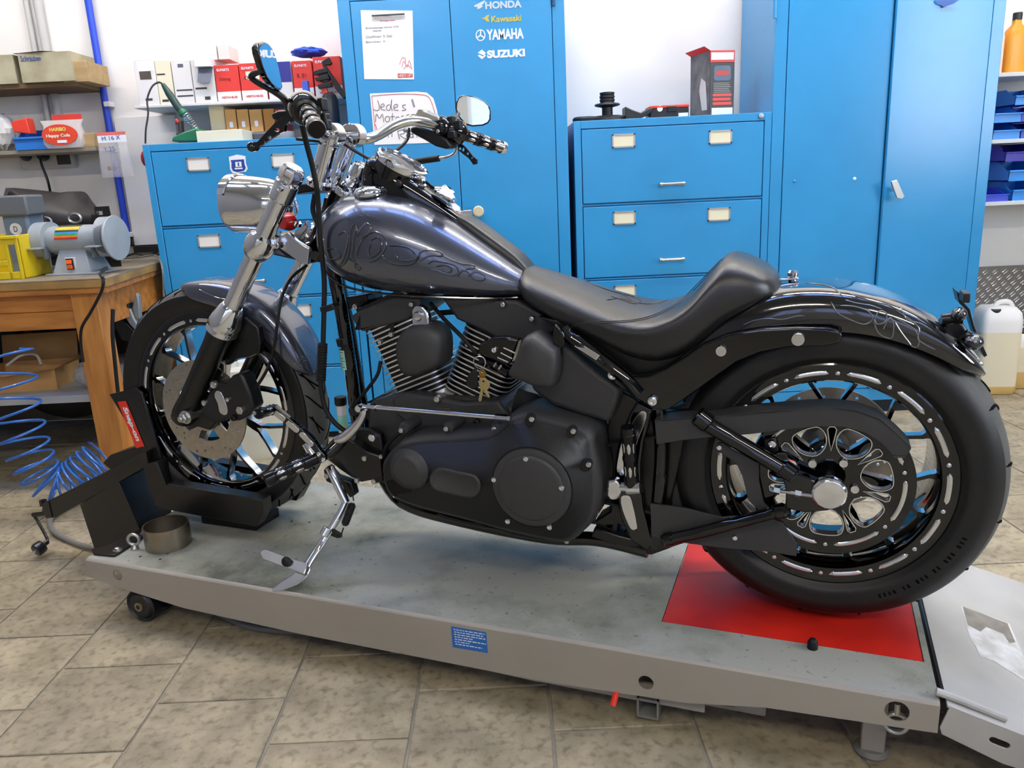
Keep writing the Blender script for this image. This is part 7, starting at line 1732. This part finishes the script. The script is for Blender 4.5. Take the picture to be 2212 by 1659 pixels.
r, w2, h = carton('parts_box', 577, 133, 631, 212, fy, .2, zS, cw_m, 'navy and white parts box between the red boxes'); face(r, -w2+.001, h*.45, w2-.001, h-.001, navy_c, 'navy_band')
# blue cloth on top
crumple('cloth', (W(664, 120, 3.85).x, 3.88, W(664, 127, 3.85).z+.006), (.078, .06, .022), mat('blue_cloth', '#2b50c0', .85), 'crumpled blue cloth lying on the red parts boxes', 'cloth', 11)
# clamp hanging before the boxes, and the dark cylinder below it
cl = empty('bar_clamp', (W(712, 180, 3.74).x, 3.74, W(712, 180, 3.74).z), 0, 'black quick-grip bar clamp hung in front of the red boxes', 'clamp')
def clamp_part(nm, pts, Y0, th, m):
    o = poly_px(nm, pts, Y0, th, m, None, bevel=.002); o.data.transform(Matrix.Translation(-cl.location)); o.parent = cl
clamp_part('fixed_jaw', ((694, 133), (710, 123), (716, 136), (712, 140), (702, 140), (748, 206), (742, 214), (724, 192), (712, 165), (700, 152)), 3.735, .03, plast)
for y in (152, 166, 182): clamp_part('grip_pad', ((674+(y-152)*.35, y+2), (704+(y-152)*.3, y-6), (708+(y-152)*.3, y+4), (678+(y-152)*.35, y+10)), 3.73, .04, satin)
clamp_part('jaw_body', ((684, 150), (706, 146), (712, 172), (704, 180), (690, 176)), 3.738, .03, plast)
clamp_part('red_lever', ((692, 190), (704, 186), (712, 212), (700, 206)), 3.737, .02, mat('clamp_red', '#e2432a', .4))
clamp_part('blue_handle', ((652, 174), (664, 174), (668, 208), (654, 208)), 3.737, .03, mat('clamp_blue', '#3d63cc', .4))
cy_ = W(728, 270, 3.80)
MB().lathe([(.036, 0), (.038, .004), (.038, .16), (.03, .185), (.018, .195)], (0, 0, 0), (0, 0, 1), 26).obj('dark_canister', mat('dark_can', '#33353a', .3, .3), loc=(cy_.x-.01, 3.74, ztL), label='dark grey cylinder standing on the filing cabinet by the tall cabinet', cat='canister')
# kraft boxes standing on the filing cabinet under the shelf
ky = 3.86
r, w2, h = carton('kraft_box', 453, 227, 486, 286, ky-.01, .16, ztL, mat('pale_card', '#d9caa2', .65), 'pale card box beside the kraft boxes under the shelf', 'kraft boxes under the shelf')
for (x0, x1, hx, lab_) in ((487, 511, 'grey', 'first kraft box with a finger hole, next to the pale card box'), (513, 538, '', 'kraft box with a finger hole, between two others'), (540, 567, '', 'third kraft box with a finger hole, next to the paper bag')):
    r, w2, h = carton('kraft_box', x0, 236, x1, 290, ky-.02, .16, ztL, kraft, lab_, 'kraft boxes under the shelf')
    MB().lathe([(0, .0008), (.0115, .0008)], (.0, 0, .036), (0, -1, 0), 18, cap=False).obj('finger_hole', mat('hole_dark', '#1d1710', .9), r)
    MB().prism(rrect(-.008, .075, .008, .10, .004), -.0009, -.0002).obj('label', whs, r)
r, w2, h = carton('paper_bag', 570, 235, 594, 292, ky-.01, .10, ztL, mat('kraft_dark', '#b98444', .75), 'brown paper bag standing beside the kraft boxes', 'kraft boxes under the shelf', 'bag')
r, w2, h = carton('kraft_box', 596, 236, 618, 292, ky-.01, .12, ztL, cr_m, 'small red and white box beside the brown paper bag', 'kraft boxes under the shelf'); face(r, -w2+.001, .001, w2-.001, h*.35, whs, 'white_band')
r, w2, h = carton('card_box', 424, 281, 524, 306, 3.60, .16, ztL, cc_m, 'low cream card box lying at the front of the filing cabinet', None)
MB().box2((-.06, .08, 0), (.07, .20, .045)).obj('grey_block', mat('dark_grey_plastic', '#44484e', .5), loc=(W(560, 296, 3.66).x, 3.66, ztL), bevel=.012, label='dark grey plastic tool body lying behind the low cream box', cat='tool')
tp2 = W(610, 296, 3.7); b = MB(); b.lathe([(.028, 0), (.052, 0), (.054, .006), (.054, .03), (.052, .036), (.028, .036)], (0, 0, 0), seg=30, close=True); b.obj('wire_spool', mat('grey_spool', '#8b8d90', .45), loc=(tp2.x, 3.70, ztL), label='grey spool of wire on the filing cabinet', cat='spool')
# hot-air tool: green handle on a sprung stand, lead looping down
tl = empty('soldering_iron', (W(400, 305, 3.66).x, 3.66, ztL), 0, 'green soldering iron resting in its sprung green stand', 'soldering iron')
def tq(x, y, Y): return W(x, y, Y)-tl.location
green = mat('tool_green', '#1f6a4a', .4); dgreen = mat('tool_dark_green', '#24423c', .4)
MB().tube([tq(352, 182, 3.66), tq(365, 202, 3.66), tq(385, 232, 3.66), tq(392, 240, 3.66)], [.009, .016, .017, .015], 16).obj('grip', dgreen, tl)
MB().lathe([(.018, 0), (.021, .008), (.021, .018), (.014, .026)], tq(391, 239, 3.66), tq(402, 252, 3.66)-tq(391, 239, 3.66), 20).obj('collar', green, tl)
p0, p1 = tq(398, 246, 3.66), tq(424, 279, 3.66); d = p1-p0; ax = d.normalized(); u = ax.orthogonal().normalized(); w_ = ax.cross(u)
MB().tube([p0+d*(k/90)+(u*cos(k*.55)+w_*sin(k*.55))*(.017-.005*k/90) for k in range(91)], .0028, 6).obj('spring', chrome, tl)
MB().prism([(tq(x, y, 3.64).x, tq(x, y, 3.64).z) for x, y in ((372, 306), (375, 296), (400, 284), (425, 276), (434, 282), (434, 306))], -.03, .06).obj('stand', green, tl, bevel=.006, fixn=True)
MB().tube([tq(381, 262, 3.68), tq(390, 264, 3.68), tq(392, 288, 3.68), tq(384, 292, 3.68)], .014, 12).obj('sponge_cup', mat('cup_dark', '#3a3436', .35), tl)
MB().ball(tq(383, 262, 3.67), .012, 0, 10).obj('red_tip', mat('tip_red', '#c23a32', .4), tl)
MB().tube(cr([tq(352, 182, 3.66), tq(342, 178, 3.66), tq(328, 188, 3.64), tq(318, 215, 3.62), tq(320, 245, 3.60), tq(315, 280, 3.58), tq(314, 310, 3.57)], 7), .004, 8).obj('lead', plast, tl)
MB().ball((0, 0, 0), (.022, .02, .036), 0, 16).obj('hanging_gauge', mat('red_black_gauge', '#8c2730', .35), loc=(XLl-.0215, 3.63, W(303, 343, 3.62).z), label='small dark red and grey object hung at the side of the filing cabinet', cat='gauge')

# ---------------- workbench
BZ_ = .861
wood = mat('bench_pine', '#c8853c', .55, noise=.3, scale=4, aniso=(1, 8, 8), col2='#a4672a'); wood_v = mat('bench_pine_upright', '#cc8b40', .55, noise=.3, scale=4, aniso=(8, 8, 1), col2='#aa6d2e')
wtop = mat('worn_bench_top', '#8f8471', .6, noise=.3, scale=5, col2='#6f6452'); wedge = mat('bench_edge', '#a98447', .65, noise=.3, scale=8, col2='#86663a')
bench = empty('workbench', (-2.2, 3.4, 0), 0, 'sturdy pine workbench with a worn grey top and a low shelf', 'workbench')
T = Matrix.Translation((2.2, -3.4, 0))
tp_xy = [(-1.528, 2.985), (-1.60, 3.64), (-1.63, 4.06), (-3.25, 4.06), (-3.25, 3.02), (-1.935, 2.998)]
MB().prism(tp_xy, BZ_-.004, BZ_, plane='xy').xf(T).obj('work_surface', wtop, bench)
MB().prism(tp_xy, BZ_-.034, BZ_-.004, plane='xy').xf(T).obj('top_board', wedge, bench, bevel=.003, fixn=True)
MB().prism([(x+(.012 if x < -2 else -.012), y+.012) for x, y in tp_xy], BZ_-.056, BZ_-.034, plane='xy').xf(T).obj('under_board', wood, bench, fixn=True)
MB().box2((-3.2, 3.05, .735), (-1.70, 3.09, .805)).xf(T).obj('apron_board', wood, bench, bevel=.002); MB().box2((-3.2, 3.045, .665), (-1.70, 3.09, .734)).xf(T).obj('apron_board', wood, bench, bevel=.002)
MB().box2((-1.70, 3.03, 0), (-1.60, 3.12, .805)).xf(T).obj('leg', wood_v, bench, bevel=.003)
MB().box2((-1.72, 3.86, 0), (-1.64, 3.94, .805)).xf(T).obj('leg', wood_v, bench, bevel=.003); MB().box2((-3.2, 3.04, 0), (-3.1, 3.13, .66)).xf(T).obj('leg', wood_v, bench, bevel=.003)
b = MB(); b.box2((-1.665, 3.12, .66), (-1.625, 3.86, .80)); b.xf(T).obj('side_board', wood, bench, bevel=.002)
b = MB(); b.box2((-1.665, 3.12, .16), (-1.63, 3.86, .25)); b.xf(T).obj('side_board', wood, bench, bevel=.002)
MB().box2((-3.2, 3.055, .362), (-1.705, 3.9, .392)).xf(T).obj('low_shelf', mat('grey_shelf_board', '#a5a7a6', .55), bench, bevel=.002)
# wall behind the bench shelf: raw boards
MB().box2((-3.2, 3.92, .05), (-1.75, 3.94, .80)).xf(T).obj('back_board', mat('dark_back_board', '#6d6250', .8, noise=.4, scale=3, col2='#4a4236'), bench)
# small clamp vice at the bench end
vc = empty('vice', tuple(FZ(295, 690, .70)*0+W(295, 690, 3.35)), 0, 'small grey cast vice fixed at the end of the bench', 'vice')
vm = mat('vice_grey', '#8c9496', .45, .3)
def vpart(nm, pts, Y0, th, m, bv=.006):
    o = poly_px(nm, pts, Y0, th, m, None, bevel=bv); o.data.transform(Matrix.Translation(-vc.location)); o.parent = vc
vpart('jaw', ((246, 668), (262, 660), (282, 668), (290, 690), (304, 712), (292, 715), (278, 700), (268, 682), (250, 682)), 3.32, .06, vm)
vpart('lever', ((284, 665), (292, 632), (298, 640), (302, 690), (292, 690)), 3.33, .03, vm)
vpart('screw_block', ((248, 662), (276, 656), (280, 664), (250, 672)), 3.31, .05, plast, .003)
vpart('body', ((250, 682), (268, 690), (292, 716), (290, 740), (262, 735), (246, 705)), 3.34, .07, satin)
# ---------------- bench grinder
gr = empty('bench_grinder', tuple(FZ(152, 596, BZ_)+V(0, .10, 0)), R(-7), 'grey double-ended bench grinder with a striped motor label and orange switch', 'bench grinder')
gg = mat('grinder_grey', '#9aa3a8', .45, noise=.15, scale=10); gd = mat('grinder_dark', '#5d6468', .5)
gz = .136
MB().loft([[(-.085, -.075, 0), (.085, -.075, 0), (.085, .075, 0), (-.085, .075, 0)], [(-.064, -.052, .075), (.064, -.052, .075), (.064, .052, .075), (-.064, .052, .075)], [(-.056, -.045, .10), (.056, -.045, .10), (.056, .045, .10), (-.056, .045, .10)]], 0).obj('pedestal', gg, gr, bevel=.004, fixn=True)
MB().box2((-.11, -.08, 0), (.11, .08, .008)).obj('foot_plate', gg, gr, bevel=.002)
MB().lathe([(.02, -.175), (.028, -.15), (.03, -.128), (.05, -.118), (.057, -.095), (.058, -.055), (.058, .055), (.057, .095), (.05, .118), (.03, .128), (.028, .15), (.02, .175)], (0, 0, gz), (1, 0, 0), 36).obj('motor', gg, gr, smooth=40)
cols = [('#3e4148', -70, 28), ('#d8c52e', 28, 48), ('#1c1d20', 48, 58), ('#3a86c8', 58, 66), ('#2e9c58', 66, 74), ('#d87a2a', 74, 82), ('#b8302a', 82, 90)]
for c_, a0, a1 in cols:
    b = MB(); secs = []
    for k in range(9):
        a = R(90-(a0+(a1-a0)*k/8))*1.0; a = R(a0+(a1-a0)*k/8)
        yy, zz = -cos(R(90)-a)*0, 0
        ang = R(90)-a*.95       # from top towards the viewer
        yv, zv = -cos(ang)*.0592, sin(ang)*.0592
        secs.append([(-.058, yv, gz+zv), (.042, yv, gz+zv), (.042, yv*.985, gz+zv*.985), (-.058, yv*.985, gz+zv*.985)])
    if a0 < -60: secs = secs[4:]
    b.loft(secs, 0); b.obj('label_band', mat('band_'+c_, c_, .4, noise=.2, scale=50), gr, fixn=True)
for sx in (-1, 1):
    x0 = sx*.135
    rr = .085 if sx > 0 else .075
    MB().lathe([(.0, x0-.014), (rr*.86, x0-.014), (rr*.86, x0+.014), (.0, x0+.014)], (0, 0, gz), (1, 0, 0), 32).obj('grinding_wheel', gd, gr)
    b = MB(); pf = [(rr*.93, -.026), (rr, -.024), (rr, .024), (rr*.93, .026)]
    b.lathe([(rr*.3, x0-.028), (rr, x0-.028), (rr, x0+.028), (rr*.3, x0+.028), (rr*.3, x0+.024), (rr*.95, x0+.024), (rr*.95, x0-.024), (rr*.3, x0-.024)], (0, 0, gz), (1, 0, 0), 28, close=True, a0=R(-70), a1=R(190)); b.obj('wheel_guard', gg, gr, fixn=True)
    MB().box((x0-.01*sx, -.085, gz-.025), (.05, .045, .006)).obj('tool_rest', gg, gr, bevel=.001)
    MB().box((x0-.03*sx, -.055, gz-.045), (.012, .03, .05)).obj('rest_arm', gd, gr, bevel=.001)
MB().lathe([(0, .165), (.055, .165), (.088, .166), (.09, .170), (.088, .175), (.05, .180), (0, .182)], (0, 0, gz), (1, 0, 0), 32).obj('side_cover', gg, gr)
MB().box2((-.022, -.070, .018), (.022, -.058, .070)).obj('switch_frame', mat('frame_grey', '#c5c7c6', .4), gr, bevel=.002)
MB().box2((-.015, -.074, .022), (.015, -.064, .066)).obj('switch_well', plast, gr, bevel=.001)
for z in (.034, .053): MB().box((0, -.076, z), (.022, .006, .016), 0, Matrix.Rotation(R(12 if z < .04 else -12), 3, 'X')).obj('switch_rocker', mat('rocker_orange', '#f0672a', .35), gr, bevel=.001)
ld = [FZ(208, 572, BZ_+.03), FZ(225, 575, BZ_+.012), W(245, 588, 2.98), W(256, 600, 2.93), W(252, 625, 2.93), W(225, 670, 2.95), W(200, 705, 2.98), W(195, 740, 3.0), W(200, 780, 3.0)]
MB().tube([p-gr.location for p in cr(ld, 6)], .0058, 8).obj('lead', plast, gr); gr.children[-1].matrix_parent_inverse = Matrix.Identity(4)
lo = gr.children[-1]; lo.rotation_euler = (0, 0, R(7)); 
wpipe('mains_cable', [(244, 668, 3.02), (243, 720, 3.01), (248, 780, 3.01), (254, 840, 3.01), (258, 870, 3.01)], .0075, plast, label='dark cable hanging down the front of the bench leg', cat='cable')
# black leather apron heaped behind the grinder
ap_ = empty('leather_apron', tuple(FZ(110, 575, BZ_)*0+V(W(110, 560, 3.46).x, 3.46, BZ_)), 0, 'black leather welding apron with two eyelets heaped behind the grinder', 'apron')
bk = mat('dull_black_leather', '#1c1a19', .55, noise=.35, scale=10, bump=.3, bscale=40)
Ya = ap_.location.y
def apl(pts, Yf, n=6): return [W(x, y, Yf)-ap_.location for x, y in pts]
rows_ = [((12, 406), (60, 412), (110, 418), (155, 415), (185, 440)), ((8, 430), (55, 432), (108, 440), (155, 445), (194, 452)), ((20, 470), (60, 470), (110, 472), (160, 470), (197, 470)), ((45, 520), (70, 520), (110, 522), (160, 520), (196, 500)), ((55, 562), (80, 560), (110, 560), (160, 558), (196, 555))]
dep = [.10, .02, -.03, -.02, 0]
grid = [[W(x, y, Ya+dep[i]+.015*sin(j*2.1+i))-ap_.location for j, (x, y) in enumerate(rw)] for i, rw in enumerate(rows_)]
gs = [cr(rw, 4) for rw in grid]; cols_ = list(zip(*gs)); gs2 = [cr(list(c), 4) for c in cols_]
b = MB(); ncol, nrow = len(gs2), len(gs2[0]); th = V(0, .14, 0)
fr_ = [gs2[j][i] for i in range(nrow) for j in range(ncol)]; bk_ = [p+th*(1-.5*abs(k % ncol/(ncol-1)*2-1)) for k, p in enumerate(fr_)]
N_ = nrow*ncol; fcs = []
for i in range(nrow-1):
    for j in range(ncol-1):
        a = i*ncol+j; fcs.append((a, a+ncol, a+ncol+1, a+1)); fcs.append((N_+a, N_+a+1, N_+a+ncol+1, N_+a+ncol))
for i in range(nrow-1):
    a = i*ncol; fcs.append((a, N_+a, N_+a+ncol, a+ncol)); a = i*ncol+ncol-1; fcs.append((a, a+ncol, N_+a+ncol, N_+a))
for j in range(ncol-1):
    fcs.append((j, j+1, N_+j+1, N_+j)); a = (nrow-1)*ncol+j; fcs.append((a, N_+a, N_+a+1, a+1))
b.add(fr_+bk_, fcs); b.obj('hide', bk, ap_, fixn=True, smooth=60)
for x, y in ((98, 480), (162, 472)):
    q = W(x, y, Ya-.045)-ap_.location; MB().tube([q+V(.026*cos(a), 0, .019*sin(a)) for a in [2*pi*k/24 for k in range(24)]], .006, 8, ring=True).obj('eyelet', zinc, ap_)
MB().tube(cr([W(20, 415, Ya-.05)-ap_.location, W(55, 440, Ya-.05)-ap_.location, W(80, 460, Ya-.055)-ap_.location, W(98, 485, Ya-.06)-ap_.location], 5), .016, 8, flat=(1, .3)).obj('strap', bk, ap_)
# grey box with round D sticker; yellow crate; small black plate
gb = FZ(38, 560, BZ_)
db_ = empty('grey_case', (W(36, 490, 3.26).x, 3.26, BZ_), 0, 'blue-grey metal case with a round white D sticker behind the yellow crate', 'case')
ztop = W(36, 455, 3.26).z-BZ_
MB().box2((-.055, 0, 0), (.05, .12, ztop)).obj('case', mat('case_bluegrey', '#6f8296', .5), db_, bevel=.012)
MB().box2((-.06, -.03, ztop-.02), (.075, .1, ztop+.06), 0).obj('lid', mat('case_lid', '#5f6468', .5), db_, bevel=.008)
q = W(33, 495, 3.255)-db_.location; MB().lathe([(0, .0015), (.024, .0015), (.024, 0)], (q.x, -.001, q.z), (0, -1, 0), 28).obj('round_sticker', whs, db_)
text('letter', 'D', .03, frame_mtx((q.x-.0075, -.0032, q.z-.011), (1, 0, 0), (0, 0, 1)), gl, db_, width=.015, height=.022)
yl = mat('yellow_crate_plastic', '#dcc21a', .4)
yc = empty('yellow_crate', (W(14, 575, 3.10).x, 3.10, BZ_), R(4), 'yellow plastic stacking crate at the left of the bench', 'crate')
hx = .06; hh = W(20, 509, 3.10).z-BZ_
b = MB(); 
b.box2((-.35, 0, 0), (hx, .01, .03)); b.box2((-.35, 0, hh-.035), (hx, .01, hh)); b.box2((hx-.012, -.004, 0), (hx, .012, hh)); b.box2((hx-.055, 0, 0), (hx-.042, .01, hh)); b.box2((-.35, 0, .055), (hx-.045, .01, .075))
b.box2((hx-.01, 0, 0), (hx, .22, hh)); b.box2((-.35, .21, 0), (hx, .22, hh)); b.box2((-.35, 0, 0), (hx, .22, .006)); b.box2((-.355, -.012, hh-.012), (hx+.006, .0, hh))
b.obj('crate', yl, yc, bevel=.002)
bp2 = empty('steel_angle', (W(225, 580, 3.45).x, 3.45, BZ_), 0, 'black slotted steel angle leaning behind the grinder', 'angle')
o = poly_px('plate', ((203, 447), (234, 445), (262, 575), (222, 578)), 3.46, .006, plast, None, holes=[((205, 456), (221, 456), (222, 464), (207, 465))]); o.data.transform(Matrix.Translation(-bp2.location)); o.parent = bp2
# blue cable end block and thin cables on the bench top
wpipe('thin_cable', [(258, 560, 3.75), (290, 548, 3.85), (315, 552, 3.8), (338, 545, 3.75)], .0045, plast, label='thin black cable lying on the bench top by the filing cabinet', cat='cable')
wpipe('thin_cable', [(262, 558, 3.78), (300, 556, 3.72), (335, 552, 3.7), (350, 575, 3.5), (354, 640, 3.5), (360, 700, 3.48)], .0045, mat('grey_cable', '#6d6d6a', .5), label='thin grey cable running over the bench end down its side', cat='cable')
# ---------------- on the low shelf: tyre, open carton, clear bag
zl_ = .392
ty_ = MB().lathe([(.20, -.05), (.235, -.058), (.275, -.055), (.295, -.03), (.30, 0), (.295, .03), (.275, .055), (.235, .058), (.20, .05)], (0, 0, 0), (.15, 1, .25), 48, cap=False).obj('spare_tyre', tyre_m, loc=(W(110, 830, 3.55).x, 3.62, zl_+.03), label='old black tyre leaning in the shadow under the bench', cat='tyre', smooth=50)
ob = open_box('open_carton', W(60, 830, 3.25).x-.16, W(170, 830, 3.25).x-.06, 3.16, 3.40, zl_, .085, kraft, 'open brown carton with raised flaps on the low bench shelf', 'carton', rz=R(6))
w2 = (W(170, 830, 3.25).x-.06-(W(60, 830, 3.25).x-.16))/2
MB().add([(-w2, -.12, .085), (w2, -.12, .085), (w2*.9, -.2, .10), (-w2*.9, -.2, .07)], [(0, 1, 2, 3), (3, 2, 1, 0)]).obj('flap', kraft, ob)
MB().add([(w2, -.12, .085), (w2, .12, .085), (w2+.10, .12, .12), (w2+.10, -.12, .12)], [(0, 1, 2, 3), (3, 2, 1, 0)]).obj('flap', kraft, ob)
MB().add([(-w2, .12, .085), (w2, .12, .085), (w2, .15, .20), (-w2, .15, .20)], [(0, 1, 2, 3), (3, 2, 1, 0)]).obj('flap', kraft, ob)
MB().tube(cr([(-.06, -.05, .10), (-.02, 0, .13), (.04, 0, .13), (.07, -.03, .09)], 5), .006, 8).obj('cable_ring', mat('pale_cable', '#c8c4b8', .5), ob)
crumple('clear_bag', (W(188, 845, 3.12).x, 3.16, zl_), (.055, .05, .055), mat('clear_bag_film', '#b9b9b6', .15, 0, .7, alpha=.55), 'crumpled clear plastic bag at the end of the low bench shelf', 'bag', 21)
crumple('dark_bundle', (W(120, 755, 3.7).x, 3.75, zl_+.0), (.13, .06, .24), mat('dark_bundle_cloth', '#1b1916', .9), 'dark bundle behind the tyre under the bench', 'bundle', 5)
# ---------------- blue spiral air hose
hose_m = mat('blue_polyurethane', '#2c66b4', .3, 0, .5, coat=.3)
ctr = [W(5, 752, 2.80), W(14, 800, 2.78), W(30, 880, 2.76), W(52, 950, 2.75), W(76, 1005, 2.75), W(98, 1036, 2.76), W(130, 1045, 2.78), W(165, 1030, 2.80), W(195, 1005, 2.82), W(220, 985, 2.84)]
for p in ctr: p.z = max(p.z, .072)
C_ = cr(ctr, 30); 
turns = [0]
rad_tab = [.095, .092, .088, .078, .072, .070, .070, .070, .070, .068]
pitch_tab = [.8, .8, .85, 1.2, 1.8, 2.6, 3.0, 3.2, 3.2, 3.0]
P = []; phs = 0.0; n_ = len(C_); FN = 26
dense = []
for i in range(n_-1):
    for k in range(FN): dense.append((C_[i].lerp(C_[i+1], k/FN), (i+k/FN)/(n_-1)*9))
for j, (c, s_) in enumerate(dense):
    i0 = min(int(s_), 8); f = s_-i0; rd = rad_tab[i0]*(1-f)+rad_tab[i0+1]*f; pt_ = pitch_tab[i0]*(1-f)+pitch_tab[i0+1]*f
    a = dense[max(j-8, 0)][0]; b2 = dense[min(j+8, len(dense)-1)][0]; t = (b2-a).normalized()
    u = V(0, 1, 0); u = (u-t*u.dot(t)).normalized(); w_ = t.cross(u)
    step_l = (dense[min(j+1, len(dense)-1)][0]-c).length
    phs += step_l*pt_*78
    q = c+(u*cos(phs)+w_*sin(phs))*rd; q.z = max(q.z, .006); P.append(q)
hz = MB().tube(P, .0048, 8).obj('spiral_hose', hose_m, label='blue spiral air hose hanging down and coiled on the floor before the bench', cat='hose')
# ---------------- white bucket behind the front wheel, water pipe along the cabinets
bq = FZ(560, 985, 0); bk0 = empty('white_canister', (bq.x, bq.y+.05, 0), R(10), 'white square plastic canister on the floor behind the front wheel', 'canister')
tz_ = W(590, 790, bq.y).z
sec = lambda wx, wy, z: [(px, py, z) for px, py in rrect(-wx, -wy, wx, wy, .03, 4)]
MB().loft([sec(.128, .10, .0), sec(.132, .104, .02), sec(.132, .104, tz_-.03), sec(.136, .108, tz_-.028), sec(.136, .108, tz_-.006), sec(.12, .09, tz_)], 0).obj('body', mat('white_hdpe_dirty', '#dedcc9', .5, noise=.1, scale=6), bk0, fixn=True, smooth=40)
MB().loft([sec(.06, .04, tz_), sec(.055, .036, tz_+.02)], 0).obj('lid', mat('lid_white', '#e6e4d8', .5), bk0, fixn=True)
MB().tube(cr([(.13, -.02, tz_-.05), (.16, -.03, tz_-.08), (.165, -.03, tz_-.14), (.14, -.02, tz_-.18)], 5), .008, 8).obj('handle', mat('dirty_handle', '#cbb58f', .5), bk0)
px_ = FZ(745, 972, .0); pxe = FZ(560, 985, 0)
MB().tube([(-1.45, 3.44, .014), (-.2, 3.42, .014), (.3, 3.42, .014)], .013, 10).obj('floor_pipe', mat('copper_pipe_dull', '#9a7a60', .4, .5), label='dull copper pipe lying along the foot of the cabinets', cat='pipe')
# ---------------- keys hanging at the engine
ks = empty('key_ring', tuple(BO), pi-BANG, 'bunch of keys with a black leather fob hanging from the ignition bracket', 'keys')
kc = B(1036, 783, .152); brass = mat('nickel_brass', '#c9b582', .28, .9)
MB().tube([kc+V(.0145*cos(a), .002*sin(a*2), .0145*sin(a)) for a in [2*pi*k/28 for k in range(28)]], .0012, 8, ring=True).obj('split_ring', zinc, ks)
def kpoly(nm, pts, Y0, th, m, holes=(), bevel=.0006): 
    MB().prism(tr(pts, Y0+th), Y0, Y0+th, 0, holes=[tr(h, Y0+th) for h in holes]).obj(nm, m, ks, bevel=bevel, fixn=True)
kpoly('fob', ((1027, 793), (1030, 806), (1032, 838), (1020, 842), (1008, 834), (1006, 824), (1012, 808)), .150, .006, mat('fob_leather', '#111112', .35), bevel=.002)
kpoly('key', ((1036, 816), (1048, 816), (1058, 826), (1058, 834), (1054, 842), (1044, 842), (1040, 866), (1036, 868), (1033, 864), (1038, 842), (1034, 830)), .158, .0022, brass, holes=[circ(1044, 824, 2.2, 8)])
kpoly('key', ((1042, 838), (1050, 838), (1054, 848), (1058, 856), (1057, 860), (1052, 858), (1048, 850), (1044, 848)), .155, .0022, brass)
kpoly('key', ((1033, 800), (1044, 797), (1050, 806), (1048, 816), (1036, 818)), .154, .0024, mat('brass_dark', '#9a7a3c', .3, .9), holes=[circ(1041, 804, 2.5, 8)])
